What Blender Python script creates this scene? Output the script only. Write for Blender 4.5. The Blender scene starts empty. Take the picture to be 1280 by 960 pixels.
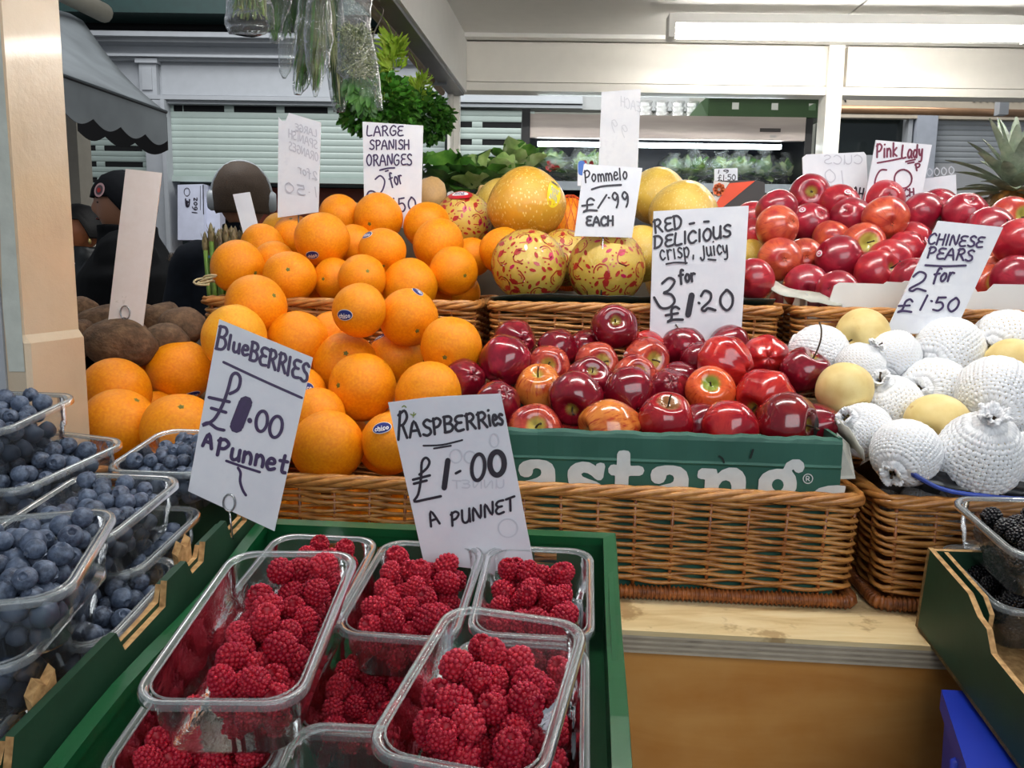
import bpy, bmesh, math, random
from mathutils import Vector, Matrix, Quaternion, noise
SC = bpy.context.scene
COL = SC.collection
PI = math.pi
# ---------------------------------------------------------------- camera, world, light, exposure
FPX, CAM_H = 1000.0, 1.45
PITCH, ROLL = math.radians(8.0), math.radians(0.8)
_f = Vector((0, math.cos(PITCH), -math.sin(PITCH)))
_u0 = Vector((0, math.sin(PITCH), math.cos(PITCH)))
_r0 = Vector((1, 0, 0))
CR = _r0*math.cos(ROLL) + _u0*math.sin(ROLL)
CU = _u0*math.cos(ROLL) - _r0*math.sin(ROLL)
CO = Vector((0, 0, CAM_H))
cam = bpy.data.cameras.new('camera')
cam.sensor_width = 36.0
cam.lens = FPX/1280*36.0
cam.clip_start = 0.02
co = bpy.data.objects.new('camera', cam)
COL.objects.link(co)
m4 = Matrix((CR, CU, -_f)).transposed().to_4x4()
m4.translation = CO
co.matrix_world = m4
SC.camera = co

W = bpy.data.worlds.new('hall_light')
SC.world = W
W.use_nodes = True
W.node_tree.nodes['Background'].inputs[0].default_value = (0.80, 0.88, 1.0, 1)
W.node_tree.nodes['Background'].inputs[1].default_value = 0.24

def area(name, loc, target, sx, sy, power, color=(1, 1, 1), spread=180):
    l = bpy.data.lights.new(name, 'AREA')
    l.shape = 'RECTANGLE'; l.size = sx; l.size_y = sy
    l.energy = power; l.color = color
    l.spread = math.radians(spread)
    o = bpy.data.objects.new(name, l)
    o.location = loc
    d = Vector(target)-Vector(loc)
    o.rotation_euler = d.to_track_quat('-Z', 'Y').to_euler()
    COL.objects.link(o)
    return o
# daylight falling from the market hall roof behind and left of the viewer
area('hall_daylight', (.7, -2.6, 2.9), (.1, 1.2, 1.0), 3.4, 1.8, 70, (0.93, 0.97, 1.0))
# daylight in the aisle across the stall, and beyond the far side
area('aisle_daylight', (-1.6, 3.4, 4.2), (-1.4, 5.6, 1.2), 2.0, 2.0, 85, (0.98, 0.99, 1.0))
area('far_aisle_daylight', (1.4, 4.4, 4.4), (1.2, 6.2, 1.6), 3.0, 1.2, 90, (1.0, 0.99, 0.96))
area('far_case_fill', (.9, 3.75, 3.3), (.8, 4.1, 1.8), 1.6, .3, 22, (1.0, .98, .95))  # added fill light to brighten the refrigerated case; no real hall lamp
SC.view_settings.view_transform = 'Standard'
SC.view_settings.look = 'None'
SC.view_settings.gamma = 1.0
SC.view_settings.use_curve_mapping = False
SC.view_settings.exposure = 0.0

# ---------------------------------------------------------------- geometry of the photograph
def ray(x, y):
    return _f + CR*((x-640)/FPX) + CU*((480-y)/FPX)
def at(x, y, Y):
    d = ray(x, y)
    return CO + d*(Y/d.y)
def onp(x, y, P, N):
    d = ray(x, y)
    return CO + d*((Vector(P)-CO).dot(N)/d.dot(N))
BT = math.radians(5)
E1 = Vector((math.cos(BT), -math.sin(BT), 0))
E2 = Vector((math.sin(BT), math.cos(BT), 0))
def B(u, v, z):                       # bench frame
    p = Vector((0, 1, 0)) + E1*u + E2*v
    return Vector((p.x, p.y, z))
KD = Vector((0.0869453, 0.98579475, 0.14369836))   # crate frame: away, across, up
KA = Vector((0.99613309, -0.08785713, 0.0))
KN = KA.cross(KD)
KC = Vector((0.11367, 0.859, 1.16175))             # rear right rim corner of the green crate
def K(u, v, w):
    return KC + KA*u + KD*v + KN*w
KM = Matrix((KA, KD, KN)).transposed()

# ---------------------------------------------------------------- materials
MATS = {}
def lin(c):
    return tuple(((x/12.92) if x <= 0.04045 else ((x+0.055)/1.055)**2.4) for x in c)
def rgb(h):
    return lin((int(h[0:2], 16)/255, int(h[2:4], 16)/255, int(h[4:6], 16)/255)) + (1,)
class NT:
    def __init__(s, name):
        m = bpy.data.materials.new(name); m.use_nodes = True
        s.m = m; s.t = m.node_tree; s.n = s.t.nodes; s.l = s.t.links
        s.b = s.n['Principled BSDF']; s.out = s.n['Material Output']
    def add(s, ty, **k):
        nd = s.n.new(ty)
        for a, v in k.items():
            if a.startswith('i_'):
                nd.inputs[a[2:].replace('_', ' ')].default_value = v
            else:
                setattr(nd, a, v)
        return nd
    def link(s, a, b): s.l.new(a, b)
    def coord(s, kind='Object', scale=(1, 1, 1), rnd=False):
        tc = s.add('ShaderNodeTexCoord')
        mp = s.add('ShaderNodeMapping')
        mp.inputs['Scale'].default_value = scale
        s.link(tc.outputs[kind], mp.inputs['Vector'])
        if rnd:
            oi = s.add('ShaderNodeObjectInfo')
            mu = s.add('ShaderNodeMath', operation='MULTIPLY'); mu.inputs[1].default_value = 37.0
            s.link(oi.outputs['Random'], mu.inputs[0])
            s.link(mu.outputs[0], mp.inputs['Location'])
        return mp.outputs[0]
    def noise(s, vec, scale=5, detail=3, rough=.5, dist=0):
        n = s.add('ShaderNodeTexNoise')
        n.inputs['Scale'].default_value = scale; n.inputs['Detail'].default_value = detail
        n.inputs['Roughness'].default_value = rough; n.inputs['Distortion'].default_value = dist
        s.link(vec, n.inputs['Vector'])
        return n.outputs['Fac']
    def ramp(s, fac, stops, interp='LINEAR'):
        r = s.add('ShaderNodeValToRGB')
        r.color_ramp.interpolation = interp
        el = r.color_ramp.elements
        while len(el) < len(stops): el.new(.5)
        for e, (p, c) in zip(el, stops):
            e.position = p; e.color = c if len(c) == 4 else tuple(c)+(1,)
        s.link(fac, r.inputs[0])
        return r.outputs[0]
    def mix(s, fac, a, b, mode='MIX'):
        m = s.add('ShaderNodeMix', data_type='RGBA', blend_type=mode)
        if isinstance(fac, (int, float)): m.inputs[0].default_value = fac
        else: s.link(fac, m.inputs[0])
        for i, v in ((6, a), (7, b)):
            if isinstance(v, tuple): m.inputs[i].default_value = v
            else: s.link(v, m.inputs[i])
        return m.outputs[2]
    def base(s, c):
        if isinstance(c, tuple): s.b.inputs['Base Color'].default_value = c
        else: s.link(c, s.b.inputs['Base Color'])
    def set(s, **k):
        for a, v in k.items():
            s.b.inputs[a.replace('_', ' ')].default_value = v
    def bump(s, h, strength=.3, dist=.002):
        b = s.add('ShaderNodeBump'); b.inputs['Strength'].default_value = strength
        b.inputs['Distance'].default_value = dist
        s.link(h, b.inputs['Height']); s.link(b.outputs[0], s.b.inputs['Normal'])
def simple(name, hexc, rough=.6, metallic=0, var=.06, nscale=20, coat=0, bump=0, spec=.5):
    if name in MATS: return MATS[name]
    t = NT(name)
    v = t.coord('Object')
    n = t.noise(v, nscale, 4)
    c = rgb(hexc)
    a = tuple(min(1, x*(1-var)) for x in c[:3])+(1,); b = tuple(min(1, x*(1+var)) for x in c[:3])+(1,)
    t.base(t.ramp(n, [(.3, a), (.7, b)]))
    t.set(Roughness=rough, Metallic=metallic, Coat_Weight=coat)
    t.b.inputs['Specular IOR Level'].default_value = spec
    if bump: t.bump(n, bump)
    MATS[name] = t.m
    return t.m
def emis(name, color, strength):
    t = NT(name)
    t.base((*color, 1)); t.b.inputs['Emission Color'].default_value = (*color, 1)
    t.set(Emission_Strength=strength)
    MATS[name] = t.m
    return t.m
def film(name, tint=(.93, .96, .97), gloss=.10, rough=.05, milky=0.0, crumple=0, fres=1.25, cscale=60):
    """thin clear plastic: see-through sheet with a glossy skin"""
    t = NT(name)
    t.n.remove(t.b)
    tr = t.add('ShaderNodeBsdfTransparent'); tr.inputs[0].default_value = (*tint, 1)
    gl = t.add('ShaderNodeBsdfGlossy'); gl.inputs['Roughness'].default_value = rough
    gl.inputs['Color'].default_value = (1, 1, 1, 1)
    df = t.add('ShaderNodeBsdfDiffuse'); df.inputs[0].default_value = (.8, .84, .86, 1)
    lw = t.add('ShaderNodeFresnel'); lw.inputs[0].default_value = fres
    ad = t.add('ShaderNodeMath', operation='ADD', use_clamp=True); ad.inputs[1].default_value = gloss
    t.link(lw.outputs[0], ad.inputs[0])
    m1 = t.add('ShaderNodeMixShader'); m1.inputs[0].default_value = milky
    t.link(tr.outputs[0], m1.inputs[1]); t.link(df.outputs[0], m1.inputs[2])
    m2 = t.add('ShaderNodeMixShader')
    t.link(ad.outputs[0], m2.inputs[0]); t.link(m1.outputs[0], m2.inputs[1]); t.link(gl.outputs[0], m2.inputs[2])
    t.link(m2.outputs[0], t.out.inputs[0])
    if crumple:
        v = t.coord('Object')
        n = t.noise(v, cscale, 4, .6, 1.5)
        b = t.add('ShaderNodeBump'); b.inputs['Strength'].default_value = crumple; b.inputs['Distance'].default_value = .01
        t.link(n, b.inputs['Height']); t.link(b.outputs[0], gl.inputs['Normal']); t.link(b.outputs[0], lw.inputs['Normal'])
    MATS[name] = t.m
    return t.m

# ---------------------------------------------------------------- mesh helpers
class MB:
    def __init__(s): s.v = []; s.f = []; s.mi = []; s.sm = []
    def q(s, vs, fs, smooth=False, mi=0):
        o = len(s.v)
        s.v += [tuple(v) for v in vs]
        for f in fs:
            s.f.append(tuple(i+o for i in f)); s.sm.append(smooth); s.mi.append(mi)
        return s
    def box(s, x0, x1, y0, y1, z0, z1, T=None, mi=0):
        vs = [Vector((x, y, z)) for z in (z0, z1) for y in (y0, y1) for x in (x0, x1)]
        if T: vs = [T(v) for v in vs]
        return s.q(vs, [(0, 2, 3, 1), (4, 5, 7, 6), (0, 1, 5, 4), (2, 6, 7, 3), (0, 4, 6, 2), (1, 3, 7, 5)], False, mi)
    def hexa(s, a, b, mi=0):
        """a, b: two rings of equal length joined, both capped"""
        n = len(a)
        fs = [tuple(range(n))[::-1], tuple(range(n, 2*n))]
        fs += [(i, (i+1) % n, n+(i+1) % n, n+i) for i in range(n)]
        return s.q(list(a)+list(b), fs, False, mi)
    def slab(s, quad, th, mi=0):
        quad = [Vector(p) for p in quad]
        n = (quad[1]-quad[0]).cross(quad[2]-quad[0]).normalized()*th
        return s.hexa(quad, [p+n for p in quad], mi)
    def rings(s, rs, cap0=True, cap1=True, closed=False, smooth=True, mi=0):
        n = len(rs[0]); vs = [p for r in rs for p in r]; fs = []
        m = len(rs)
        for j in range(m if closed else m-1):
            a = j*n; b = ((j+1) % m)*n
            for i in range(n):
                k = (i+1) % n
                fs.append((a+i, a+k, b+k, b+i))
        if not closed:
            if cap0: fs.append(tuple(range(n))[::-1])
            if cap1: fs.append(tuple(range((m-1)*n, m*n)))
        return s.q(vs, fs, smooth, mi)
    def tube(s, pts, r, n=6, closed=False, cap=True, mi=0, smooth=True):
        pts = [Vector(p) for p in pts]; m = len(pts)
        rr = r if isinstance(r, (list, tuple)) else [r]*m
        up = None; rs = []
        for i, p in enumerate(pts):
            if closed: t = pts[(i+1) % m]-pts[i-1]
            else: t = pts[min(i+1, m-1)]-pts[max(i-1, 0)]
            if t.length < 1e-9: t = Vector((0, 0, 1))
            t.normalize()
            if up is None:
                up = t.orthogonal().normalized() if abs(t.z) > .9 else (Vector((0, 0, 1))-t*t.z).normalized()
            else:
                up = up-t*up.dot(t)
                up = up.normalized() if up.length > 1e-6 else t.orthogonal().normalized()
            sd = t.cross(up)
            rs.append([p+(up*math.cos(a)+sd*math.sin(a))*rr[i] for a in (2*PI*k/n for k in range(n))])
        return s.rings(rs, cap, cap, closed, smooth, mi)
    def lathe(s, prof, n=24, T=None, wob=None, mi=0):
        """prof: list of (r, z); r==0 at the ends closes the shape"""
        vs = []; fs = []; idx = []
        for (r, z) in prof:
            if r < 1e-9:
                idx.append([len(vs)]); vs.append(Vector((0, 0, z)))
            else:
                row = []
                for k in range(n):
                    a = 2*PI*k/n
                    p = Vector((r*math.cos(a), r*math.sin(a), z))
                    if wob: p = wob(p, a, r, z)
                    row.append(len(vs)); vs.append(p)
                idx.append(row)
        for A, Bb in zip(idx[:-1], idx[1:]):
            for k in range(n):
                k2 = (k+1) % n
                if len(A) == 1: fs.append((A[0], Bb[k2], Bb[k]))
                elif len(Bb) == 1: fs.append((A[k], A[k2], Bb[0]))
                else: fs.append((A[k], A[k2], Bb[k2], Bb[k]))
        if T: vs = [T(v) for v in vs]
        return s.q(vs, [f[::-1] for f in fs] if prof[0][1] > prof[-1][1] else fs, True, mi)
    def mesh(s, name, mats):
        me = bpy.data.meshes.new(name)
        me.from_pydata([tuple(v) for v in s.v], [], s.f)
        for m in (mats if isinstance(mats, (list, tuple)) else [mats]): me.materials.append(m)
        me.polygons.foreach_set('use_smooth', s.sm)
        me.polygons.foreach_set('material_index', s.mi)
        me.update()
        return me
    def obj(s, name, mats, parent=None, **k):
        return link(name, s.mesh(name, mats), parent, **k)
def link(name, me, parent=None, loc=None, rot=None, mat4=None, **k):
    o = bpy.data.objects.new(name, me)
    COL.objects.link(o)
    if parent: o.parent = parent
    if mat4 is not None: o.matrix_basis = mat4
    if loc is not None: o.location = loc
    if rot is not None: o.rotation_euler = rot
    for a, v in k.items(): o[a] = v
    return o
def thing(name, label, cat, loc=(0, 0, 0), group=None, mat4=None):
    o = bpy.data.objects.new(name, None)
    COL.objects.link(o)
    o.empty_display_size = .02
    if mat4 is not None: o.matrix_basis = mat4
    else: o.location = loc
    o['label'] = label; o['category'] = cat
    if group: o['group'] = group
    return o
def tag(o, label, cat, group=None, kind=None):
    o['label'] = label; o['category'] = cat
    if group: o['group'] = group
    if kind: o['kind'] = kind
    return o
def struct(o): o['kind'] = 'structure'; return o
def recenter(o, c):
    """move a mesh object's origin to c without moving its surface"""
    c = Vector(c)
    o.data.transform(Matrix.Translation(-c)); o.location = c
    return o
def smoothpath(pts, k=5):
    pts = [Vector(p) for p in pts]
    if len(pts) < 3: return pts
    out = []
    for i in range(len(pts)-1):
        p0 = pts[max(i-1, 0)]; p1 = pts[i]; p2 = pts[i+1]; p3 = pts[min(i+2, len(pts)-1)]
        for j in range(k):
            t = j/k
            out.append(0.5*((2*p1)+(p2-p0)*t+(2*p0-5*p1+4*p2-p3)*t*t+(3*p1-p0-3*p2+p3)*t**3))
    out.append(pts[-1])
    return out
def clip_ribbon(mb, pts, w, mi=0, cap=True, offset=Vector((0, 0, 0))):
    """flat stroke with round ends along 2-D points (z kept)"""
    pts = [Vector(p) for p in pts]
    L = []; R = []
    n = len(pts)
    for i, p in enumerate(pts):
        t = pts[min(i+1, n-1)]-pts[max(i-1, 0)]
        if t.length < 1e-9: t = Vector((1, 0, 0))
        t.normalize(); sd = Vector((-t.y, t.x, 0))*(w/2)
        L.append(p+sd); R.append(p-sd)
    vs = L+R
    fs = [(i, n+i, n+i+1, i+1) for i in range(n-1)]
    mb.q(vs, fs, False, mi)
    if cap:
        for c in (pts[0]+Vector((0, 0, 2e-5)), pts[-1]+Vector((0, 0, 2e-5))):
            mb.q([c+Vector((math.cos(a), math.sin(a), 0))*(w/2) for a in (2*PI*k/8 for k in range(8))], [tuple(range(8))], False, mi)
# ---------------------------------------------------------------- hand lettering (marker strokes)
G = {
'A': (.8, [[(0, 0), (.38, 1), (.75, 0)], [(.12, .38), (.66, .38)]]),
'B': (.7, [[(.08, 0), (.1, 1)], [(.05, .98), (.45, .98), (.6, .78), (.42, .56), (.12, .54)], [(.12, .54), (.5, .5), (.66, .26), (.48, .03), (.06, .0)]]),
'C': (.65, [[(.62, .82), (.4, 1), (.1, .75), (.03, .4), (.18, .05), (.42, 0), (.64, .15)]]),
'D': (.72, [[(.08, 0), (.1, 1)], [(.02, .97), (.4, .95), (.66, .6), (.55, .2), (.3, .02), (.04, .0)]]),
'E': (.65, [[(.62, .95), (.25, .95), (.08, .75), (.25, .55), (.5, .53)], [(.25, .55), (.04, .3), (.2, .02), (.62, .06)]]),
'G': (.75, [[(.66, .85), (.4, 1), (.1, .7), (.05, .3), (.3, 0), (.62, .15), (.64, .45), (.38, .45)]]),
'H': (.7, [[(.06, 1), (.04, 0)], [(.6, 1), (.6, 0)], [(.04, .5), (.62, .52)]]),
'I': (.25, [[(.1, 1), (.1, 0)]]),
'i': (.25, [[(.1, .65), (.1, 0)], [(.1, .95), (.13, .97)]]),
'K': (.65, [[(.08, 1), (.06, 0)], [(.58, .9), (.1, .45), (.6, .02)]]),
'L': (.62, [[(.12, 1), (.06, .05), (.58, .03)]]),
'M': (.9, [[(.04, 0), (.12, 1), (.42, .3), (.72, 1), (.82, 0)]]),
'N': (.75, [[(.05, 0), (.1, .95), (.58, .05), (.66, 1)]]),
'O': (.7, [[(.35, 1), (.1, .75), (.05, .35), (.28, 0), (.55, .15), (.64, .6), (.5, .92), (.3, .98)]]),
'P': (.65, [[(.1, 0), (.1, 1)], [(.02, .85), (.35, 1), (.6, .78), (.42, .48), (.12, .42)]]),
'R': (.72, [[(.08, 0), (.1, 1)], [(.0, .88), (.38, 1), (.58, .75), (.38, .52), (.12, .5)], [(.3, .5), (.66, .0)]]),
'S': (.62, [[(.58, .88), (.35, 1), (.1, .8), (.25, .56), (.5, .42), (.56, .15), (.3, 0), (.02, .1)]]),
'T': (.65, [[(0, .93), (.64, 1)], [(.32, .96), (.3, 0)]]),
'U': (.7, [[(.05, 1), (.06, .25), (.28, 0), (.54, .2), (.6, 1)], [(.6, .6), (.62, 0)]]),
'V': (.7, [[(.02, 1), (.32, 0), (.64, 1)]]),
'Y': (.65, [[(.03, 1), (.3, .5)], [(.62, 1), (.15, 0)]]),
'a': (.62, [[(.5, .55), (.25, .68), (.05, .3), (.22, 0), (.48, .25), (.52, .6), (.5, .15), (.6, .0)]]),
'c': (.5, [[(.44, .52), (.25, .66), (.05, .33), (.22, .0), (.46, .12)]]),
'd': (.6, [[(.45, .5), (.2, .62), (.05, .25), (.25, 0), (.48, .3)], [(.52, 1), (.48, 0)]]),
'e': (.55, [[(.06, .35), (.42, .4), (.4, .62), (.18, .65), (.04, .3), (.2, 0), (.5, .12)]]),
'f': (.45, [[(.5, .95), (.3, 1), (.2, .6), (.18, -.15)], [(.02, .55), (.45, .6)]]),
'g': (.6, [[(.5, .55), (.2, .65), (.05, .3), (.25, .05), (.5, .3), (.52, .6), (.48, -.3), (.1, -.35)]]),
'h': (.55, [[(.06, 1), (.06, 0)], [(.06, .4), (.28, .65), (.46, .45), (.46, 0)]]),
'k': (.5, [[(.06, 1), (.06, 0)], [(.42, .62), (.1, .28), (.46, .0)]]),
'l': (.25, [[(.12, 1), (.1, 0)]]),
'm': (.8, [[(.05, .62), (.06, 0)], [(.06, .45), (.22, .64), (.36, .4), (.36, 0)], [(.36, .42), (.55, .64), (.7, .4), (.72, 0)]]),
'n': (.55, [[(.05, .62), (.06, 0)], [(.06, .42), (.26, .64), (.44, .42), (.46, 0)]]),
'o': (.55, [[(.25, .65), (.05, .35), (.22, 0), (.46, .25), (.42, .58), (.22, .64)]]),
'p': (.55, [[(.06, .65), (.03, -.4)], [(.04, .5), (.3, .68), (.46, .38), (.26, .02), (.05, .12)]]),
'r': (.45, [[(.05, .65), (.07, 0)], [(.07, .4), (.22, .64), (.42, .6)]]),
's': (.48, [[(.42, .58), (.22, .66), (.08, .48), (.38, .22), (.25, 0), (.02, .06)]]),
't': (.45, [[(.22, 1), (.2, .1), (.4, .02)], [(.0, .65), (.42, .68)]]),
'u': (.58, [[(.05, .62), (.06, .15), (.22, 0), (.44, .2), (.46, .64)], [(.46, .3), (.5, 0)]]),
'y': (.55, [[(.05, .62), (.1, .25), (.3, .15), (.46, .62)], [(.46, .62), (.4, -.25), (.1, -.35)]]),
'J': (.5, [[(.42, .7), (.38, -.1), (.15, -.3), (.0, -.1)]]),
'0': (.66, [[(.33, 1), (.08, .7), (.06, .3), (.3, 0), (.54, .25), (.58, .7), (.38, 1), (.3, 1)]]),
'1': (.3, [[(.16, 1), (.08, 0)]]),
'2': (.7, [[(.08, .75), (.25, 1), (.5, .85), (.45, .5), (.08, .12), (.2, .0), (.35, .12), (.66, .0)]]),
'3': (.62, [[(.05, .85), (.3, 1), (.5, .8), (.22, .55), (.5, .35), (.4, .05), (.15, 0), (.0, .15)]]),
'5': (.62, [[(.15, 1), (.1, .6)], [(.1, .6), (.4, .62), (.54, .3), (.35, .02), (.04, .08)], [(.15, .98), (.55, 1)]]),
'6': (.62, [[(.5, .98), (.2, .75), (.06, .35), (.22, 0), (.5, .2), (.4, .48), (.12, .38)]]),
'9': (.62, [[(.5, .8), (.28, 1), (.08, .75), (.28, .5), (.5, .75), (.46, .3), (.3, 0)]]),
'£': (.75, [[(.62, .82), (.48, 1), (.32, .8), (.28, .2), (.1, .0), (.35, .1), (.7, .02)], [(.08, .48), (.55, .52)]]),
'z': (.5, [[(.05, .62), (.42, .62), (.04, .02), (.46, .02)]]),
'.': (.2, [[(.06, .4), (.1, .42)]]),
',': (.2, [[(.1, .06), (.04, -.18)]]),
' ': (.4, []),
}
def write(text, p0, p1, h, adv=1.0, slant=0.0, up=None, jit=.03, seed=1):
    """returns strokes in the pixel frame of p0, p1 (y down), baseline p0->p1, cap height h"""
    rnd = random.Random(seed)
    tot = sum(G[c][0] for c in text)+.12*(len(text)-1)
    d = Vector((p1[0]-p0[0], p1[1]-p0[1])); L = d.length; dn = d/L
    upv = Vector(up).normalized() if up else Vector((dn.y, -dn.x))
    sx = L/tot; x = 0; out = []
    for c in text:
        w, st = G[c]
        jx, jy = rnd.uniform(-jit, jit), rnd.uniform(-jit, jit)
        for s in st:
            pl = []
            for (a, b) in s:
                b += jy; a += jx
                q = Vector(p0)+dn*((x+a)*sx+slant*b*h)+upv*(b*h)
                pl.append((q.x, q.y))
            out.append(pl)
        x += w+.12
    return out
# ---------------------------------------------------------------- fruit: place, radius, kind, stem side, sticker side, label
REAR_ORANGES = [
 ([-0.5016, 1.4703, 1.4509], 0.049, 0, (0.85, 0.3), None, 'smooth orange at the left end of the rear heap beside the asparagus'),
 ([-0.497, 1.6025, 1.4936], 0.043, 0, None, None, 'half-hidden orange above the leftmost orange of the rear heap'),
 ([-0.4562, 1.5418, 1.4621], 0.04, 0, None, None, 'small orange wedged between the two front oranges at the left of the rear heap'),
 ([-0.4978, 1.7402, 1.5249], 0.0446, 1, None, None, 'lumpy yellowish orange below the blank-backed tall white card'),
 ([-0.4017, 1.4472, 1.4337], 0.0473, 0, (0.2, -0.2), None, 'orange resting on the wicker rim, second along the front of the rear heap'),
 ([-0.4513, 1.6692, 1.5158], 0.0443, 0, (0.0, -0.75), None, 'orange peeping out left of the big orange with the low blue sticker'),
 ([-0.3614, 1.5314, 1.5047], 0.052, 0, None, (-0.2, 0.68), 'big orange with blue oval sticker low on its face, upper left of rear heap'),
 ([-0.3627, 1.6962, 1.5576], 0.0462, 0, None, None, 'orange at the back top of the rear heap, left of the ribbed one'),
 ([-0.2771, 1.662, 1.555], 0.0499, 2, (-0.25, 0.45), None, 'ribbed orange with star-shaped navel in front of the large Spanish oranges card'),
 ([-0.2451, 1.511, 1.4833], 0.0445, 0, (0.15, 0.75), (-0.55, -0.6), 'orange with blue sticker at upper left, below the ribbed orange'),
 ([-0.3164, 1.6091, 1.4963], 0.042, 0, None, None, 'shaded orange deep between the two stickered oranges of the rear heap'),
 ([-0.1785, 1.6701, 1.54], 0.0489, 0, None, None, 'orange right of the large Spanish oranges card, at back of heap'),
 ([-0.1478, 1.5882, 1.5006], 0.0511, 0, None, None, 'plain smooth orange in front of the one right of the Spanish oranges card'),
 ([-0.1127, 1.5184, 1.449], 0.0465, 0, (0.55, 0.3), None, 'orange at the right front corner of the left rear basket'),
 ([-0.0849, 1.6453, 1.4782], 0.0406, 0, None, None, 'shaded orange behind the right front corner orange of the rear heap'),
 ([-0.2681, 1.4318, 1.4348], 0.0423, 0, (0.4, -0.2), None, 'orange in the middle front of the rear heap with tiny dark specks'),
 ([-0.3315, 1.493, 1.4311], 0.04, 0, (-0.35, 0.1), None, 'small orange with brown stem scar behind the middle front orange'),
 ([-0.3788, 1.5526, 1.4206], 0.04, 0, None, None, 'dim orange deep in the gap at the front of the rear heap'),
 ([-0.1897, 1.4731, 1.4206], 0.0512, 0, None, None, 'broad smooth orange on the basket rim right of the middle front orange'),
]
FRONT_ORANGES = [
 ([-0.4264, 1.3314, 1.3884], 0.051, 0, (0.8, -0.3), None, 'highest orange of the front heap, under the rear wicker basket at left'),
 ([-0.4342, 1.2456, 1.3422], 0.0508, 1, (0.95, 0.35), None, 'yellowish orange behind the top edge of the blueberries card'),
 ([-0.2405, 1.2542, 1.3866], 0.0428, 0, None, (-0.35, 0.25), 'orange showing a tall blue oval sticker, middle top of the front heap'),
 ([-0.1692, 1.3023, 1.3737], 0.0479, 0, (0.4, 0.55), (0.35, -0.85), 'orange with blue sticker on its crown and green stem, right top of front heap'),
 ([-0.3083, 1.3629, 1.3381], 0.0414, 0, None, None, 'shaded orange behind the tall-sticker orange'),
 ([-0.3544, 1.3199, 1.3305], 0.0514, 0, None, None, 'plain orange right above the corner of the blueberries card'),
 ([-0.4113, 1.3736, 1.3316], 0.0397, 0, None, None, 'small piece of orange showing between two oranges above the blueberries card'),
 ([-0.2736, 1.3044, 1.2949], 0.0529, 0, (0.2, -0.35), None, 'orange with a green star stem on top, centre of the front heap'),
 ([-0.1973, 1.3489, 1.3029], 0.0459, 0, (-0.05, 0.75), (-0.6, -0.75), 'orange with blue sticker at upper left edge, centre right of front heap'),
 ([-0.0958, 1.2453, 1.3319], 0.0482, 0, (-0.15, 0.4), None, 'broad orange beside the red apples, right end of the front heap'),
 ([-0.2308, 1.2218, 1.2705], 0.053, 0, (-0.6, -0.05), None, 'biggest orange, in the very middle of the front heap'),
 ([-0.1218, 1.1595, 1.2702], 0.0488, 0, (0.3, 0.25), None, 'orange with green stem just above the raspberries card'),
 ([-0.2886, 1.162, 1.2327], 0.0444, 0, None, None, 'orange half behind the right edge of the blueberries card'),
 ([-0.3329, 1.2282, 1.2589], 0.0431, 0, None, (0.5, -0.2), 'orange mostly behind the blueberries card with a sliver of blue sticker'),
 ([-0.2532, 1.0828, 1.2075], 0.0504, 0, None, None, 'large orange at the front rim right of the blueberries card'),
 ([-0.1637, 1.0766, 1.2167], 0.0417, 0, None, (-0.2, -0.5), 'stickered orange at the front rim behind the left edge of the raspberries card'),
 ([-0.6559, 1.3666, 1.2781], 0.053, 0, None, (0.15, -0.25), 'orange with a tilted blue sticker, at back of the left front group'),
 ([-0.6083, 1.2146, 1.2586], 0.053, 2, (-0.5, 0.5), None, 'creased orange with a green stem against the cream pillar'),
 ([-0.559, 1.3353, 1.2765], 0.053, 0, None, (0.55, 0.75), 'tall orange left of the blueberries card with sticker at its lower right'),
 ([-0.5638, 1.1297, 1.2244], 0.053, 0, (0.65, -0.75), None, 'orange behind the blueberry tubs next to the cream pillar'),
 ([-0.4657, 1.1035, 1.2228], 0.0528, 0, (0.3, -0.7), None, 'orange behind the blueberry tubs left of the blueberries card'),
 ([-0.5784, 1.2809, 1.2129], 0.0365, 0, None, None, 'dark little patch of orange between four oranges of the left front group'),
 ([-0.4018, 1.1799, 1.2048], 0.0526, 0, None, None, 'orange standing right behind the blueberries card'),
]
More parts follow.
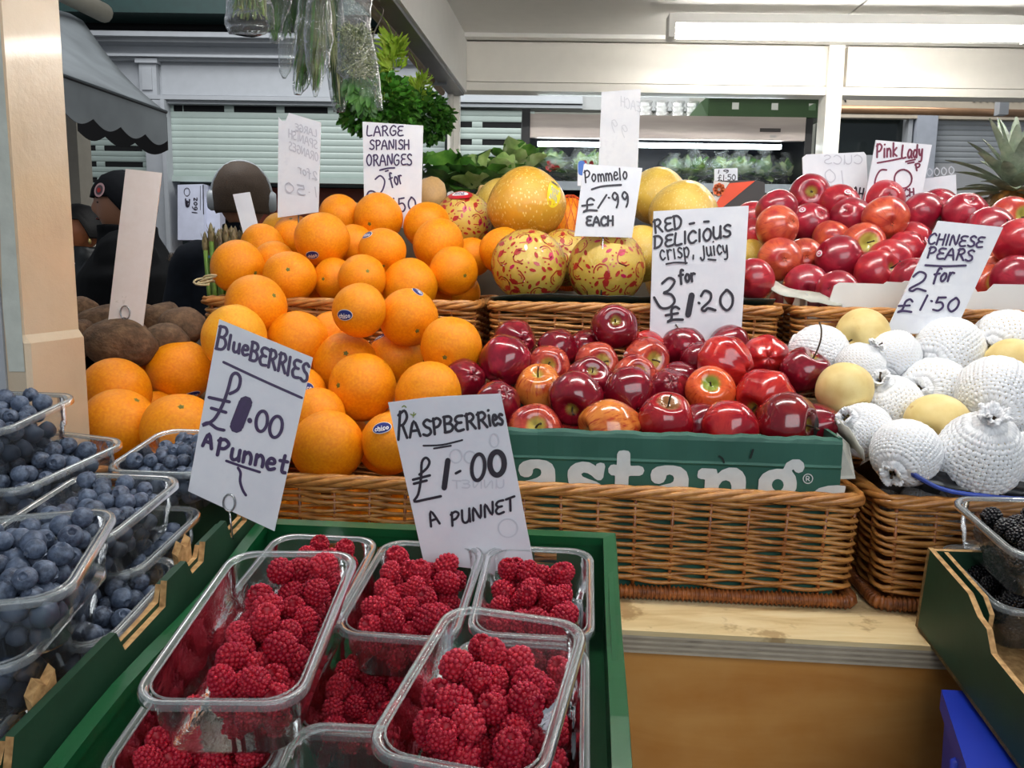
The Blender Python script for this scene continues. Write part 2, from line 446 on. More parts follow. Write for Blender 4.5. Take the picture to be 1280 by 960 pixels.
RED_APPLES = [
 ([0.1656, 1.3044, 1.3623], 0.0363, 'dark', (-0.05, -0.3), None, 'dark red apple with upright stem, topmost of the middle heap'),
 ([0.0043, 1.3243, 1.3347], 0.0354, 'dark', None, None, 'dark red apple at the back left corner of the delicious apples'),
 ([-0.0116, 1.2272, 1.311], 0.0401, 'ribbed', None, None, 'dark ribbed apple with bright streak reflections, left of the heap'),
 ([0.0722, 1.298, 1.3236], 0.0334, 'dark', None, None, 'dark apple in the back row beside the back left corner apple'),
 ([0.0571, 1.24, 1.3028], 0.0332, 'stem', (-0.1, -0.1), None, 'apple showing a green stem hollow, left upper part of the heap'),
 ([-0.0703, 1.199, 1.2875], 0.031, 'dark', None, None, 'deep red apple touching the oranges at the left end'),
 ([-0.019, 1.1275, 1.2634], 0.0326, 'dark', None, None, 'very dark apple behind the right corner of the raspberries card'),
 ([0.0405, 1.1749, 1.2769], 0.0351, 'streak', (-0.1, -0.75), None, 'yellow-streaked apple standing upright left of the darkest round apple'),
 ([0.0316, 1.0746, 1.2321], 0.0378, 'stem', (0.05, -0.35), None, 'red apple with pale stem hollow facing up, front row left end'),
 ([0.0915, 1.1263, 1.2734], 0.0383, 'dark', (-0.25, 0.5), None, 'large plum-red apple with dark stem hollow at its lower left'),
 ([0.1327, 1.2599, 1.3053], 0.0352, 'stem', (0.25, -0.15), None, 'apple with open stem hollow under the topmost apple'),
 ([0.1171, 1.1979, 1.2892], 0.0335, 'dark', (0.1, -0.5), None, 'dark apple just below the open stem hollow apple'),
 ([0.1222, 1.3324, 1.3222], 0.0318, 'dark', None, None, 'shaded apple behind the topmost apple'),
 ([0.1702, 1.1434, 1.2776], 0.0368, 'dark', None, None, 'glossy crimson apple in the centre of the heap with double highlight'),
 ([0.1874, 1.2164, 1.2938], 0.0318, 'stem', (0.15, -0.2), None, 'apple with small green hollow above the centre crimson one'),
 ([0.2123, 1.2678, 1.3132], 0.0357, 'stem', (0.3, 0.0), (-1.05, -0.2), 'streaky apple with stem hollow and a small white round sticker beside it'),
 ([0.2193, 1.3214, 1.3233], 0.0345, 'red', None, None, 'bright red apple at the back behind the streaky stickered one'),
 ([0.1344, 1.0675, 1.2417], 0.0399, 'streak', (-0.95, 0.2), None, 'red and yellow streaked apple lying on its side, front row'),
 ([0.2094, 1.0698, 1.251], 0.0371, 'russet', (0, -0.8), None, 'crimson apple with a rough brown top, front row centre'),
 ([0.2346, 1.1842, 1.2793], 0.031, 'dark', None, None, 'dark apple between the centre crimson and the orange-red one'),
 ([0.2607, 1.2364, 1.2821], 0.031, 'dark', None, None, 'small dark apple behind the dark one in the middle'),
 ([0.2889, 1.1523, 1.2814], 0.0355, 'orange', (-0.2, -0.4), None, 'orange-red round apple with green stem hollow, middle right'),
 ([0.2814, 1.3146, 1.3276], 0.0359, 'dark', None, None, 'dark apple right in front of the red delicious card foot'),
 ([0.298, 1.2684, 1.3103], 0.031, 'dark', None, None, 'very dark apple left of the big ribbed scarlet one'),
 ([0.3233, 1.2057, 1.3169], 0.0408, 'scarlet', None, None, 'scarlet ribbed apple lying across, upper right of the heap'),
 ([0.3565, 1.3102, 1.3329], 0.0336, 'dark', None, None, 'dark apple behind the scarlet ribbed one'),
 ([0.2917, 1.0512, 1.2448], 0.0372, 'red', None, None, 'glossy red apple in the front row, second from the right'),
 ([0.2675, 1.1115, 1.2379], 0.031, 'dark', None, (0.3, 0.2), 'dark apple glimpsed in the front row gap with a pale label edge'),
 ([0.3969, 1.2524, 1.3213], 0.0351, 'scarlet', None, None, 'bright red apple at the back right, left of the long-stemmed dark apple'),
 ([0.3655, 1.1357, 1.277], 0.0416, 'scarlet', (-0.7, 0.5), None, 'crumpled-looking scarlet apple in the middle right'),
 ([0.4403, 1.1987, 1.3058], 0.0354, 'dark', (0.35, -0.8), None, 'dark maroon apple with a long curved stem beside the pears'),
 ([0.3673, 1.0581, 1.2545], 0.0403, 'bruised', (0.75, 0.1), None, 'dark red apple with a black bruise, front row right end'),
 ([0.4265, 1.0905, 1.2432], 0.031, 'dark', None, None, 'narrow piece of apple in the right front corner of the green carton'),
]
PINK_APPLES = [
 ([0.637, 1.7693, 1.6234], 0.042, '', (-0.25, 0.0), None, 'crimson apple highest at the left of the pink apple heap'),
 ([0.5156, 1.6057, 1.5773], 0.0383, '', None, None, 'dark pink apple at the left back of the heap'),
 ([0.4986, 1.542, 1.5412], 0.04, '', None, None, 'orange-red smooth apple at the left of the heap'),
 ([0.6115, 1.6833, 1.5571], 0.042, '', None, (-0.6, -0.5), 'crimson apple carrying white and pink stickers, upper left'),
 ([0.6864, 1.7291, 1.6004], 0.0404, '', None, (0.05, -0.4), 'crimson apple with a white heart-shaped sticker below the mirrored card'),
 ([0.6843, 1.6617, 1.5678], 0.0408, '', None, None, 'plain crimson apple in the middle behind the big-hollow apple'),
 ([0.7767, 1.7208, 1.6077], 0.042, '', None, None, 'bright red apple in front of the pink lady card'),
 ([0.7265, 1.5967, 1.5628], 0.042, '', (-0.1, 0.45), None, 'orange-red apple with dark blossom end facing out, centre of heap'),
 ([0.8371, 1.6757, 1.579], 0.042, '', None, None, 'broad crimson apple right of the blossom-end apple'),
 ([0.8931, 1.7259, 1.5963], 0.0384, '', None, None, 'small crimson apple peeping between two broad ones at back'),
 ([0.8943, 1.6189, 1.5759], 0.042, '', None, None, 'large crimson apple at the back right of the heap'),
 ([0.8856, 1.5198, 1.5381], 0.042, '', None, None, 'dark crimson apple right of the Chinese pears card'),
 ([0.9501, 1.5628, 1.5606], 0.042, '', (0.2, 0.0), None, 'yellow and red apple with stem under the pineapple leaves'),
 ([0.8878, 1.4263, 1.5127], 0.042, '', None, None, 'deep red apple at the right picture edge'),
 ([0.6356, 1.629, 1.5209], 0.0379, '', None, None, 'yellow-blushed apple left of the green-hollow one'),
 ([0.6745, 1.5693, 1.5131], 0.0387, '', (-0.1, 0.1), None, 'red and green apple with its stem hollow facing up, centre'),
 ([0.4927, 1.4992, 1.4791], 0.0389, '', (-0.1, 0.15), None, 'green-blushed apple with brown blossom end at the left edge'),
 ([0.6011, 1.5041, 1.4823], 0.042, '', None, (-1.2, -0.2), 'large dark crimson apple in the centre with a sticker left of it'),
 ([0.6976, 1.5069, 1.4806], 0.0393, '', None, None, 'crimson apple above the one with the green nick'),
 ([0.6528, 1.4492, 1.4539], 0.042, '', (0.5, -0.3), None, 'crimson apple with a green nick on its right shoulder, front centre'),
 ([0.7522, 1.5522, 1.5], 0.0374, '', None, (0.6, -0.4), 'red apple with a white sticker left of the Chinese pears card'),
 ([0.7908, 1.6088, 1.5207], 0.0371, '', None, None, 'shaded crimson apple above the red apple with white sticker'),
 ([0.5273, 1.4547, 1.4291], 0.0396, '', None, None, 'dark crimson apple at the front left on white paper'),
 ([0.5585, 1.3914, 1.4251], 0.034, '', None, None, 'crimson apple against the left end of the white carton'),
 ([0.56, 1.5643, 1.4869], 0.034, '', None, None, 'small red apple deep behind the green-blushed one'),
 ([0.8464, 1.4367, 1.4379], 0.0361, '', (-0.1, 0.0), None, 'apple with yellow hollow at the notch of the white carton'),
 ([0.8482, 1.3683, 1.4512], 0.0365, '', None, None, 'crimson apple in the front right corner beyond the card'),
 ([0.8791, 1.4877, 1.471], 0.0357, '', None, None, 'dark crimson apple above the yellow-hollow one'),
 ([0.6815, 1.3815, 1.4488], 0.0349, '', None, None, 'crimson apple behind the left edge of the Chinese pears card'),
 ([0.4177, 1.4043, 1.4423], 0.0346, '', None, None, 'smooth crimson apple beside the right edge of the red delicious card'),
 ([0.4842, 1.6443, 1.5289], 0.034, '', None, None, 'crimson apple high behind the right edge of the red delicious card'),
 ([0.4953, 1.6948, 1.5687], 0.034, '', None, None, 'small crimson apple topmost beside the red delicious card'),
]
PEARS = [
 ([0.5632, 1.2852, 1.3577], 0.0429, 'bare', (-0.8, 0.3), None, 'bare yellow Chinese pear at the back left, left of the price card'),
 ([0.4703, 1.1222, 1.292], 0.0399, 'bare', (0.3, 0.85), None, 'bare round Chinese pear with one brown fleck beside the long-stemmed dark apple'),
 ([0.5862, 1.0831, 1.2494], 0.0442, 'bare', (-0.6, 0.5), None, 'bare yellow Chinese pear amid white nets in the middle'),
 ([0.7456, 1.1898, 1.3245], 0.0375, 'bare', None, None, 'bare pear half hidden at the right picture edge'),
 ([0.4887, 1.2696, 1.3261], 0.0457, 'net', (-1, -0.1), (1, 0.3), 'white-netted pear at the back left corner of the pears'),
 ([0.5273, 1.206, 1.3147], 0.0352, 'net', (-1, 0), (0.6, -1), 'crumpled white net pear between the two upper bare pears'),
 ([0.5919, 1.2348, 1.3284], 0.0379, 'net', (1, 0.2), (-0.6, 1), 'white-netted pear with a stem end poking out, under the price card'),
 ([0.6823, 1.2475, 1.3376], 0.05, 'net', (1, -0.3), (-1, 0.6), 'white-netted pear right of the price card foot, its net gathered at left'),
 ([0.7785, 1.2596, 1.3503], 0.05, 'net', (1, -0.2), (-1, 0.3), 'white-netted pear at the upper right picture edge'),
 ([0.6356, 1.1914, 1.2796], 0.05, 'net', (1, 0.2), (-1, -0.1), 'white-netted pear lying above the middle bare pear'),
 ([0.6781, 1.1093, 1.2916], 0.05, 'net', (0.6, -0.8), (-0.6, 0.8), 'big white-netted pear at the right with coarse mesh'),
 ([0.555, 1.16, 1.2605], 0.0461, 'net', (0.3, 1), (-0.6, -1), 'white-netted pear right of the brown-flecked bare pear'),
 ([0.4811, 1.073, 1.242], 0.0365, 'net', (1, 0.6), (-1, -0.6), 'white-netted pear at the left front with dark folded liner beside it'),
 ([0.5069, 1.0066, 1.2265], 0.0419, 'net', (1, -0.1), (-0.8, 0.7), 'white-netted pear at the front rim above the blue liner edge'),
 ([0.5967, 1.001, 1.221], 0.05, 'net', (0.1, 1), (-0.1, -1), 'largest white-netted pear standing up at the front rim'),
 ([0.6803, 1.0238, 1.2068], 0.0444, 'net', (0.1, 1), (0.2, -1), 'white-netted pear cut by the right picture edge'),
]
REAR_UNDER = [[-0.4582, 1.4799, 1.307], [-0.3638, 1.468, 1.307], [-0.2763, 1.4566, 1.307], [-0.1789, 1.4478, 1.307], [-0.3986, 1.5624, 1.307], [-0.3055, 1.557, 1.307], [-0.2166, 1.5479, 1.307], [-0.1242, 1.5394, 1.307], [-0.2611, 1.5508, 1.406], [-0.4918, 1.6185, 1.406], [-0.1644, 1.5862, 1.406], [-0.3926, 1.648, 1.406], [-0.3067, 1.6418, 1.406], [-0.4811, 1.7089, 1.406], [-0.2052, 1.68, 1.406], [-0.1105, 1.6764, 1.406]]
FRONT_UNDER = [[-0.5217, 1.116, 1.086], [-0.4295, 1.106, 1.086], [-0.3382, 1.0968, 1.086], [-0.2465, 1.0868, 1.086], [-0.1481, 1.0796, 1.086], [-0.5144, 1.2063, 1.086], [-0.4221, 1.1982, 1.086], [-0.3273, 1.1841, 1.086], [-0.2381, 1.1797, 1.086], [-0.144, 1.1743, 1.086], [-0.5168, 1.1994, 1.1872], [-0.1868, 1.178, 1.1872], [-0.4617, 1.293, 1.1872], [-0.3735, 1.284, 1.1872], [-0.2802, 1.2756, 1.1872], [-0.1794, 1.2663, 1.1872]]
APPLE_UNDER = [[0.0874, 1.0775, 1.186], [0.2355, 1.0676, 1.186], [0.3432, 1.0601, 1.186], [0.0187, 1.1235, 1.186], [0.1649, 1.1131, 1.186], [0.0939, 1.1553, 1.186], [0.2423, 1.1428, 1.186], [0.3139, 1.1311, 1.186], [0.3839, 1.1239, 1.186], [0.0259, 1.198, 1.186], [0.0963, 1.2271, 1.186], [0.1753, 1.2167, 1.186], [0.2468, 1.212, 1.186], [0.322, 1.2048, 1.186], [0.39, 1.1973, 1.186], [0.0328, 1.2663, 1.186], [0.1058, 1.2949, 1.2256], [0.1761, 1.2863, 1.2256], [0.2526, 1.2758, 1.2256], [0.3211, 1.2703, 1.2256], [0.3943, 1.2671, 1.2256]]
PINK_UNDER = [[0.7108, 1.4146, 1.397], [0.7815, 1.4075, 1.397], [0.899, 1.3979, 1.397], [0.601, 1.4647, 1.397], [0.6762, 1.4942, 1.397], [0.7565, 1.4847, 1.397], [0.9021, 1.4746, 1.397], [0.528, 1.542, 1.397], [0.6046, 1.5361, 1.397], [0.8358, 1.5192, 1.397], [0.6827, 1.564, 1.397], [0.7615, 1.5597, 1.397], [0.9064, 1.5456, 1.397], [0.7879, 1.4853, 1.4784], [0.8335, 1.5578, 1.4784], [0.9507, 1.5424, 1.4784]]
PEAR_UNDER = [[0.5715, 1.0494, 1.142], [0.7448, 1.0335, 1.142], [0.8259, 1.023, 1.142], [0.9074, 1.0156, 1.142], [0.6615, 1.0786, 1.142], [0.5755, 1.1351, 1.142], [0.7451, 1.1128, 1.142], [0.8297, 1.1106, 1.142], [0.9217, 1.1009, 1.142], [0.6703, 1.1612, 1.142], [0.5889, 1.2182, 1.142], [0.7584, 1.2027, 1.142], [0.8375, 1.1914, 1.142], [0.9253, 1.1886, 1.142], [0.7491, 1.1149, 1.2344], [0.8305, 1.1096, 1.2344], [0.9204, 1.1045, 1.2344], [0.7089, 1.2043, 1.2344], [0.8005, 1.1938, 1.2344], [0.8876, 1.1866, 1.2344], [0.5899, 1.2574, 1.2344]]
# ---------------------------------------------------------------- setting: floor, hall, stall shell
cream = simple('cream_paint', 'E9E4DA', .45, var=.02, coat=.1)
white = simple('white_paint', 'E4E2DD', .4, var=.02)
coolwhite = simple('cool_white_paint', 'A2A6AB', .45, var=.04)
concrete = simple('concrete', '6F6C66', .8, var=.15, nscale=6, bump=.2)
struct(MB().box(-7, 7, -3, 9, -.05, 0).obj('floor', concrete))
hallm = simple('hall_wall', '2C3534', .8, var=.2)
struct(MB().box(-7, 7, 8.6, 8.7, 0, 4.2).obj('wall_back', hallm))
# stall ceiling with panel joints
o = struct(MB().box(-.42, 4.2, .3, 3.45, 2.412, 2.45).obj('ceiling', white))
seen = None
for i in range(3):
    for j in range(3):
        x0 = -.42+i*1.62; y0 = .35+j*1.03
        MB().box(x0+.004, x0+1.616, y0+.005, min(y0+1.025, 3.42), 2.388, 2.412).obj('panel', white, o)
for k, yy in enumerate((1.38, 2.41, 3.36)):
    struct(MB().box(-.42, 4.2, yy-.022, yy+.022, 2.372, 2.388).obj('trim_%d' % (k+1), white))
# fascia across the far counter opening: board panels in a frame
fas = MB().box(-.26, 4.2, 3.44, 3.49, 2.182, 2.41).obj('wall_fascia', cream)
struct(fas)
for x0, x1 in ((-.23, 1.262), (1.345, 2.8)):
    MB().box(x0, x1, 3.405, 3.44, 2.217, 2.372).obj('panel', cream, fas)
MB().box(-.26, 4.2, 3.395, 3.445, 2.180, 2.212).obj('rail', cream, fas)
def post(name, x0, x1, y0, y1, z0, z1, m): return struct(MB().box(x0, x1, y0, y1, z0, z1).obj(name, m))
post('trim_4', -.275, -.232, 3.40, 3.48, 0, 2.412, cream)
p_ = post('trim_5', 1.262, 1.325, 3.385, 3.47, 0, 2.385, cream)
o = tag(MB().tube([(-.265, 3.37, 0), (-.265, 3.37, 2.33)], .013, 8).obj('service_pipe', cream), 'thin cream pipe running up the left post of the far opening', 'pipe')
# far counter below the opening
struct(MB().box(-.26, 4.2, 3.38, 3.52, 0, .95).obj('wall_counter', cream))
# side beam of the stall (slopes away to the corner post)
rA, rB = Vector((-.395, 2.1, 2.17)), Vector((-.262, 3.40, 2.17))
dv = (rB-rA).normalized(); A0 = rA-dv*1.9
side = Vector((dv.y, -dv.x, 0))
o = MB().hexa([A0+side*.015, A0+side*.06, A0+side*.06+Vector((0, 0, .24)), A0+side*.015+Vector((0, 0, .24))],
              [rB+side*.015, rB+side*.06, rB+side*.06+Vector((0, 0, .24)), rB+side*.015+Vector((0, 0, .24))]).obj('wall_side_beam', white)
struct(o)
greym = simple('grey_metal', '8E9092', .4, .6)
o = MB().hexa([A0-side*.012, A0+side*.05, A0+side*.05-Vector((0, 0, .012)), A0-side*.012-Vector((0, 0, .012))],
              [rB-side*.012, rB+side*.05, rB+side*.05-Vector((0, 0, .012)), rB-side*.012-Vector((0, 0, .012))]).obj('trim_6', greym)
struct(o)
rodm = simple('weathered_wood_rod', '8A7358', .6, var=.25, nscale=15)
rod = tag(MB().tube([A0-side*.035+Vector((0, 0, -.005)), rB-side*.035+Vector((0, -0, -.005))-dv*.03], .013, 10).obj('hanging_rod', rodm),
    'weathered wooden rod along the side beam carrying the herbs', 'rod')
for f in (.35, .63, .93):
    p = A0.lerp(rB, f)
    MB().box(p.x-.045, p.x+.02, p.y-.008, p.y+.008, p.z-.022, p.z+.012).obj('bracket', greym, rod)

# fluorescent fittings
def tubelight(name, c, L, label, axis, glow='lamp_glow', power=42):
    t = thing(name, label, 'light', c)
    q = axis.to_track_quat('X', 'Z').to_matrix().to_4x4()
    t.matrix_basis = Matrix.Translation(c) @ q
    MB().box(-L/2, L/2, -.032, .032, .018, .05).obj('housing', white, t)
    g = MB(); prof = []
    rs = []
    for x in (-L/2+.01, -L/2+.02, L/2-.02, L/2-.01):
        r = .028 if abs(x) < L/2-.015 else .02
        rs.append([Vector((x, r*1.1*math.cos(a), -.004+r*.8*math.sin(a))) for a in (2*PI*k/16 for k in range(16))])
    g.rings(rs)
    g.obj('tube', MATS.get(glow) or emis(glow, (1.0, .98, .94), power), t)
    for s in (-1, 1):
        MB().box(s*(L/2)-.012, s*(L/2)+.012, -.034, .034, -.03, .05).obj('end_cap', white, t)
    return t
tubelight('fluorescent_light', at(1062, 40, 3.0)+Vector((0, 0, -.0)), 1.27, 'long glowing white fluorescent light under the stall ceiling at upper right', Vector((1, -.02, 0)), 'lamp_glow_far', 24)
# the row of fittings above the fruit (its streaks show on the apples)
tubelight('fluorescent_light', Vector((.25, 1.02, 2.335)), 1.27, 'fluorescent light fixed to the ceiling above the front baskets', Vector((1, -.05, 0)))
tubelight('fluorescent_light', Vector((1.7, 1.6, 2.335)), 1.27, 'fluorescent light fixed to the ceiling above the right-hand baskets', Vector((1, -.05, 0)))

# cream pillar at the left
pm = NT('pillar_gloss_paint')
v = pm.coord('Object'); n = pm.noise(v, 9, 5, .6); n2 = pm.noise(pm.coord('Object', (1, 1, .12)), 60, 3)
pm.base(pm.ramp(n, [(.2, rgb('BDA98F')), (.6, rgb('C9B79E')), (.8, rgb('CBBBA4'))]))
pm.set(Roughness=.22, Coat_Weight=.5, Coat_Roughness=.08); pm.bump(pm.noise(v, 35, 5, .7), .25, .004)
MATS['pillar'] = pm.m
BRx, BRy, FRx, FRy = -.565, 1.045, -.5755, .937
pil = MB()
def colring(z, e=0.0):
    c = .005
    return [Vector(p) for p in ((-.90, FRy, z), (FRx+e-c, FRy, z), (FRx+e, FRy+c, z), (BRx+e, BRy-c, z), (BRx+e-c, BRy, z), (-.90, BRy, z))]
pil.rings([colring(0.0, .006), colring(1.358, .006), colring(1.368, 0), colring(2.388, 0)], smooth=False)
o = pil.obj('pillar', pm.m)
struct(o)
o['label'] = 'glossy cream painted pillar at the left edge'
gp = simple('flaking_white_paint', 'C4C8BE', .5, var=.1, nscale=40, bump=.6)
m_ = MB()
edge = [(-.0150, 1.325), (-.0165, 1.40), (-.013, 1.5), (-.0155, 1.6), (-.014, 1.75), (-.016, 1.9), (-.014, 2.1), (-.015, 2.388)]
a_ = [Vector((FRx+.0006, FRy-.0015, z)) for _, z in edge]; b_ = [Vector((FRx+dx*1.2, FRy-.0015, z)) for dx, z in edge]
n_ = len(edge)
m_.q(a_+b_+[p+Vector((0, .0013, 0)) for p in a_+b_], [(i+1, i, n_+i, n_+i+1) for i in range(n_-1)])
m_.obj('corner_strip', gp, o)
gb_ = simple('grey_board', 'A9ADB2', .5, var=.05, nscale=8)
MB().box(-.90, FRx-.021, FRy-.004, FRy-.0002, .9, 2.388).obj('front_board', gb_, o)

# ---------------------------------------------------------------- bench
plyface = NT('plywood_face')
v = plyface.coord('Object', (1, 6, 6)); n = plyface.noise(v, 3, 6, .6, 1.5); n2 = plyface.noise(plyface.coord('Object', (1, 1, 1)), 9, 5, .7)
c1 = plyface.ramp(n, [(.3, rgb('BC9C68')), (.5, rgb('DAC292')), (.7, rgb('E8D6AC'))])
c2 = plyface.ramp(n2, [(.53, (1, 1, 1)), (.60, (.48, .38, .28))])
plyface.base(plyface.mix(.8, c1, c2, 'MULTIPLY')); plyface.set(Roughness=.6); plyface.bump(n, .2, .002)
plyedge = NT('plywood_edge')
v = plyedge.coord('Object', (.6, .6, 1)); n = plyedge.noise(v, 14, 4, .6)
plyedge.base(plyedge.ramp(n, [(.3, rgb('7E7264')), (.55, rgb('A39683')), (.75, rgb('5B5046'))])); plyedge.set(Roughness=.7)
BZ = 1.026
def TB(v): return B(v.x, v.y, v.z)
bench = thing('market_bench', 'pale plywood bench ledge under the front wicker baskets', 'bench', B(-.1, .1, 0))
bi = Matrix.Translation(-bench.location)
def bpart(mb, name, m, **k):
    o_ = mb.obj(name, m, bench, **k); o_.data.transform(bi); return o_
bpart(MB().box(-.515, 1.25, -.078, .368, BZ-.006, BZ, TB), 'top_board', plyface.m)
bpart(MB().box(-.605, -.515, .075, .368, BZ-.006, BZ, TB), 'top_board', plyface.m)
for k in range(7):
    z1 = BZ-.0062-k*.0032
    bpart(MB().box(-.515, 1.25, -.077+(.0012 if k % 2 else 0), .368, z1-.0031, z1, TB), 'ply_layer', plyedge.m if k % 2 else simple('ply_pale_layer', 'B8AB96', .7, var=.15, nscale=30))
orng = NT('varnished_plywood')
v = orng.coord('Object', (1.2, 1, 7)); n = orng.noise(v, 2.2, 5, .55, .8)
n2 = orng.noise(orng.coord('Object'), 25, 4)
orng.base(orng.mix(.25, orng.ramp(n, [(.3, rgb('BE7A34')), (.55, rgb('D2934A')), (.75, rgb('DDA45E'))]), orng.ramp(n2, [(.3, rgb('C4822E')), (.7, rgb('D8A45C'))])))
orng.set(Roughness=.45, Coat_Weight=.2)
bpart(MB().box(-.515, 1.25, -.060, -.045, 0, BZ-.03, TB), 'front_panel', orng.m)
for u in (-.45, 1.2):
    bpart(MB().box(u-.03, u+.03, .30, .36, 0, BZ-.03, TB), 'leg', plyedge.m)
# raised rear shelf
shelf = thing('rear_shelf', 'raised wooden shelf carrying the back row of wicker baskets', 'shelf', B(.2, .55, BZ))
bi2 = Matrix.Translation(-shelf.location)
for nm, b6 in (('top_board', (-.62, 1.2, .372, .76, 1.222, 1.245)), ('front_panel', (-.62, 1.2, .378, .392, 0.0, 1.222)), ('back_panel', (-.62, 1.2, .74, .755, 0.0, 1.222))):
    x0, x1, y0, y1, z0, z1 = b6
    o_ = MB().box(x0, x1, y0, y1, z0, z1, TB).obj(nm, plyface.m, shelf); o_.data.transform(bi2)
# slanted support under the crates
o = tag(MB().box(-.95, -.02, -.66, .0, -.152, -.128, lambda p: K(p.x, p.y, p.z)).obj('slanted_shelf', plyface.m), 'slanted plywood shelf under the green crate and berry trays', 'shelf')

# ---------------------------------------------------------------- baskets
wick = NT('willow')
v = wick.coord('Object', (1, 1, 1), True); n = wick.noise(v, 60, 4, .6); n2 = wick.noise(v, 9, 2)
c = wick.ramp(n, [(.25, rgb('8A4C1A')), (.5, rgb('BE7C38')), (.75, rgb('DAA058'))])
wick.base(wick.mix(.35, c, wick.ramp(n2, [(.3, rgb('6B3A18')), (.7, rgb('D6A260'))])))
wick.set(Roughness=.38, Coat_Weight=.25)
wickd = NT('willow_dark')
v = wickd.coord('Object', (1, 1, 1), True); n = wickd.noise(v, 70, 4, .6)
wickd.base(wickd.ramp(n, [(.3, rgb('5E2E14')), (.7, rgb('A8622C'))])); wickd.set(Roughness=.4, Coat_Weight=.2)
BW, BD, BH = .503, .362, .155
def loop(off, z, n, r=.013, inset=0.0):
    """points on a rounded rectangle around the basket; taper towards the bottom"""
    tp = .005*(1-z/BH)
    w = BW/2-off-tp; d = BD/2-off-tp
    seg = [(w-r, -d, 'l', 2*(w-r)), ]
    per = 2*(2*(w-r))+2*(2*(d-r))+2*PI*r
    pts = []
    for i in range(n):
        s = per*i/n
        L1, L2, q = 2*(w-r), 2*(d-r), PI*r/2
        if s < L1: p = (-w+r+s, -d); nn = (0, -1)
        elif s < L1+q: a = (s-L1)/r; p = (w-r+r*math.sin(a), -d+r-r*math.cos(a)); nn = (math.sin(a), -math.cos(a))
        elif s < L1+q+L2: t = s-L1-q; p = (w, -d+r+t); nn = (1, 0)
        elif s < L1+2*q+L2: a = (s-L1-q-L2)/r; p = (w-r+r*math.cos(a), d-r+r*math.sin(a)); nn = (math.cos(a), math.sin(a))
        elif s < 2*L1+2*q+L2: t = s-L1-2*q-L2; p = (w-r-t, d); nn = (0, 1)
        elif s < 2*L1+3*q+L2: a = (s-2*L1-2*q-L2)/r; p = (-w+r-r*math.sin(a), d-r+r*math.cos(a)); nn = (-math.sin(a), math.cos(a))
        elif s < 2*L1+3*q+2*L2: t = s-2*L1-3*q-L2; p = (-w, d-r-t); nn = (-1, 0)
        else: a = (s-2*L1-3*q-2*L2)/r; p = (-w+r-r*math.cos(a), -d+r-r*math.sin(a)); nn = (-math.cos(a), -math.sin(a))
        pts.append((Vector((p[0], p[1], z)), Vector((nn[0], nn[1], 0))))
    return pts
NST = 34
rnd = random.Random(5)
wv = MB()
NR = 21; z0w, z1w = .024, .135
for r_ in range(NR):
    z = z0w+(z1w-z0w)*(r_/(NR-1))**.93
    N_ = NST*5
    base = loop(.008, z, N_)
    ph = PI*(r_ % 2)
    jit = [rnd.uniform(-.0012, .0012) for _ in range(NST)]
    rr = rnd.uniform(.0024, .0033)
    pts = []
    for i, (p, nn) in enumerate(base):
        t = i/N_*NST
        a = math.sin(PI*t+ph)
        j0, j1 = jit[int(t) % NST], jit[(int(t)+1) % NST]
        pts.append(p+nn*(a*.0042)+Vector((0, 0, (j0+(j1-j0)*(t % 1))+.0013*math.cos(PI*t+ph)+.0012*math.sin(t*.7+r_))))
    wv.tube(pts, rr, 5, closed=True)
weave_me = wv.mesh('weave', wick.m)
st = MB()
for i, (p, nn) in enumerate(loop(.008, .0, NST)):
    q = loop(.008, .147, NST)[i][0]
    st.tube([p+Vector((0, 0, .01)), q], 0.0026, 6)
stake_me = st.mesh('stakes', wickd.m)
rm = MB()
for k in range(4):
    N_ = 150
    pts = []
    for i, (p, nn) in enumerate(loop(.006, .145, N_)):
        a = 2*PI*(i/N_*10+k/4)
        pts.append(p+nn*math.cos(a)*.0052+Vector((0, 0, math.sin(a)*.0048)))
    rm.tube(pts, .0044, 6, closed=True)
rim_me = rm.mesh('rim', wick.m)
bb = MB()
N_ = 1150
lp = loop(.004, .010, N_)
bb.tube([p for p, nn in lp], [.0088+.0017*math.sin(i*PI*2/4.0) for i in range(N_)], 7, closed=True)
border_me = bb.mesh('base_border', wickd.m)
base_me = MB().box(-BW/2+.02, BW/2-.02, -BD/2+.02, BD/2-.02, .004, .010).mesh('base', wickd.m)
def basket(u, v, z, label, yaw=0):
    """u, v: centre in the bench frame"""
    t = thing('wicker_basket', label, 'basket', B(u, v, z), 'wicker baskets on the bench')
    t.rotation_euler = (0, 0, -BT+yaw)
    link('weave', weave_me, t, kind='stuff'); link('stakes', stake_me, t, kind='stuff'); link('rim', rim_me, t)
    link('base_border', border_me, t); link('base', base_me, t)
    return t
UL, UM, UR = -.345, .193, .711
basket(UL, .19, BZ, 'front left wicker basket of oranges beside the cream pillar')
basket(UM+.005, .19, BZ, 'front middle wicker basket holding the green carton of red apples')
basket(UR+.005, .19, BZ, 'front right wicker basket holding netted pears')
basket(-.345, .56, 1.246, 'back left wicker basket under the upper heap of oranges')
basket(.172, .56, 1.246, 'back middle wicker basket holding the pomelos')
basket(.689, .56, 1.246, 'back right wicker basket under the pink apples')
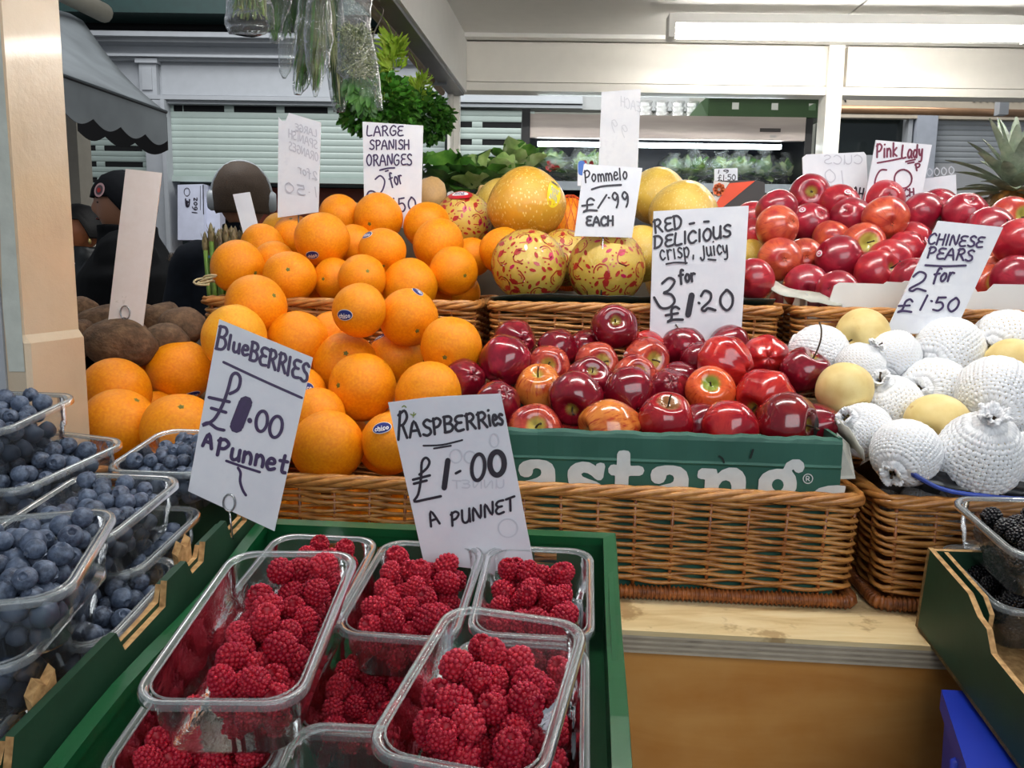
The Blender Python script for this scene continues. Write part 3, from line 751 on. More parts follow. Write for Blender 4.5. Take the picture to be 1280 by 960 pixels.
# ---------------------------------------------------------------- crates, cartons, liners
gpl = NT('green_plastic')
gpl.base(rgb('09502A')); gpl.set(Roughness=.35, Coat_Weight=.15); gpl.bump(gpl.noise(gpl.coord('Object'), 300, 2), .06, .001)
CWd, CLn, CHt = .402, .60, .125
crate = thing('plastic_crate', 'green plastic crate of raspberry tubs at bottom centre', 'crate', mat4=Matrix.Translation(K(-CWd/2, -CLn/2, -CHt)) @ KM.to_4x4())
def kw(x0, x1, y0, y1, z0, z1): return MB().box(x0, x1, y0, y1, z0, z1)
hw, hl = CWd/2, CLn/2
m = MB()     # back wall with two hand slots
def slotwall(mb, axis, pos, a0, a1, z0, z1, slots, th):
    xs = sorted(set([a0, a1]+[s for sl in slots for s in sl[:2]]))
    for p, q in zip(xs[:-1], xs[1:]):
        mid = (p+q)/2
        hole = [sl for sl in slots if sl[0] <= mid <= sl[1]]
        spans = [(z0, z1)] if not hole else [(z0, hole[0][2]), (hole[0][3], z1)]
        for za, zb in spans:
            if axis == 'x': mb.box(p, q, pos, pos+th, za, zb)
            else: mb.box(pos, pos+th, p, q, za, zb)
slotwall(m, 'x', hl-.006, -hw, hw, 0, CHt-.004, [(-.135, -.11, .088, .102), (-.07, -.055, .09, .1), (.02, .032, .09, .1), (.115, .14, .086, .102)], .005)
m.obj('back_wall', gpl.m, crate)
m = MB(); slotwall(m, 'x', -hl, -hw, hw, 0, CHt-.004, [], .005); m.obj('front_wall', gpl.m, crate)
for s in (-1, 1):
    m = MB(); slotwall(m, 'y', hw-.006 if s > 0 else -hw+.001, -hl, hl, 0, CHt-.004, [(-.12, -.09, .06, .072), (.0, .03, .06, .072)], .005)
    for yy in [-.25+.05*k for k in range(11)]:
        x = (hw-.001) if s > 0 else (-hw-.003)
        m.box(x, x+.004, yy, yy+.004, .0, CHt-.01)
    m.obj('side_wall', gpl.m, crate)
kw(-hw, hw, -hl, hl, 0, .004).obj('floor_panel', gpl.m, crate)
# rim: lipped and wavy on the sides
m = MB()
def rimring(off, z, n=10):
    c = []
    w_, l_ = hw+off, hl+off
    for (x, y, ax) in ((w_, l_, 1), (-w_, l_, 0), (-w_, -l_, 1), (w_, -l_, 0)):
        c.append((x, y))
    out = []
    for i in range(4):
        a = c[i]; b = c[(i+1) % 4]
        for k in range(12):
            t = k/12
            x = a[0]+(b[0]-a[0])*t; y = a[1]+(b[1]-a[1])*t
            dz = -.008*(math.sin(t*PI*2.0)**2) if i in (1, 3) else 0
            out.append(Vector((x, y, z+dz)))
    return out
m.rings([rimring(-.010, CHt-.010), rimring(-.010, CHt), rimring(.004, CHt), rimring(.006, CHt-.016), rimring(.002, CHt-.016), rimring(.0, CHt-.006), rimring(-.006, CHt-.006)], False, False, smooth=False)
m.obj('rim', gpl.m, crate)

gcard = NT('green_printed_card')
v = gcard.coord('Object'); n = gcard.noise(v, 12, 4)
gcard.base(gcard.ramp(n, [(.3, rgb('123522')), (.7, rgb('18422C'))])); gcard.set(Roughness=.55); gcard.bump(gcard.noise(gcard.coord('Object', (1, 1, 1)), 90, 2), .08)
kraft = NT('kraft_card')
v = kraft.coord('Object'); n = kraft.noise(v, 150, 3)
kraft.base(kraft.ramp(n, [(.3, rgb('8F6A3F')), (.6, rgb('BC9562')), (.8, rgb('CDAA78'))])); kraft.set(Roughness=.8); kraft.bump(n, .4, .002)
def card_wall(mb_f, mb_k, prof, T, th=.006, green_top=None):
    """prof: outline of the top edge [(s, z)...], z=0 bottom; T(s, t, z) -> point; faces green, cut edges kraft"""
    n = len(prof)
    for side in (0, 1):
        t = side*th
        vs = [T(s, t, 0) for s, z in prof]+[T(s, t, z) for s, z in prof]
        fs = [(i, i+1, n+i+1, n+i) if side == 0 else (i+1, i, n+i, n+i+1) for i in range(n-1)]
        mb_f.q(vs, fs)
    vs = [T(s, 0, z) for s, z in prof]+[T(s, th, z) for s, z in prof]
    for i in range(n-1):
        flat = green_top is not None and prof[i][1] > green_top and prof[i+1][1] > green_top
        (mb_f if flat else mb_k).q([vs[i], vs[i+1], vs[n+i+1], vs[n+i]], [(0, 1, 2, 3)])
    for s, z in (prof[0], prof[-1]):
        mb_k.q([T(s, 0, 0), T(s, th, 0), T(s, th, z), T(s, 0, z)], [(0, 1, 2, 3)])
# blueberry tray: its right wall has notches that show the corrugated layer
bt = thing('cardboard_tray', 'dark green cardboard tray of blueberry tubs at lower left', 'tray', mat4=Matrix.Translation(K(-.62, -.24, -.07)) @ KM.to_4x4())
BTH = .10
f_, k_ = MB(), MB()
notch = [(-.235, -.285), (-.035, -.085), (-.125, -.165), (-.345, -.385)]
prof = [(-.50, BTH)]
for a, b, dpt in sorted([(-.345, -.303, .0), (-.27, -.195, .022), (-.150, -.118, .018), (-.062, -.012, .024), (-.42, -.40, .02)], key=lambda q: q[0]):
    if dpt == 0: continue
    prof += [(a-.004, BTH), (a+.004, BTH-dpt), (b-.004, BTH-dpt), (b+.004, BTH)]
prof.append((.03, BTH))
XR = .207
card_wall(f_, k_, [(s+.24, z) for s, z in prof], lambda s, t, z: Vector((XR-t, s, z)), green_top=BTH-.002)
w1 = f_.obj('side_wall', gcard.m, bt); k_.obj('cut_edge', kraft.m, w1, kind='stuff')
f2, k2 = MB(), MB()
pf2 = [(s+.24, max(.02, z-(.004 if z > BTH-.001 else -.004))) for s, z in prof]
card_wall(f2, k2, pf2, lambda s, t, z: Vector((XR-.0065-t, s, z)), .005, green_top=BTH-.006)
w2 = f2.obj('inner_wall', gcard.m, bt); k2.obj('cut_edge', kraft.m, w2, kind='stuff')
for (a, b) in ((-.145, -.122), (-.36, -.335)):   # torn kraft flaps
    m = MB()
    pts = [(a, .075), (a-.002, .10), (a+.008, .108), (a+.016, .101), (b+.002, .107), (b, .078)]
    m.hexa([Vector((XR-.012, s+.24, z)) for s, z in pts], [Vector((XR-.020, s+.244, z+.002)) for s, z in pts])
    m.obj('torn_flap', kraft.m, bt)
for (x0, x1, y0, y1) in ((-.21, .2, .265, .271), (-.21, .2, -.26, -.254), (-.216, -.21, -.26, .27)):
    kw(x0, x1, y0, y1, 0, BTH-.01).obj('side_wall', gcard.m, bt)
kw(-.21, .2, -.26, .27, 0, .005).obj('floor_panel', kraft.m, bt)

# blackberry box, lower right
import itertools
def projpx(P):
    v = Vector(P)-CO
    return (640+FPX*v.dot(CR)/v.dot(_f), 480-FPX*v.dot(CU)/v.dot(_f))
best = None
for i in range(200):
    Y = .7+i*.003
    P = at(1144, 782, Y); q = projpx(P+KN*.099)
    e = abs(q[1]-690)
    if best is None or e < best[0]: best = (e, P)
BB0 = best[1]
print('blackberry box back-left-bottom', BB0, projpx(BB0+KN*.105))
# small yaw relative to the crate frame
yb = math.radians(-1.0)
BD_ = (KD*math.cos(yb)+KA*math.sin(yb)).normalized(); BA_ = (KA*math.cos(yb)-KD*math.sin(yb)).normalized()
BM = Matrix((BA_, BD_, KN)).transposed().to_4x4()
bb_ = thing('cardboard_tray', 'dark green cardboard box of blackberry tubs at lower right', 'tray', mat4=Matrix.Translation(BB0) @ BM)
f_, k_ = MB(), MB()
card_wall(f_, k_, [(0, .105), (-.10, .104), (-.125, .092), (-.145, .090), (-.16, .072), (-.30, .070), (-.45, .07)], lambda s, t, z: Vector((t, s, z)), .006)
w1 = f_.obj('side_wall', gcard.m, bb_); k_.obj('cut_edge', kraft.m, w1, kind='stuff')
f_, k_ = MB(), MB()
card_wall(f_, k_, [(-.004, .103), (-.10, .101), (-.118, .09)], lambda s, t, z: Vector((.016+t, s, z)), .005)
w1 = f_.obj('inner_flap', gcard.m, bb_); k_.obj('cut_edge', kraft.m, w1, kind='stuff')
f_, k_ = MB(), MB()
card_wall(f_, k_, [(.0, .104), (.30, .104)], lambda s, t, z: Vector((s, -t, z)), .006)
w1 = f_.obj('back_wall', gcard.m, bb_); k_.obj('cut_edge', kraft.m, w1, kind='stuff')
kw(0, .30, -.45, 0, 0, .005).obj('floor_panel', kraft.m, bb_)
kw(.294, .30, -.45, 0, 0, .10).obj('side_wall', gcard.m, bb_)
# blue plastic crate below it
blue = simple('blue_plastic', '1230A8', .4, var=.05, nscale=5, coat=.1)
BMT = Matrix.Translation(BB0) @ BM
bc = thing('blue_crate', 'bright blue plastic crate under the blackberry box', 'crate', (.70, .60, 0))
def blc(u, v, w): return BMT @ Vector((u, v, w))
def rect_b(g, w): return [blc(-.012-g, -.50, w), blc(.31+g, -.50, w), blc(.31+g, -.112+g*.3, w), blc(-.012-g, -.112+g*.3, w)]
top_ = [blc(-.012, -.50, -.008), blc(.31, -.50, -.008), blc(.31, -.116, -.008), blc(-.012, -.116, -.008)]
top_[0] = blc(-.10, -.50, -.008)
low_ = [Vector((p.x+(.03 if i_ in (0, 3) else -.02), p.y, 0)) for i_, p in enumerate(top_)]
mid_ = [p-Vector((0, 0, .02)) for p in top_]
inv_ = Matrix.Translation(-bc.location)
def bpart2(mb_, nm):
    o_ = mb_.obj(nm, blue, bc); o_.data.transform(inv_); return o_
m = MB(); m.hexa(low_, mid_); bpart2(m, 'body')
cc_ = sum(top_, Vector())/4
m = MB(); m.hexa([p+(p-cc_).normalized()*.006-Vector((0, 0, .022)) for p in top_], [p+(p-cc_).normalized()*.006 for p in top_]); bpart2(m, 'rim')
for f in (.2, .5, .8):
    a = mid_[0].lerp(mid_[3], f)-Vector((.004, 0, 0)); m = MB(); m.tube([a, a+Vector((.015, 0, -.45))], .006, 5); bpart2(m, 'rib')

# green apple carton with white lettering
gcart = NT('carton_green')
v = gcart.coord('Object'); n = gcart.noise(v, 10, 4)
gcart.base(gcart.ramp(n, [(.3, rgb('225648')), (.7, rgb('2D6454'))])); gcart.set(Roughness=.5)
carton = thing('apple_carton', 'green printed apple carton with white lettering in the front middle basket', 'carton', B(.19, .18, BZ+.01))
ci = Matrix.Translation(-carton.location)
def cpart(mb, name, mat, parent=None):
    o_ = mb.obj(name, mat, parent or carton)
    o_.data.transform(ci); return o_
X0, X1, V0, V1 = -.037, .420, .036, .325
ZT, ZB = 1.246, 1.036
m = MB()     # front wall with a fold crease and slightly uneven top
NX = 40
rows = []
for z, dv_ in ((ZB, 0), (1.205, 0), (1.208, -.0016), (1.211, 0), (1.238, 0), (1.2425, .001), (ZT, .004)):
    rows.append([B(X0+(X1-X0)*i/NX, V0-.004+dv_+.0007*math.sin(i*1.3), z+(.0012*math.sin(i*.9)+.0006*math.sin(i*3.1) if z > 1.24 else 0)) for i in range(NX+1)])
vs = [p for r in rows for p in r]; fs = []
for j in range(len(rows)-1):
    for i in range(NX):
        a = j*(NX+1)+i; fs.append((a, a+1, a+NX+2, a+NX+1))
m.q(vs, fs)
back = [p+E2*.004 for p in vs]
m.q(back, [f[::-1] for f in fs])
top = rows[-1]; m.q(top+[p+E2*.004 for p in top], [(i, i+1, NX+2+i, NX+1+i) for i in range(NX)])
front_wall = cpart(m, 'front_wall', gcart.m)
cpart(MB().box(X0, X1, V1-.005, V1, ZB, ZT, TB), 'back_wall', gcart.m)
cpart(MB().box(X0, X0+.005, V0, V1, ZB, ZT, TB), 'side_wall', gcart.m)
cpart(MB().box(X1-.005, X1, V0, V1, ZB, ZT, TB), 'side_wall', gcart.m)
cpart(MB().box(X0, X1, V0, V1, ZB, ZB+.005, TB), 'floor_panel', kraft.m)
m = MB()     # torn corner flap at the right
paper = simple('grey_paper', 'B9B8AE', .7, var=.1, nscale=50, bump=.3)
m.slab([B(X1-.004, V0+.006, 1.19), B(X1+.021, V0+.005, 1.192), B(X1+.018, V0+.03, 1.232), B(X1-.004, V0+.012, 1.25)], .002)
cpart(m, 'corner_flap', paper)
# lettering: heavy rounded letters, traced in the picture plane of the carton front
wl = simple('white_print', 'D9DCD9', .6, var=.05, nscale=90)
PCF = B(0, V0-.0045, 1.2)
def stroke_mesh(strokes, P, N, wpx, tf, off=.0004, k=4, taper=None):
    """strokes in the photograph's pixel frame laid on the plane (P, N); N faces the viewer"""
    N = Vector(N).normalized()
    xd = Vector((0, 0, 1)).cross(N); xd = -xd if xd.x < 0 else xd
    xd.normalize(); yd = N.cross(xd)
    if yd.z < 0: yd = -yd
    mb = MB()
    for si, s in enumerate(strokes):
        ww = wpx
        if isinstance(s, dict): ww = s['w']; s = s['p']
        pp = [onp(*tf(x, y), P, N) for x, y in s]
        dist = (pp[0]-CO).dot(_f)
        loc = [Vector(((p-P).dot(xd), (p-P).dot(yd), 0)) for p in pp]
        if len(loc) == 2 and (loc[0]-loc[1]).length < 1e-5: loc[1] = loc[1]+Vector((.0005, 0, 0))
        loc = smoothpath(loc, k) if len(loc) > 2 else loc
        n0 = len(mb.v)
        loc = [Vector((p.x, p.y, i_*1.2e-5)) for i_, p in enumerate(loc)]
        clip_ribbon(mb, loc, ww*dist/FPX)
        for i in range(n0, len(mb.v)):
            a = mb.v[i]
            mb.v[i] = tuple(Vector(P)+xd*a[0]+yd*a[1]+N*(off+si*.00003+a[2]))
    return mb
def tfz(x0, y0, sc): return lambda x, y: (x0+x/sc, y0+y/sc)
def S(w, *p): return {'w': w, 'p': list(p)}
# outlines traced in the photograph (zoom factor, origin)
def r1(*p): return [(630+x/5.818, 550+y/5.818) for x, y in p]
def r2(*p): return [(830+x/5.12, 550+y/5.12) for x, y in p]
letters = [
 r1((104, 215), (112, 180), (140, 155), (190, 140), (250, 138), (310, 148), (350, 172), (370, 210), (374, 260), (374, 372), (90, 372), (100, 320), (140, 298), (200, 285), (240, 272), (265, 255), (272, 235), (268, 215), (250, 204), (228, 202), (212, 212), (210, 235), (200, 255), (180, 267), (150, 268), (120, 255)),
 r1((462, 255), (465, 220), (485, 190), (520, 166), (570, 154), (620, 160), (650, 176), (668, 188), (672, 172), (700, 162), (728, 168), (736, 190), (728, 230), (722, 270), (705, 290), (680, 290), (660, 278), (640, 258), (610, 240), (580, 234), (562, 244), (570, 262), (610, 280), (670, 300), (710, 325), (735, 375), (490, 375), (478, 330), (468, 300)),
 r1((822, 100), (835, 78), (870, 72), (905, 78), (918, 95), (918, 186), (980, 184), (1010, 195), (1020, 220), (1008, 248), (985, 258), (905, 258), (903, 385), (803, 385), (808, 256), (780, 254), (760, 235), (758, 205), (775, 180), (800, 175), (820, 180)),
 [(813, 593), (815, 587), (821, 583), (831, 581.3), (842, 581.5), (851, 583.5), (858, 589), (860.8, 598), (859.3, 622), (811, 622), (813, 612.7), (817, 609.3), (827.7, 605.9), (838, 603.6), (841.4, 601.5), (842.4, 597.3), (841, 594.2), (837, 592.6), (833, 593.8), (832, 598), (829.4, 602.4), (824, 604.6), (818, 603.6), (814, 599.8)],
 r2((212, 225), (218, 195), (240, 178), (335, 183), (342, 215), (370, 190), (415, 174), (465, 176), (500, 200), (520, 235), (523, 270), (515, 382), (425, 382), (430, 290), (420, 265), (395, 255), (370, 262), (350, 290), (338, 376), (252, 376), (262, 250), (235, 248), (215, 240)),
 r2((602, 290), (605, 250), (630, 215), (670, 192), (720, 182), (762, 184), (780, 145), (820, 122), (865, 122), (892, 145), (897, 175), (885, 200), (860, 210), (840, 203), (826, 185), (815, 195), (840, 230), (848, 270), (845, 310), (820, 350), (790, 388), (565, 388), (585, 350), (612, 335), (600, 310)),
 r2((962, 325), (990, 305), (1050, 290), (1110, 287), (1162, 292), (1150, 345), (1110, 352), (980, 362)),
]
def poly_mesh(polys, P, N, off):
    N = Vector(N).normalized(); mb = MB()
    for pl in polys:
        n = len(pl); pts = []
        for i in range(n):      # light rounding of the traced outline
            a, b, c = Vector(pl[i-1]), Vector(pl[i]), Vector(pl[(i+1) % n])
            pts += [b.lerp(a, .22), b*.5+(b.lerp(a, .11)+b.lerp(c, .11))*.25, b.lerp(c, .22)]
        mb.q([onp(p.x, p.y, P, N)+N*off for p in pts], [tuple(range(len(pts)))])
    return mb
for pl in letters: cpart(poly_mesh([pl], PCF, -E2, .0017), 'letter', wl)
cpart(poly_mesh([r2(*[(726+38*math.cos(a), 285+38*math.sin(a)) for a in (2*PI*k/12 for k in range(12))])], PCF, -E2, .0020), 'letter_counter', gcart.m)
ring_ = [(1048+15*math.cos(a), 97+15*math.sin(a)) for a in (2*PI*k/14 for k in range(15))]
R_ = [[(1043, 104), (1043, 90), (1051, 91), (1051, 97), (1044, 98)], [(1047, 98), (1053, 104)]]
cpart(stroke_mesh([ring_]+R_, PCF, -E2, 1.2, tfz(600, 560, 2.56), .0018), 'registered_mark', wl)
dm = simple('dark_scuff', '10201C', .7)
cpart(stroke_mesh([S(2.2, (765, 25), (775, 32), (780, 45)), S(2.6, (873, 5), (865, 30))], PCF, -E2, 2, tfz(600, 560, 2.56), .0018), 'scuff_marks', dm)

# white carton of the pink apples
wc = simple('white_card', 'DCDBD8', .55, var=.02)
wct = thing('white_carton', 'low white card carton around the pink apples', 'carton', B(.70, .60, 1.30))
wi = Matrix.Translation(-wct.location)
P_ = B(0, .402, 1.4)
def cq(pts, th, name, mat):
    m_ = MB(); quad = [onp(x, y, P_, E2) for x, y in pts]
    m_.hexa([q+E2*.003 for q in quad], quad)
    o_ = m_.obj(name, mat, wct); o_.data.transform(wi)
cq([(1034, 385), (1043, 357), (1050, 353), (1105, 355), (1109, 352), (1128, 353), (1132, 351), (1180, 353), (1215, 354), (1222, 365), (1234, 364), (1243, 355), (1300, 356), (1420, 358), (1420, 392), (1300, 389)], .003, 'front_wall', wc)
for u in (.462, .925):
    o_ = MB().box(u, u+.003, .405, .72, 1.30, 1.42, TB).obj('side_wall', wc, wct); o_.data.transform(wi)
o_ = MB().box(.462, .928, .717, .72, 1.30, 1.42, TB).obj('back_wall', wc, wct); o_.data.transform(wi)
o_ = MB().box(.462, .928, .402, .72, 1.30, 1.303, TB).obj('floor_panel', wc, wct); o_.data.transform(wi)

def liner(name, poly_uvz, mat, label, cat, wob=.004, seed=3, nsub=4):
    """loose sheet: a strip between an outer and an inner edge, both lists of bench (u, v, z)"""
    rnd2 = random.Random(seed)
    rows = [smoothpath([B(*p) for p in row], 4) for row in poly_uvz]
    n = min(len(r) for r in rows)
    rows = [r[:n] for r in rows]
    m_ = MB(); full = []
    for r in rows:
        full.append([p+Vector((noise.noise(p*60)*wob, noise.noise(p*60+Vector((5, 0, 0)))*wob, noise.noise(p*50+Vector((0, 9, 0)))*wob)) for p in r])
    vs = [p for r in full for p in r]; fs = []
    for j in range(len(full)-1):
        for i in range(n-1):
            a = j*n+i; fs.append((a, a+1, a+n+1, a+n))
    m_.q(vs, fs, True)
    me_o = m_.obj(name, mat)
    s_ = me_o.modifiers.new('thickness', 'SOLIDIFY'); s_.thickness = .0012
    c = sum((Vector(v_) for v_ in vs), Vector())/len(vs)
    recenter(me_o, c)
    tag(me_o, label, cat)
    return me_o
blk = simple('black_plastic_film', '0B0D12', .3, var=.2, nscale=60, coat=.3, bump=.3)
blf = simple('blue_plastic_film', '3D55B0', .35, var=.1, nscale=60, bump=.3)
dkg = simple('dark_green_liner', '182620', .4, var=.2, nscale=60, bump=.3)
liner('basket_liner', [[(.475, .05, 1.20), (.50, .022, 1.197), (.56, .016, 1.186), (.63, .016, 1.184), (.72, .017, 1.187), (.85, .02, 1.19), (.94, .02, 1.19)],
                       [(.48, .07, 1.222), (.505, .04, 1.217), (.56, .034, 1.205), (.63, .034, 1.20), (.72, .034, 1.20), (.85, .034, 1.205), (.94, .034, 1.205)],
                       [(.485, .12, 1.20), (.52, .09, 1.18), (.56, .08, 1.16), (.63, .08, 1.15), (.72, .08, 1.15), (.85, .08, 1.15), (.94, .08, 1.15)],
                       [(.49, .30, 1.12), (.52, .30, 1.10), (.56, .30, 1.09), (.63, .30, 1.08), (.72, .30, 1.08), (.85, .30, 1.08), (.94, .30, 1.08)]], blk, 'black plastic liner folded over the rim below the netted pears', 'liner', .006)
liner('liner_edge', [[(.497, .014, 1.214), (.53, .008, 1.196), (.58, .005, 1.188), (.66, .005, 1.186), (.75, .006, 1.188), (.93, .006, 1.189)],
                     [(.500, .015, 1.205), (.535, .007, 1.189), (.585, .003, 1.183), (.66, .003, 1.181), (.75, .004, 1.183), (.93, .004, 1.184)]], blf, 'blue plastic edge running along the rim under the netted pears', 'liner', .001)
liner('basket_liner', [[(-.075, .395, 1.405), (-.03, .392, 1.411), (.05, .390, 1.413), (.13, .39, 1.412), (.25, .39, 1.411), (.41, .392, 1.411)],
                       [(-.075, .42, 1.40), (-.03, .42, 1.398), (.05, .42, 1.395), (.13, .42, 1.395), (.25, .42, 1.395), (.41, .42, 1.395)],
                       [(-.07, .60, 1.36), (-.03, .60, 1.35), (.05, .60, 1.34), (.13, .6, 1.34), (.25, .6, 1.34), (.41, .6, 1.35)],
                       [(-.07, .73, 1.36), (-.03, .73, 1.35), (.05, .73, 1.34), (.13, .73, 1.34), (.25, .73, 1.34), (.41, .73, 1.35)]], dkg, 'dark green plastic liner showing along the rim below the patterned pomelos', 'liner', .003)
liner('paper_sheet', [[(.405, .41, 1.425), (.44, .392, 1.413), (.49, .386, 1.405), (.52, .39, 1.398)],
                      [(.42, .45, 1.44), (.45, .43, 1.425), (.50, .43, 1.42), (.53, .43, 1.41)]], paper, 'crumpled white paper under the front left pink apples', 'paper', .004)
liner('paper_sheet', [[(.425, .16, 1.262), (.43, .12, 1.262), (.436, .07, 1.252), (.444, .03, 1.235)],
                      [(.43, .16, 1.22), (.436, .12, 1.235), (.442, .07, 1.23), (.449, .035, 1.218)]], paper, 'strip of grey paper between the red apples and the pears', 'paper', .003)
# ---------------------------------------------------------------- fruit
def fruit_rot(stem, seed):
    """rotation taking +Z (stem end) towards the side of the fruit given in the picture"""
    r_ = random.Random(seed)
    if stem:
        dx, dy = stem
        l = math.hypot(dx, dy)
        if l > .97: dx, dy = dx/l*.97, dy/l*.97
        dz = math.sqrt(max(0.0, 1-dx*dx-dy*dy))
        d = CR*dx+CU*(-dy)-_f*dz
    else:
        d = Vector((r_.uniform(-1, 1), r_.uniform(.1, 1), r_.uniform(-.6, .6)))
    q = d.normalized().to_track_quat('Z', 'Y')
    return q @ Quaternion((0, 0, 1), r_.uniform(0, 2*PI))
def orange_mat(name, a, b, c):
    t = NT(name)
    v = t.coord('Object', (1, 1, 1), True)
    big = t.noise(v, 14, 3, .5); fine = t.noise(v, 420, 2, .5)
    col = t.ramp(big, [(.28, rgb(a)), (.5, rgb(b)), (.72, rgb(c))])
    spk = t.noise(v, 75, 3, .6)
    col = t.mix(t.ramp(spk, [(.69, (0, 0, 0)), (.78, (.45, .45, .45))]), col, rgb('9A5A20'))
    t.base(col); t.set(Roughness=.48, Coat_Weight=.10, Coat_Roughness=.3); t.b.inputs['Specular IOR Level'].default_value = .32
    t.b.inputs['Subsurface Weight'].default_value = .08
    t.b.inputs['Subsurface Radius'].default_value = (.012, .005, .001)
    t.b.inputs['Subsurface Scale'].default_value = .4
    vo = t.add('ShaderNodeTexVoronoi'); vo.inputs['Scale'].default_value = 520
    t.link(v, vo.inputs['Vector'])
    t.bump(vo.outputs['Distance'], .28, .0012)
    return t.m
om = orange_mat('orange_peel', 'EA8400', 'F49200', 'FBA408')
om2 = orange_mat('orange_peel_yellow', 'F29A14', 'F8A91E', 'FBB82E')
green_btn = simple('stem_green', '6B6A24', .7, var=.3, nscale=200)
def orange_mesh(kind):
    def wob(p, a, r, z):
        k = 1+.012*math.sin(3*a+1)+.008*math.sin(5*a+2)
        if kind == 'ribbed':
            g = max(0, z)**2
            k += .022*g*(abs(math.cos(2.5*a))-.6)
        if kind == 'lumpy':
            k += .035*noise.noise(p*2.3)+.03*noise.noise(p*5)
        return Vector((p.x*k, p.y*k, p.z))
    prof = []
    N = 26
    for i in range(N+1):
        th = PI*i/N
        r = math.sin(th); z = math.cos(th)*.955
        if th < .30: z -= .055*(1-th/.30)**1.5
        if PI-th < .2: z += .03*(1-(PI-th)/.2)
        prof.append((0.0 if i in (0, N) else r, z))
    return MB().lathe(prof, 40, wob=wob).mesh('peel', om2 if kind == 'lumpy' else om)
OM = [orange_mesh('plain'), orange_mesh('lumpy'), orange_mesh('ribbed')]
bm1 = MB()
pts = []
for k in range(10):
    a = 2*PI*k/10; rr = .085 if k % 2 else .045
    pts.append(Vector((rr*math.cos(a), rr*math.sin(a), .905)))
bm1.q([Vector((0, 0, .945))]+pts, [(0, k+1, (k+1) % 10+1) for k in range(10)], True)
BTN = bm1.mesh('stem_button', green_btn)
# stickers
st_blue = simple('sticker_blue', '1D2B77', .35, var=.03)
st_white = simple('sticker_white', 'E8E8EA', .35, var=.01)
st_red = simple('sticker_red', 'C81E2C', .35, var=.03)
st_pink = simple('sticker_pink', 'C8507A', .35, var=.03)
st_yel = simple('sticker_yellow', 'F0D818', .35, var=.03)
st_gry = simple('sticker_grey', '9AA3A8', .4, var=.15, nscale=300)
def on_sphere(x, y, r, up):
    """point at plane coordinates (x, y) wrapped on a sphere of radius r around +Z"""
    d = math.hypot(x, y)
    if d < 1e-9: return Vector((0, 0, r+up))
    a = d/r
    return Vector((x/d*math.sin(a)*(r+up), y/d*math.sin(a)*(r+up), math.cos(a)*(r+up)))
def disc_on(mb, rx, ry, r, up, mi, n=28, cx=0, cy=0):
    vs = [on_sphere(cx, cy, r, up)]
    for f in (.5, 1):
        vs += [on_sphere(cx+rx*f*math.cos(a), cy+ry*f*math.sin(a), r, up) for a in (2*PI*k/n for k in range(n))]
    fs = [(0, 1+k, 1+(k+1) % n) for k in range(n)]+[(1+k, 1+n+k, 1+n+(k+1) % n, 1+(k+1) % n) for k in range(n)]
    mb.q(vs, fs, True, mi)
def text_on(mb, text, w, h, r, up, mi, sw, cy=0.0):
    for s in write(text, (-w/2, h/2+cy), (w/2, h/2+cy), h, jit=.0):
        ps = smoothpath([Vector((x, -y, 0)) for x, y in s], 3)
        m_ = MB(); clip_ribbon(m_, ps, sw)
        mb.q([on_sphere(v[0], v[1], r, up) for v in m_.v], m_.f, True, mi)
def sticker_frame(c, sk, roll=0):
    dx, dy = sk
    l = math.hypot(dx, dy)
    if l > .93: dx, dy = dx/l*.93, dy/l*.93
    d = (CR*dx+CU*(-dy)-_f*math.sqrt(max(0, 1-dx*dx-dy*dy))).normalized()
    y = (CU-d*CU.dot(d)).normalized(); x = y.cross(d)
    R3 = Matrix((x, y, d)).transposed() @ Matrix.Rotation(roll, 3, 'Z')
    return R3
def add_sticker(parent, c, r, sk, kind, roll=0):
    R3 = sticker_frame(c, sk, roll)
    m_ = MB(); e = .0006
    rr = r*.995
    if kind == 'chico':
        disc_on(m_, .0135, .0085, rr, e, 1); disc_on(m_, .0125, .0076, rr, e+.0003, 0)
        text_on(m_, 'chico', .019, .0058, rr, e+.0006, 1, .0013, .0008)
        text_on(m_, 'SPAIN', .008, .0016, rr, e+.0006, 1, .0004, .0045)
        mats = [st_blue, st_white]
    elif kind == 'heart':
        disc_on(m_, .0075, .006, rr, e, 0); disc_on(m_, .0045, .0035, rr, e+.0003, 1); disc_on(m_, .0025, .0016, rr, e+.0006, 0)
        mats = [st_white, st_pink]
    elif kind == 'round':
        disc_on(m_, .007, .007, rr, e, 0); text_on(m_, 'no1', .007, .003, rr, e+.0003, 1, .0006)
        mats = [st_white, st_gry]
    me = m_.mesh('sticker', mats)
    o_ = link('sticker', me, parent)
    o_.matrix_basis = parent.matrix_basis.inverted() @ (Matrix.Translation(c) @ R3.to_4x4())
    return o_
def put_orange(c, r, var, stem, sk, lab, i, group, roll=0):
    q = fruit_rot(stem, i*7+3)
    t = thing('orange', lab, 'orange', group=group, mat4=Matrix.Translation(c) @ q.to_matrix().to_4x4())
    link('peel', OM[var], t).scale = (r, r, r)
    link('stem_button', BTN, t).scale = (r*1.5, r*1.5, r)
    if sk: add_sticker(t, Vector(c), r, sk, 'chico', roll)
    return t
rolls = {6: .15, 8: .1, 10: .6, 22: 1.45, 23: -.2, 27: .5, 34: .2, 35: -.35, 37: .3}
i = 0
for (c, r, var, stem, sk, lab) in REAR_ORANGES:
    put_orange(c, r, var, stem, sk, lab, i, 'oranges in the rear heap', rolls.get(i, 0)); i += 1
for (c, r, var, stem, sk, lab) in FRONT_ORANGES:
    put_orange(c, r, var, stem, sk, lab, i, 'oranges in the front heap', rolls.get(i, 0)); i += 1
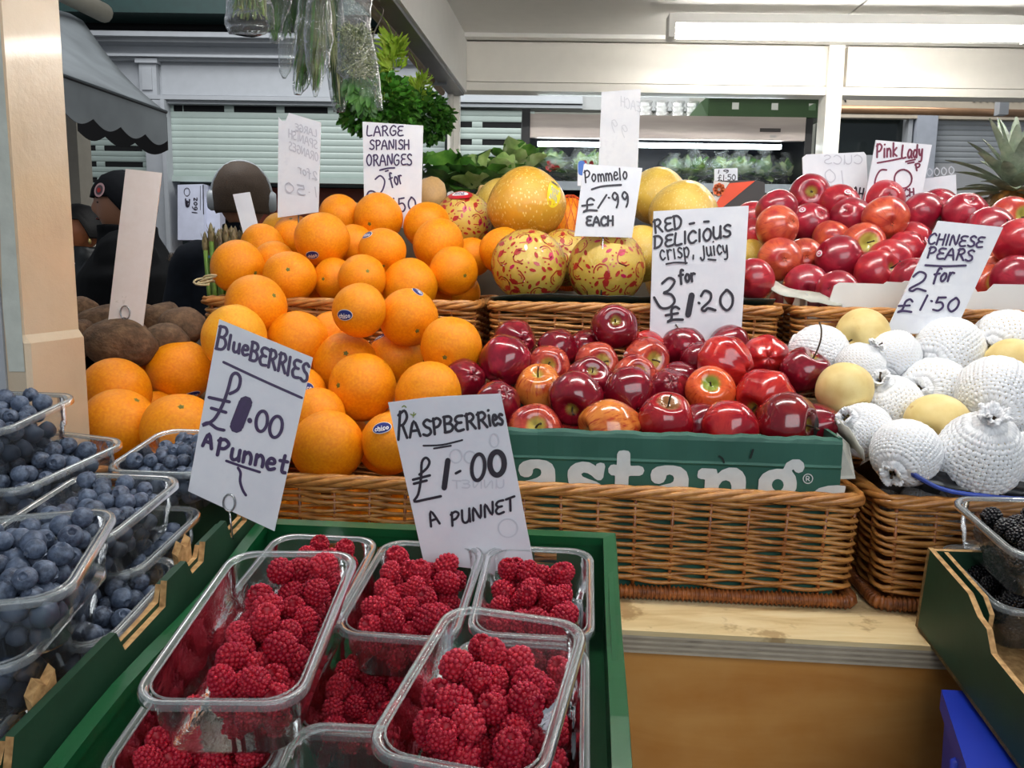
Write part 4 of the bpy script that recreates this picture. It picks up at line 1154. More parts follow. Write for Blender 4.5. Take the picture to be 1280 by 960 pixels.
for L, g, lab in ((REAR_UNDER, 'oranges under the rear heap', 'orange buried under the visible ones of the rear heap'), (FRONT_UNDER, 'oranges under the front heap', 'orange buried under the visible ones of the front heap')):
    for c in L:
        t = put_orange(c, .044, 0, None, None, lab, i, g); i += 1
put_orange(at(629, 314, 1.56), .046, 0, (-.4, .5), None, 'single orange between the big pomelo and the patterned ones', 900, None)

# apples
def apple_mat(name, base, streak, amt, blush=None, sc=1.0, rough=.16, blushpos=.2):
    t = NT(name)
    v = t.coord('Object', (1, 1, 1), True)
    tc = t.add('ShaderNodeTexCoord')
    sx = t.add('ShaderNodeSeparateXYZ'); t.link(tc.outputs['Object'], sx.inputs[0])
    at_ = t.add('ShaderNodeMath', operation='ARCTAN2'); t.link(sx.outputs[1], at_.inputs[0]); t.link(sx.outputs[0], at_.inputs[1])
    cx = t.add('ShaderNodeCombineXYZ')
    ml = t.add('ShaderNodeMath', operation='MULTIPLY'); ml.inputs[1].default_value = 3.2; t.link(at_.outputs[0], ml.inputs[0])
    t.link(ml.outputs[0], cx.inputs[0]); t.link(sx.outputs[2], cx.inputs[2])
    oi = t.add('ShaderNodeObjectInfo'); m37 = t.add('ShaderNodeMath', operation='MULTIPLY'); m37.inputs[1].default_value = 50
    t.link(oi.outputs['Random'], m37.inputs[0]); t.link(m37.outputs[0], cx.inputs[1])
    st_ = t.noise(cx.outputs[0], 2.6, 5, .6)
    pat = t.noise(v, 1.5, 3, .5)
    c = t.ramp(st_, [(.35, rgb(base)), (.62, rgb(base)), (.80, rgb(streak))])
    c2 = t.ramp(st_, [(.3, rgb(base)), (.48, rgb(streak))])
    mask = t.ramp(pat, [(max(0, 1-amt-.12), (0, 0, 0)), (min(1, 1-amt+.12), (1, 1, 1))])
    col = t.mix(mask, c, c2)
    # pale dots
    vo = t.add('ShaderNodeTexVoronoi'); vo.inputs['Scale'].default_value = 16; t.link(v, vo.inputs['Vector'])
    col = t.mix(t.ramp(vo.outputs['Distance'], [(.0, (.35, .35, .35)), (.10, (0, 0, 0))]), col, rgb('D9A08A'))
    # green-yellow around the stem hollow
    rr = t.add('ShaderNodeVectorMath', operation='LENGTH')
    cb = t.add('ShaderNodeCombineXYZ'); t.link(sx.outputs[0], cb.inputs[0]); t.link(sx.outputs[1], cb.inputs[1]); t.link(cb.outputs[0], rr.inputs[0])
    gt = t.add('ShaderNodeMath', operation='GREATER_THAN'); gt.inputs[1].default_value = .2; t.link(sx.outputs[2], gt.inputs[0])
    rad = t.add('ShaderNodeMath', operation='ADD'); rn = t.add('ShaderNodeMath', operation='MULTIPLY'); rn.inputs[1].default_value = .18
    t.link(st_, rn.inputs[0]); t.link(rr.outputs['Value'], rad.inputs[0]); t.link(rn.outputs[0], rad.inputs[1])
    k = t.ramp(rad.outputs[0], [(blushpos, (1, 1, 1)), (blushpos+.16, (0, 0, 0))])
    mk = t.add('ShaderNodeMath', operation='MULTIPLY'); t.link(k, mk.inputs[0]); t.link(gt.outputs[0], mk.inputs[1])
    col = t.mix(mk.outputs[0], col, rgb(blush or '9A8A3A'))
    t.base(col); t.set(Roughness=rough, Coat_Weight=.6, Coat_Roughness=.06)
    return t.m
AM = {
 'dark': apple_mat('apple_dark', '740E20', 'A21C30', .35),
 'ribbed': apple_mat('apple_dark_ribbed', '7C0E24', 'AA1C34', .4),
 'red': apple_mat('apple_red', '9C1020', 'BC2C28', .5),
 'scarlet': apple_mat('apple_scarlet', 'A00F1C', 'C63028', .5),
 'stem': apple_mat('apple_hollow', '8A1420', 'C0503A', .55, 'B7A24A', blushpos=.32),
 'streak': apple_mat('apple_streaked', 'A81E1A', 'DA8238', .60, 'B7A24A'),
 'orange': apple_mat('apple_orange', 'B8261A', 'E0602E', .75, '8A9A3A', blushpos=.35),
 'russet': apple_mat('apple_russet', '94101E', 'B02A2A', .4, '8A5A34', blushpos=.40),
 'bruised': apple_mat('apple_bruised', '6E0C18', '8E2020', .4),
}
PKM = [apple_mat('pink_apple_crimson', '8A1028', 'AE2438', .45, rough=.3, blushpos=.25), apple_mat('pink_apple_red', '9A142A', 'BA2C34', .5, rough=.3),
       apple_mat('pink_apple_blush', 'A4202A', 'CC5A38', .55, 'B9B050', rough=.3, blushpos=.45)]
def apple_prof(h=1.0, bot=.62, hollow=.38, N=30):
    prof = []
    for i in range(N+1):
        th = PI*i/N
        r = math.sin(th)**.92 if 0 < i < N else 0
        z = math.cos(th)*h
        if z < 0: r *= (1-(1-bot)*(abs(z)/h)**1.6)
        if th < .62: z -= hollow*(1-th/.62)**1.35
        if PI-th < .42: z += .16*(1-(PI-th)/.42)
        prof.append((r, z))
    return prof
def apple_mesh(nm, mat, h, bot, lob, rib=0.0, seed=0):
    def wob(p, a, r, z):
        k = 1+lob*(.4+.6*max(0, -z))*math.cos(5*a+seed)*.5+.02*math.sin(2*a+seed)
        zz = p.z
        if rib: k += rib*(.6*math.cos(7*a+seed)+.4*math.cos(4*a))*(.4+.6*abs(z))
        if z < -.6: zz += lob*.9*math.cos(5*a+seed)*-1*(abs(z)-.6)
        if z > .5: zz += .03*math.cos(2*a+seed)
        return Vector((p.x*k, p.y*k, zz))
    return MB().lathe(apple_prof(h, bot), 40, wob=wob).mesh(nm, mat)
AME = {}
for k, (h, bot, lob, rib) in dict(dark=(1.02, .62, .10, 0), ribbed=(1.0, .7, .08, .05), red=(1.0, .64, .08, 0), scarlet=(1.0, .62, .14, .07), stem=(.98, .62, .10, 0), streak=(1.06, .58, .12, .02), orange=(.94, .75, .03, 0), russet=(1.04, .62, .08, 0), bruised=(.98, .68, .10, .02)).items():
    AME[k] = apple_mesh('skin', AM[k], h, bot, lob, rib, len(k))
PKE = [apple_mesh('skin', m_, .93, .80, .02, 0, 1) for m_ in PKM]
stemb = simple('stem_brown', '3A2A18', .7, var=.3, nscale=100)
sm = MB(); sm.tube(smoothpath([Vector(p) for p in ((0, 0, .60), (.02, .0, .80), (.06, .02, 1.0), (.12, .04, 1.12))], 3), [.035]*6+[.03]*3+[.045], 6)
STEM = sm.mesh('stem', stemb)
sm = MB(); sm.tube(smoothpath([Vector(p) for p in ((0, 0, .60), (.05, .0, 1.0), (.25, .02, 1.45), (.62, .04, 1.75), (1.0, .05, 1.85))], 4), .035, 6)
LSTEM = sm.mesh('stem', stemb)
cm = MB()
for k in range(5):
    a = 2*PI*k/5
    cm.q([Vector((.05*math.cos(a-.5), .05*math.sin(a-.5), -.86)), Vector((.05*math.cos(a+.5), .05*math.sin(a+.5), -.86)), Vector((.12*math.cos(a), .12*math.sin(a), -.93))], [(0, 1, 2)])
CAL = cm.mesh('blossom_end', stemb)
brm = simple('bruise_black', '120D0C', .5, var=.3, nscale=60)
def put_apple(c, r, var, stem, sk, lab, i, group, pink=False):
    flip = var in ('blossom',)
    q = fruit_rot(stem, i*11+5)
    if pink and stem and abs(stem[1]) > .12 and 'blossom' in lab: q = q @ Quaternion((1, 0, 0), PI)
    if var == 'dark' and stem and stem[1] > .3: pass
    t = thing('apple', lab, 'apple', group=group, mat4=Matrix.Translation(c) @ q.to_matrix().to_4x4())
    me = PKE[2 if ('orange-red' in lab or 'yellow' in lab or 'green-blushed' in lab or 'red and green' in lab) else (1 if ('red' in lab or 'nick' in lab) and 'dark' not in lab else 0)] if pink else AME[var]
    r *= 1.05
    link('skin', me, t).scale = (r, r, r)
    link('stem', LSTEM if 'long curved stem' in lab else STEM, t).scale = (r, r, r)
    link('blossom_end', CAL, t).scale = (r, r, r)
    if sk: add_sticker(t, Vector(c), r*(1.0), sk, 'heart' if pink else 'round', random.Random(i).uniform(-.6, .6))
    if var == 'bruised':
        m_ = MB(); disc_on(m_, r*.22, r*.32, r*1.0, .0006, 0)
        o_ = link('bruise', m_.mesh('bruise', brm), t); o_.matrix_basis = t.matrix_basis.inverted() @ (Matrix.Translation(c) @ sticker_frame(c, (.78, .12)).to_4x4())
    return t
i = 0
for (c, r, var, stem, sk, lab) in RED_APPLES:
    put_apple(c, r, var, stem, sk, lab, i, 'red apples in the green carton'); i += 1
for c in APPLE_UNDER:
    put_apple(c, .0355, ('dark', 'red', 'ribbed')[i % 3], None, None, 'apple buried under the visible ones of the green carton', i, 'apples under the red heap'); i += 1
for (c, r, var, stem, sk, lab) in PINK_APPLES:
    put_apple(c, r, var, stem, sk, lab, i, 'pink apples in the white carton', True); i += 1
for c in PINK_UNDER:
    put_apple(c, .036, '', None, None, 'apple buried under the visible ones of the white carton', i, 'apples under the pink heap', True); i += 1

# Chinese pears, bare and in foam nets
pt = NT('pear_skin')
v = pt.coord('Object', (1, 1, 1), True)
pc = pt.ramp(pt.noise(v, 1.5, 4), [(.3, rgb('D9BC78')), (.6, rgb('E6D08E')), (.8, rgb('EAD79B'))])
vo = pt.add('ShaderNodeTexVoronoi'); vo.inputs['Scale'].default_value = 14; pt.link(v, vo.inputs['Vector'])
pc = pt.mix(pt.ramp(vo.outputs['Distance'], [(.03, (.5, .5, .5)), (.14, (0, 0, 0))]), pc, rgb('A98A4C'))
pc = pt.mix(pt.ramp(pt.noise(v, 2.2, 3), [(.68, (0, 0, 0)), (.74, (.6, .6, .6))]), pc, rgb('C08A48'))
pt.base(pc); pt.set(Roughness=.5)
PEAR = MB().lathe(apple_prof(.95, .85, .30), 36).mesh('skin', pt.m)
foam = NT('foam_net')
foam.base((.93, .94, .96, 1)); foam.set(Roughness=.7)
foam.b.inputs['Subsurface Weight'].default_value = .15
foam.b.inputs['Subsurface Radius'].default_value = (.01, .01, .01)
foam.b.inputs['Subsurface Scale'].default_value = .3
foamf = film('foam_film', (.97, .97, .97), 0, .5, .45)
def net_mesh(seed, nring=26, nseg=26):
    """diamond mesh sleeve along Z: hugs the pear, gathers to a ruffle at both ends"""
    rd = random.Random(seed)
    L0, L1 = -.985, 1.24
    def P(i, j):
        t = i/nring
        z = L0+(L1-L0)*t
        zc = z
        if abs(z) < .93: r = math.sqrt(1-(z*.96)**2)*1.035
        else: r = .50
        r = max(r, .12)
        if z > .88: r = max(.13, .46-(z-.88)*2.6)
        if z > 1.02: r += (z-1.02)*1.0
        a = 2*PI*(j+.5*(i % 2))/nseg
        gather = max(0, z-.7)
        r *= 1+gather*.22*math.sin(a*6+seed)+.015*math.sin(i*3.1+j)
        p = Vector((r*math.cos(a), r*math.sin(a), zc+gather*.12*math.sin(a*5+seed)))
        p += Vector((noise.noise(p*2+Vector((seed, 0, 0))), noise.noise(p*2+Vector((0, seed, 0))), 0))*gather*.2
        return p
    V = [[P(i, j) for j in range(nseg)] for i in range(nring+1)]
    mb = MB()
    # strands: thick flat ribbons along both diagonals
    w = .060
    segs = []
    for i in range(nring):
        for j in range(nseg):
            a = V[i][j]
            b1 = V[i+1][j if i % 2 == 0 else (j+1) % nseg]
            b0 = V[i+1][(j-1) % nseg if i % 2 == 0 else j]
            segs.append((a, b0)); segs.append((a, b1))
    for a, b in segs:
        d = (b-a); 
        if d.length < 1e-6: continue
        n = Vector(((a+b).x, (a+b).y, (a+b).z*.6)); n = (n-d*(n.dot(d)/d.dot(d))).normalized()
        s = d.cross(n).normalized()*w
        o_ = n*.035
        dd = d*.06
        mb.q([a-dd-s, a-dd+s, b+dd+s, b+dd-s, a-dd*1-s*.5+o_, a-dd+s*.5+o_, b+dd+s*.5+o_, b+dd-s*.5+o_], [(4, 5, 6, 7), (0, 4, 7, 3), (1, 2, 6, 5), (0, 1, 5, 4), (3, 7, 6, 2)], True)
    return mb.mesh('foam_net', foam.m)
NETS = [net_mesh(s) for s in (1, 2, 3)]
i = 0
for (c, r, var, stem, sk, lab) in PEARS:
    q = fruit_rot(stem, i*5+2)
    if var == 'net' and sk: q = fruit_rot((sk[0]*.8, sk[1]*.8), i*5+2)
    t = thing('pear', lab, 'pear', group='Chinese pears in the right basket', mat4=Matrix.Translation(c) @ q.to_matrix().to_4x4())
    rb = r if var == 'bare' else r*.95
    link('skin', PEAR, t).scale = (rb, rb, rb)
    link('stem', STEM, t).scale = (rb*1.1, rb*1.1, rb*1.25)
    if var == 'net':
        sz = 1.28 if 'largest' in lab else 1.0
        link('foam_net', NETS[i % 3], t).scale = (rb*1.02, rb*1.02, rb*1.02*sz)
    i += 1
for c in PEAR_UNDER:
    q = fruit_rot((.05, -.4), i*5+2)
    t = thing('pear', 'netted pear buried under the visible ones', 'pear', group='pears under the heap', mat4=Matrix.Translation(c) @ q.to_matrix().to_4x4())
    link('skin', PEAR, t).scale = (.039,)*3
    link('foam_net', NETS[i % 3], t).scale = (.040,)*3
    i += 1

# pomelos
def pomelo_mat(name, a, b, speck, rough=.25, sc=1.0):
    t = NT(name)
    v = t.coord('Object', (1, 1, 1), True)
    base = t.ramp(t.noise(v, 1.4, 3), [(.3, rgb(a)), (.7, rgb(b))])
    if speck:
        mp = t.coord('Object', (1.6, 1.6, .8), True)
        vo = t.add('ShaderNodeTexVoronoi'); vo.inputs['Scale'].default_value = 9; t.link(mp, vo.inputs['Vector'])
        base = t.mix(t.ramp(vo.outputs['Distance'], [(.20, (.8, .8, .8)), (.30, (0, 0, 0))]), base, rgb(speck))
    t.base(base); t.set(Roughness=.5, Coat_Weight=.8, Coat_Roughness=.09)
    wv_ = t.noise(v, 2.0, 4, .6, 2.5)
    b = t.add('ShaderNodeBump'); b.inputs['Strength'].default_value = .35; b.inputs['Distance'].default_value = .05
    t.link(wv_, b.inputs['Height']); t.link(b.outputs[0], t.b.inputs['Coat Normal'])
    t.bump(t.noise(v, 60, 2), .1, .01)
    return t.m
pmA = pomelo_mat('pomelo_big', 'D89C1C', 'E4AE2C', 'F6DE88')
pmB = pomelo_mat('pomelo_yellow', 'CDA438', 'DFBC4C', 'E6CE78')
pmC = pomelo_mat('pomelo_wrapped', 'C8A63C', 'D6B84E', None)
def pom_mesh(m_, top=.12):
    prof = []
    for k in range(31):
        th = PI*k/30
        r = math.sin(th) if 0 < k < 30 else 0
        z = math.cos(th)
        r *= 1-top*max(0, z)**1.2*.9
        prof.append((r, z*(.9+.04*(z > 0))))
    return MB().lathe(prof, 44, wob=lambda p, a, r, z: Vector((p.x*(1+.015*math.sin(3*a)), p.y*(1+.015*math.sin(2*a)), p.z))).mesh('skin', m_)
PMA, PMB = pom_mesh(pmA, .18), pom_mesh(pmB, .15)
PMC = MB().lathe([(math.sin(PI*k/30) if 0 < k < 30 else 0, math.cos(PI*k/30)*.93) for k in range(31)], 44).mesh('skin', pmC)
red_print = simple('red_print', 'B0231C', .35, var=.12, nscale=60, coat=.6)
mag_print = simple('magenta_print', 'C21850', .35, var=.1, nscale=60, coat=.6)
def pattern(seed, n=190):
    """printed fruit motifs (a curl with a red wedge, leaves, dots) wrapped on a unit sphere"""
    rd = random.Random(seed)
    mb = MB(); placed = []
    tries = 0
    while len(placed) < n and tries < 12000:
        tries += 1
        z = rd.uniform(-.97, .97); a = rd.uniform(0, 2*PI)
        d = Vector((math.sqrt(1-z*z)*math.cos(a), math.sqrt(1-z*z)*math.sin(a), z))
        size = .26 if len(placed) < 40 else (.10 if len(placed) < 100 else .055)
        if any((d-q).length < (size+s_)*.80 for q, s_ in placed): continue
        placed.append((d, size))
        up = d.orthogonal().normalized(); up.rotate(Quaternion(d, rd.uniform(0, 6.28))); sd = up.cross(d)
        R3 = Matrix((sd, up, d)).transposed()
        def put(ps, w, mi, cap=True):
            m_ = MB(); clip_ribbon(m_, ps, w, cap=cap)
            mb.q([R3 @ on_sphere(v_[0], v_[1], 1.0, .006) for v_ in m_.v], m_.f, True, mi)
        def blob(ps, mi):
            mb.q([R3 @ on_sphere(x, y, 1.0, .006) for x, y in ps], [tuple(range(len(ps)))], True, mi)
        if size > .15:
            r0 = .19
            put([Vector((r0*math.cos(t), r0*math.sin(t), 0)) for t in [rd.uniform(0, 1)+k*.42 for k in range(12)]], .036, 0)
            put([Vector((.09*math.cos(t)-.02, .09*math.sin(t)-.02, 0)) for t in [3.6+k*.35 for k in range(6)]], .030, 0)
            blob([(-.14, .16), (-.03, .26), (.13, .22), (.04, .10), (-.08, .08)], 1 if rd.random() < .2 else 0)
        elif size > .07:
            blob([(-.09, 0), (-.03, .045), (.06, .04), (.10, 0), (.04, -.04), (-.04, -.04)], 1 if rd.random() < .12 else 0)
        else:
            blob([(.025*math.cos(t), .032*math.sin(t)) for t in [2*PI*k/7 for k in range(7)]], 0)
    return mb.mesh('printed_pattern', [red_print, mag_print])
PATS = [pattern(3), pattern(8)]
def put_pomelo(x, y, rp, Y, me, lab, tilt, pat=None, sz=1.0):
    c = at(x, y, Y); r = rp*Y/FPX*1.0
    t = thing('pomelo', lab, 'pomelo', group='pomelos in the middle rear basket', mat4=Matrix.Translation(c) @ Matrix.Rotation(tilt[0], 4, 'X') @ Matrix.Rotation(tilt[1], 4, 'Y'))
    link('skin', me, t).scale = (r, r, r*sz)
    if pat is not None: link('printed_pattern', PATS[pat], t).scale = (r*1.0, r*1.0, r*.93)
    return t, c, r
put_pomelo(661, 332, 47, 1.48, PMC, 'red-patterned wrapped pomelo at the front left of the middle basket', (.5, .3), 0)
put_pomelo(758, 335, 48, 1.475, PMC, 'red-patterned wrapped pomelo at the front under the pomelo card', (1.2, -.4), 1)
put_pomelo(706, 322, 36, 1.61, PMC, 'red-patterned wrapped pomelo behind and between the two front ones', (.2, .9), 1)
t, c, r = put_pomelo(580, 275, 35, 1.72, PMC, 'red-patterned wrapped pomelo with a red oval label, behind the oranges', (.9, .4), 0)
m_ = MB(); disc_on(m_, .026, .018, r*.98, .0012, 0); disc_on(m_, .017, .009, r*.98, .0018, 1)
text_on(m_, 'EAT', .02, .005, r*.98, .0024, 2, .0012, -.002); text_on(m_, 'ME', .02, .004, r*.98, .0024, 2, .001, .004)
o_ = link('label', m_.mesh('label', [st_red, st_white, st_blue]), t); o_.matrix_basis = t.matrix_basis.inverted() @ (Matrix.Translation(c) @ sticker_frame(c, (-.1, -.78), 0).to_4x4())
t, c, r = put_pomelo(658, 256, 49, 1.66, PMA, 'big amber pomelo with pale flecks and a yellow label', (.05, -.12))
m_ = MB(); disc_on(m_, .018, .030, r*.975, .0012, 0); 
for k in range(5):
    m_.q([on_sphere(x_, y_, r*.975, .002) for x_, y_ in ((-.010+.004*k, -.014), (-.008+.004*k, -.014), (-.008+.004*k, .010), (-.010+.004*k, .010))], [(0, 1, 2, 3)], True, 2)
m_.q([on_sphere(x_, y_, r*.975, .0016) for x_, y_ in ((-.011, -.016), (.011, -.016), (.011, .012), (-.011, .012))], [(0, 1, 2, 3)], True, 1)
text_on(m_, 'HONEY', .022, .005, r*.975, .0022, 3, .0013, -.021)
o_ = link('label', m_.mesh('label', [st_yel, st_white, st_gry, st_blue]), t); o_.matrix_basis = t.matrix_basis.inverted() @ (Matrix.Translation(c) @ sticker_frame(c, (.68, -.12), -.35).to_4x4())
put_pomelo(625, 252, 30, 1.86, PMB, 'yellow pomelo hidden behind the big amber one at its left', (0, 0))
put_pomelo(822, 246, 38, 1.86, PMB, 'yellow film-wrapped pomelo behind the right side of the pomelo card', (.1, .1))
put_pomelo(855, 267, 43, 1.68, PMB, 'yellow film-wrapped pomelo above the red delicious card', (0, .15))
put_pomelo(800, 318, 38, 1.56, PMB, 'yellow flecked pomelo squeezed behind the red delicious card', (.2, .2))
put_pomelo(880, 330, 40, 1.52, PMB, 'yellow pomelo standing hidden behind the red delicious card', (.2, .2))
put_pomelo(850, 350, 43, 1.69, PMB, 'yellow pomelo at the bottom of the stack behind the red delicious card', (.2, .2))
put_pomelo(938, 318, 20, 1.60, PMB, 'small yellow fruit peeping out right of the red delicious card', (.2, .2))
# net bag of oranges
ngm = simple('orange_netting', 'D8501C', .6)
c = at(712, 280, 1.78)-Vector((0, 0, .045))
t = thing('net_bag', 'net bag of oranges between the amber pomelo and the pomelo card', 'bag', c)
link('orange_bulge', OM[0], t).scale = (.048, .045, .108)
m_ = MB()
for k in range(16):
    for s in (-1, 1):
        m_.tube([Vector((.0495*math.cos(a)*math.sin(b), .0465*math.sin(a)*math.sin(b),   .1085*math.cos(b))) for a, b in ((2*PI*k/16+s*q*.12, .15+q*.2) for q in range(14))], .0007, 4)
m_.obj('netting', ngm, t, kind='stuff')
# potatoes
ptm = NT('potato_skin')
v = ptm.coord('Object', (1, 1, 1), True)
ptm.base(ptm.ramp(ptm.noise(v, 2.5, 6, .65), [(.3, rgb('40301F')), (.5, rgb('624A35')), (.72, rgb('80654A'))])); ptm.set(Roughness=.85); ptm.bump(ptm.noise(v, 6, 3), .2, .02)
def pot_mesh(s):
    return MB().lathe([(0, 1)]+[(math.sin(PI*k/16), math.cos(PI*k/16)) for k in range(1, 16)]+[(0, -1)], 22,
        wob=lambda p, a, r, z: p*(1+.18*noise.noise(p*1.2+Vector((s*3, 0, 0))))).mesh('potato', ptm.m)
PT = [pot_mesh(k) for k in range(3)]
PL = [(152, 430, 40, 30, 1.30, 'long brown potato lying in front of the tall blank card'), (127, 408, 29, 24, 1.40, 'brown potato left of the foot of the tall blank card'), (101, 424, 18, 24, 1.36, 'brown potato cut by the cream pillar edge'),
      (100, 390, 22, 17, 1.48, 'brown potato at the top left beside the pillar'), (203, 402, 25, 22, 1.44, 'round brown potato with an eye, right of the tall blank card'), (228, 409, 26, 23, 1.40, 'rightmost brown potato next to the wicker basket'),
      (208, 426, 26, 20, 1.34, 'brown potato low between two oranges and the basket'), (176, 400, 20, 18, 1.52, 'brown potato behind the right edge of the tall blank card')]
for n_, (x, y, rx, ry, Y, lab) in enumerate(PL):
    q = Matrix.Rotation(PI/2+random.Random(n_).uniform(-.3, .3), 4, 'Y')
    o_ = link('potato', PT[n_ % 3], mat4=Matrix.Translation(at(x, y, Y)) @ q)
    o_.scale = (ry*Y/FPX*1.1, ry*Y/FPX*1.1, rx*Y/FPX*1.1)
    tag(o_, lab, 'potato', 'potatoes behind the front oranges')
dk = simple('dark_crate_wood', '3A2C20', .8)
pb = thing('potato_crate', 'low dark wooden crate under the potatoes', 'crate', B(-.862, .50, 1.12))
for (x0, x1, y0, y1, z0, z1) in ((-.25, .22, -.16, -.15, 0, .18), (-.25, .22, .25, .26, 0, .22), (-.25, -.24, -.15, .25, 0, .2), (.21, .22, -.15, .25, 0, .18), (-.25, .22, -.16, .26, 0, .17)):
    MB().box(x0, x1, y0, y1, z0, z1).obj('board', dk, pb)
o_ = MB().box(-.26, .23, -.17, .27, -.03, 0).obj('base_board', dk, pb)
for x in (-.24, .2):
    for y in (-.15, .24): MB().box(x, x+.02, y, y+.02, -1.12, -.03).obj('leg', dk, pb)
# ---------------------------------------------------------------- tubs of berries
SC.cycles.transparent_max_bounces = 24
clear = film('clear_plastic', (.955, .965, .965), .035, .07, .03, crumple=.12, cscale=35, fres=1.30)
clear_rim = film('clear_plastic_rim', (.84, .87, .87), .04, .22, .13, fres=1.18)
def rrect(w, l, r, z, n=6, wave=0):
    out = []
    for cx, cy, a0 in ((w/2-r, l/2-r, 0), (-w/2+r, l/2-r, PI/2), (-w/2+r, -l/2+r, PI), (w/2-r, -l/2+r, 1.5*PI)):
        for k in range(n+1):
            a = a0+PI/2*k/n
            out.append(Vector((cx+r*math.cos(a), cy+r*math.sin(a), z)))
    return out
def tub_meshes(W_, L_, H_, r=.024):
    m_ = MB()
    t = .012
    m_.rings([rrect(W_-2*t-.004, L_-2*t-.004, r*.8, 0), rrect(W_-2*t, L_-2*t, r*.85, .004), rrect(W_-t*1.5, L_-t*1.5, r*.9, H_*.42), rrect(W_-t*1.5+.003, L_-t*1.5+.003, r*.92, H_*.45), rrect(W_-t, L_-t, r, H_-.002)], True, False, smooth=True)
    # base slots and ribs
    a = m_.mesh('tub', clear)
    e = MB()
    prof = [(-t, 0-.003), (-t+.002, .0), (-.003, .0005), (.0, -.001), (.0005, -.005)]
    e.rings([rrect(W_+2*o_*.5, L_+2*o_*.5, r+o_*.3, H_+z) for o_, z in [(-t, -.003), (-t+.003, 0), (-.003, .0008), (.001, -.0006), (.0015, -.0055)]], False, False)
    pts = rrect(W_-.002, L_-.002, r, H_)
    e.tube(pts, .0013, 5, closed=True)
    e.tube(rrect(W_-t-.001, L_-t-.001, r*.95, H_-.001), .0009, 5, closed=True)
    b = e.mesh('rim', clear_rim)
    s_ = MB()
    for k in range(5):
        for x in (-1, 1):
            s_.box(x*(W_/2-t*.95)-.0006, x*(W_/2-t*.95)+.0006, -L_*.32+L_*.16*k-.002, -L_*.32+L_*.16*k+.002, H_*.3, H_*.3+.006)
    return a, b
black_slot = simple('vent_shadow', '14181A', .8)
TUBS = {}
def tub(center, yaw, W_, L_, H_, label, group, base=None, tilt=(0, 0)):
    """center: rim centre in the crate frame"""
    key = (round(W_, 4), round(L_, 4), round(H_, 4))
    if key not in TUBS: TUBS[key] = tub_meshes(*key)
    M = (base or (Matrix.Translation(KC) @ KM.to_4x4())) @ Matrix.Translation(center) @ Matrix.Rotation(yaw, 4, 'Z') @ Matrix.Rotation(tilt[0], 4, 'X') @ Matrix.Rotation(tilt[1], 4, 'Y') @ Matrix.Translation((0, 0, -H_))
    t = thing('clear_tub', label, 'tub', mat4=M, group=group)
    link('tub', TUBS[key][0], t); link('rim', TUBS[key][1], t)
    return t, M
def pack(W_, L_, H_, r, n, seed, zone=None, jit=.12, top=None):
    rd = random.Random(seed); P = []
    w = W_/2-.016-r*.85; l = L_/2-.016-r*.85
    for k in range(n):
        rr = r*rd.uniform(1-jit, 1+jit); best = None
        for _ in range(26):
            x = rd.uniform(-w, w); y = rd.uniform(-l, l)
            if zone and not zone(x/w, y/l): continue
            z = rr*.9
            for (a, b, c, q) in P:
                d2 = (a-x)**2+(b-y)**2; s_ = (q+rr)*.93
                if d2 < s_*s_: z = max(z, c+math.sqrt(s_*s_-d2))
            if best is None or z < best[2]: best = (x, y, z, rr)
        if best and (top is None or best[2] < top): P.append(best)
    return P
def drupe(seed, sub=1, n_rows=8, size=1.0):
    """a raspberry: rows of drupelets round a hollow cup, hole towards +Z; unit radius"""
    rd = random.Random(seed)
    bmx = bmesh.new()
    bmesh.ops.create_icosphere(bmx, subdivisions=sub, radius=1)
    iv = [v_.co.copy() for v_ in bmx.verts]; ifc = [[v_.index for v_ in f.verts] for f in bmx.faces]
    bmx.free()
    mb = MB(); asp = rd.uniform(1.05, 1.25)
    for i in range(n_rows):
        th = .38+(PI-.38)*(i/(n_rows-.6))**.95
        R_ = math.sin(th)*.84; z = math.cos(th)*asp*.84
        if i == 0: R_ = .52; z = .84
        n = max(1, int(round(2*PI*max(R_, .04)/.33)))
        for k in range(n):
            a = 2*PI*(k+.5*(i % 2))/n+rd.uniform(-.08, .08)
            c = Vector((R_*math.cos(a), R_*math.sin(a), z+rd.uniform(-.03, .03)))
            s_ = .195*rd.uniform(.9, 1.15)
            mb.q([c+v_*s_ for v_ in iv], ifc, True)
    mb.lathe([(0, .35), (.28, .42), (.42, .78), (.62, .78), (.80, .3), (.80, -.3), (.52, -.78), (0, -.95)], 12)
    return mb
rm_ = NT('raspberry')
oi = rm_.add('ShaderNodeObjectInfo')
c_ = rm_.ramp(oi.outputs['Random'], [(0, rgb('A40E22')), (.5, rgb('B8162A')), (1, rgb('C82838'))])
n_ = rm_.noise(rm_.coord('Object', (1, 1, 1), True), 2.0, 3)
rm_.base(rm_.mix(rm_.ramp(n_, [(.4, (0, 0, 0)), (.7, (.5, .5, .5))]), c_, rgb('8E1030')))
rm_.set(Roughness=.45); rm_.b.inputs['Specular IOR Level'].default_value = .3; rm_.b.inputs['Subsurface Weight'].default_value = .25
rm_.b.inputs['Subsurface Radius'].default_value = (.6, .12, .12); rm_.b.inputs['Subsurface Scale'].default_value = .25
blackb = simple('blackberry', '0E0B12', .25, coat=.3)
RB = [drupe(k).mesh('raspberry', rm_.m) for k in range(4)]
RBL = [drupe(9, 0 if False else 1, 5) for k in range(1)]
def low_drupe0():
    bmx = bmesh.new(); bmesh.ops.create_icosphere(bmx, subdivisions=2, radius=1)
    vs = [v_.co*(1+.10*noise.cell(v_.co*2.2)) for v_ in bmx.verts]; fs = [[v_.index for v_ in f.verts] for f in bmx.faces]; bmx.free()
    return vs, fs
_d = drupe(31, 0 if False else 1, 4)
LDR = (_d.v, _d.f)
LD = low_drupe0()
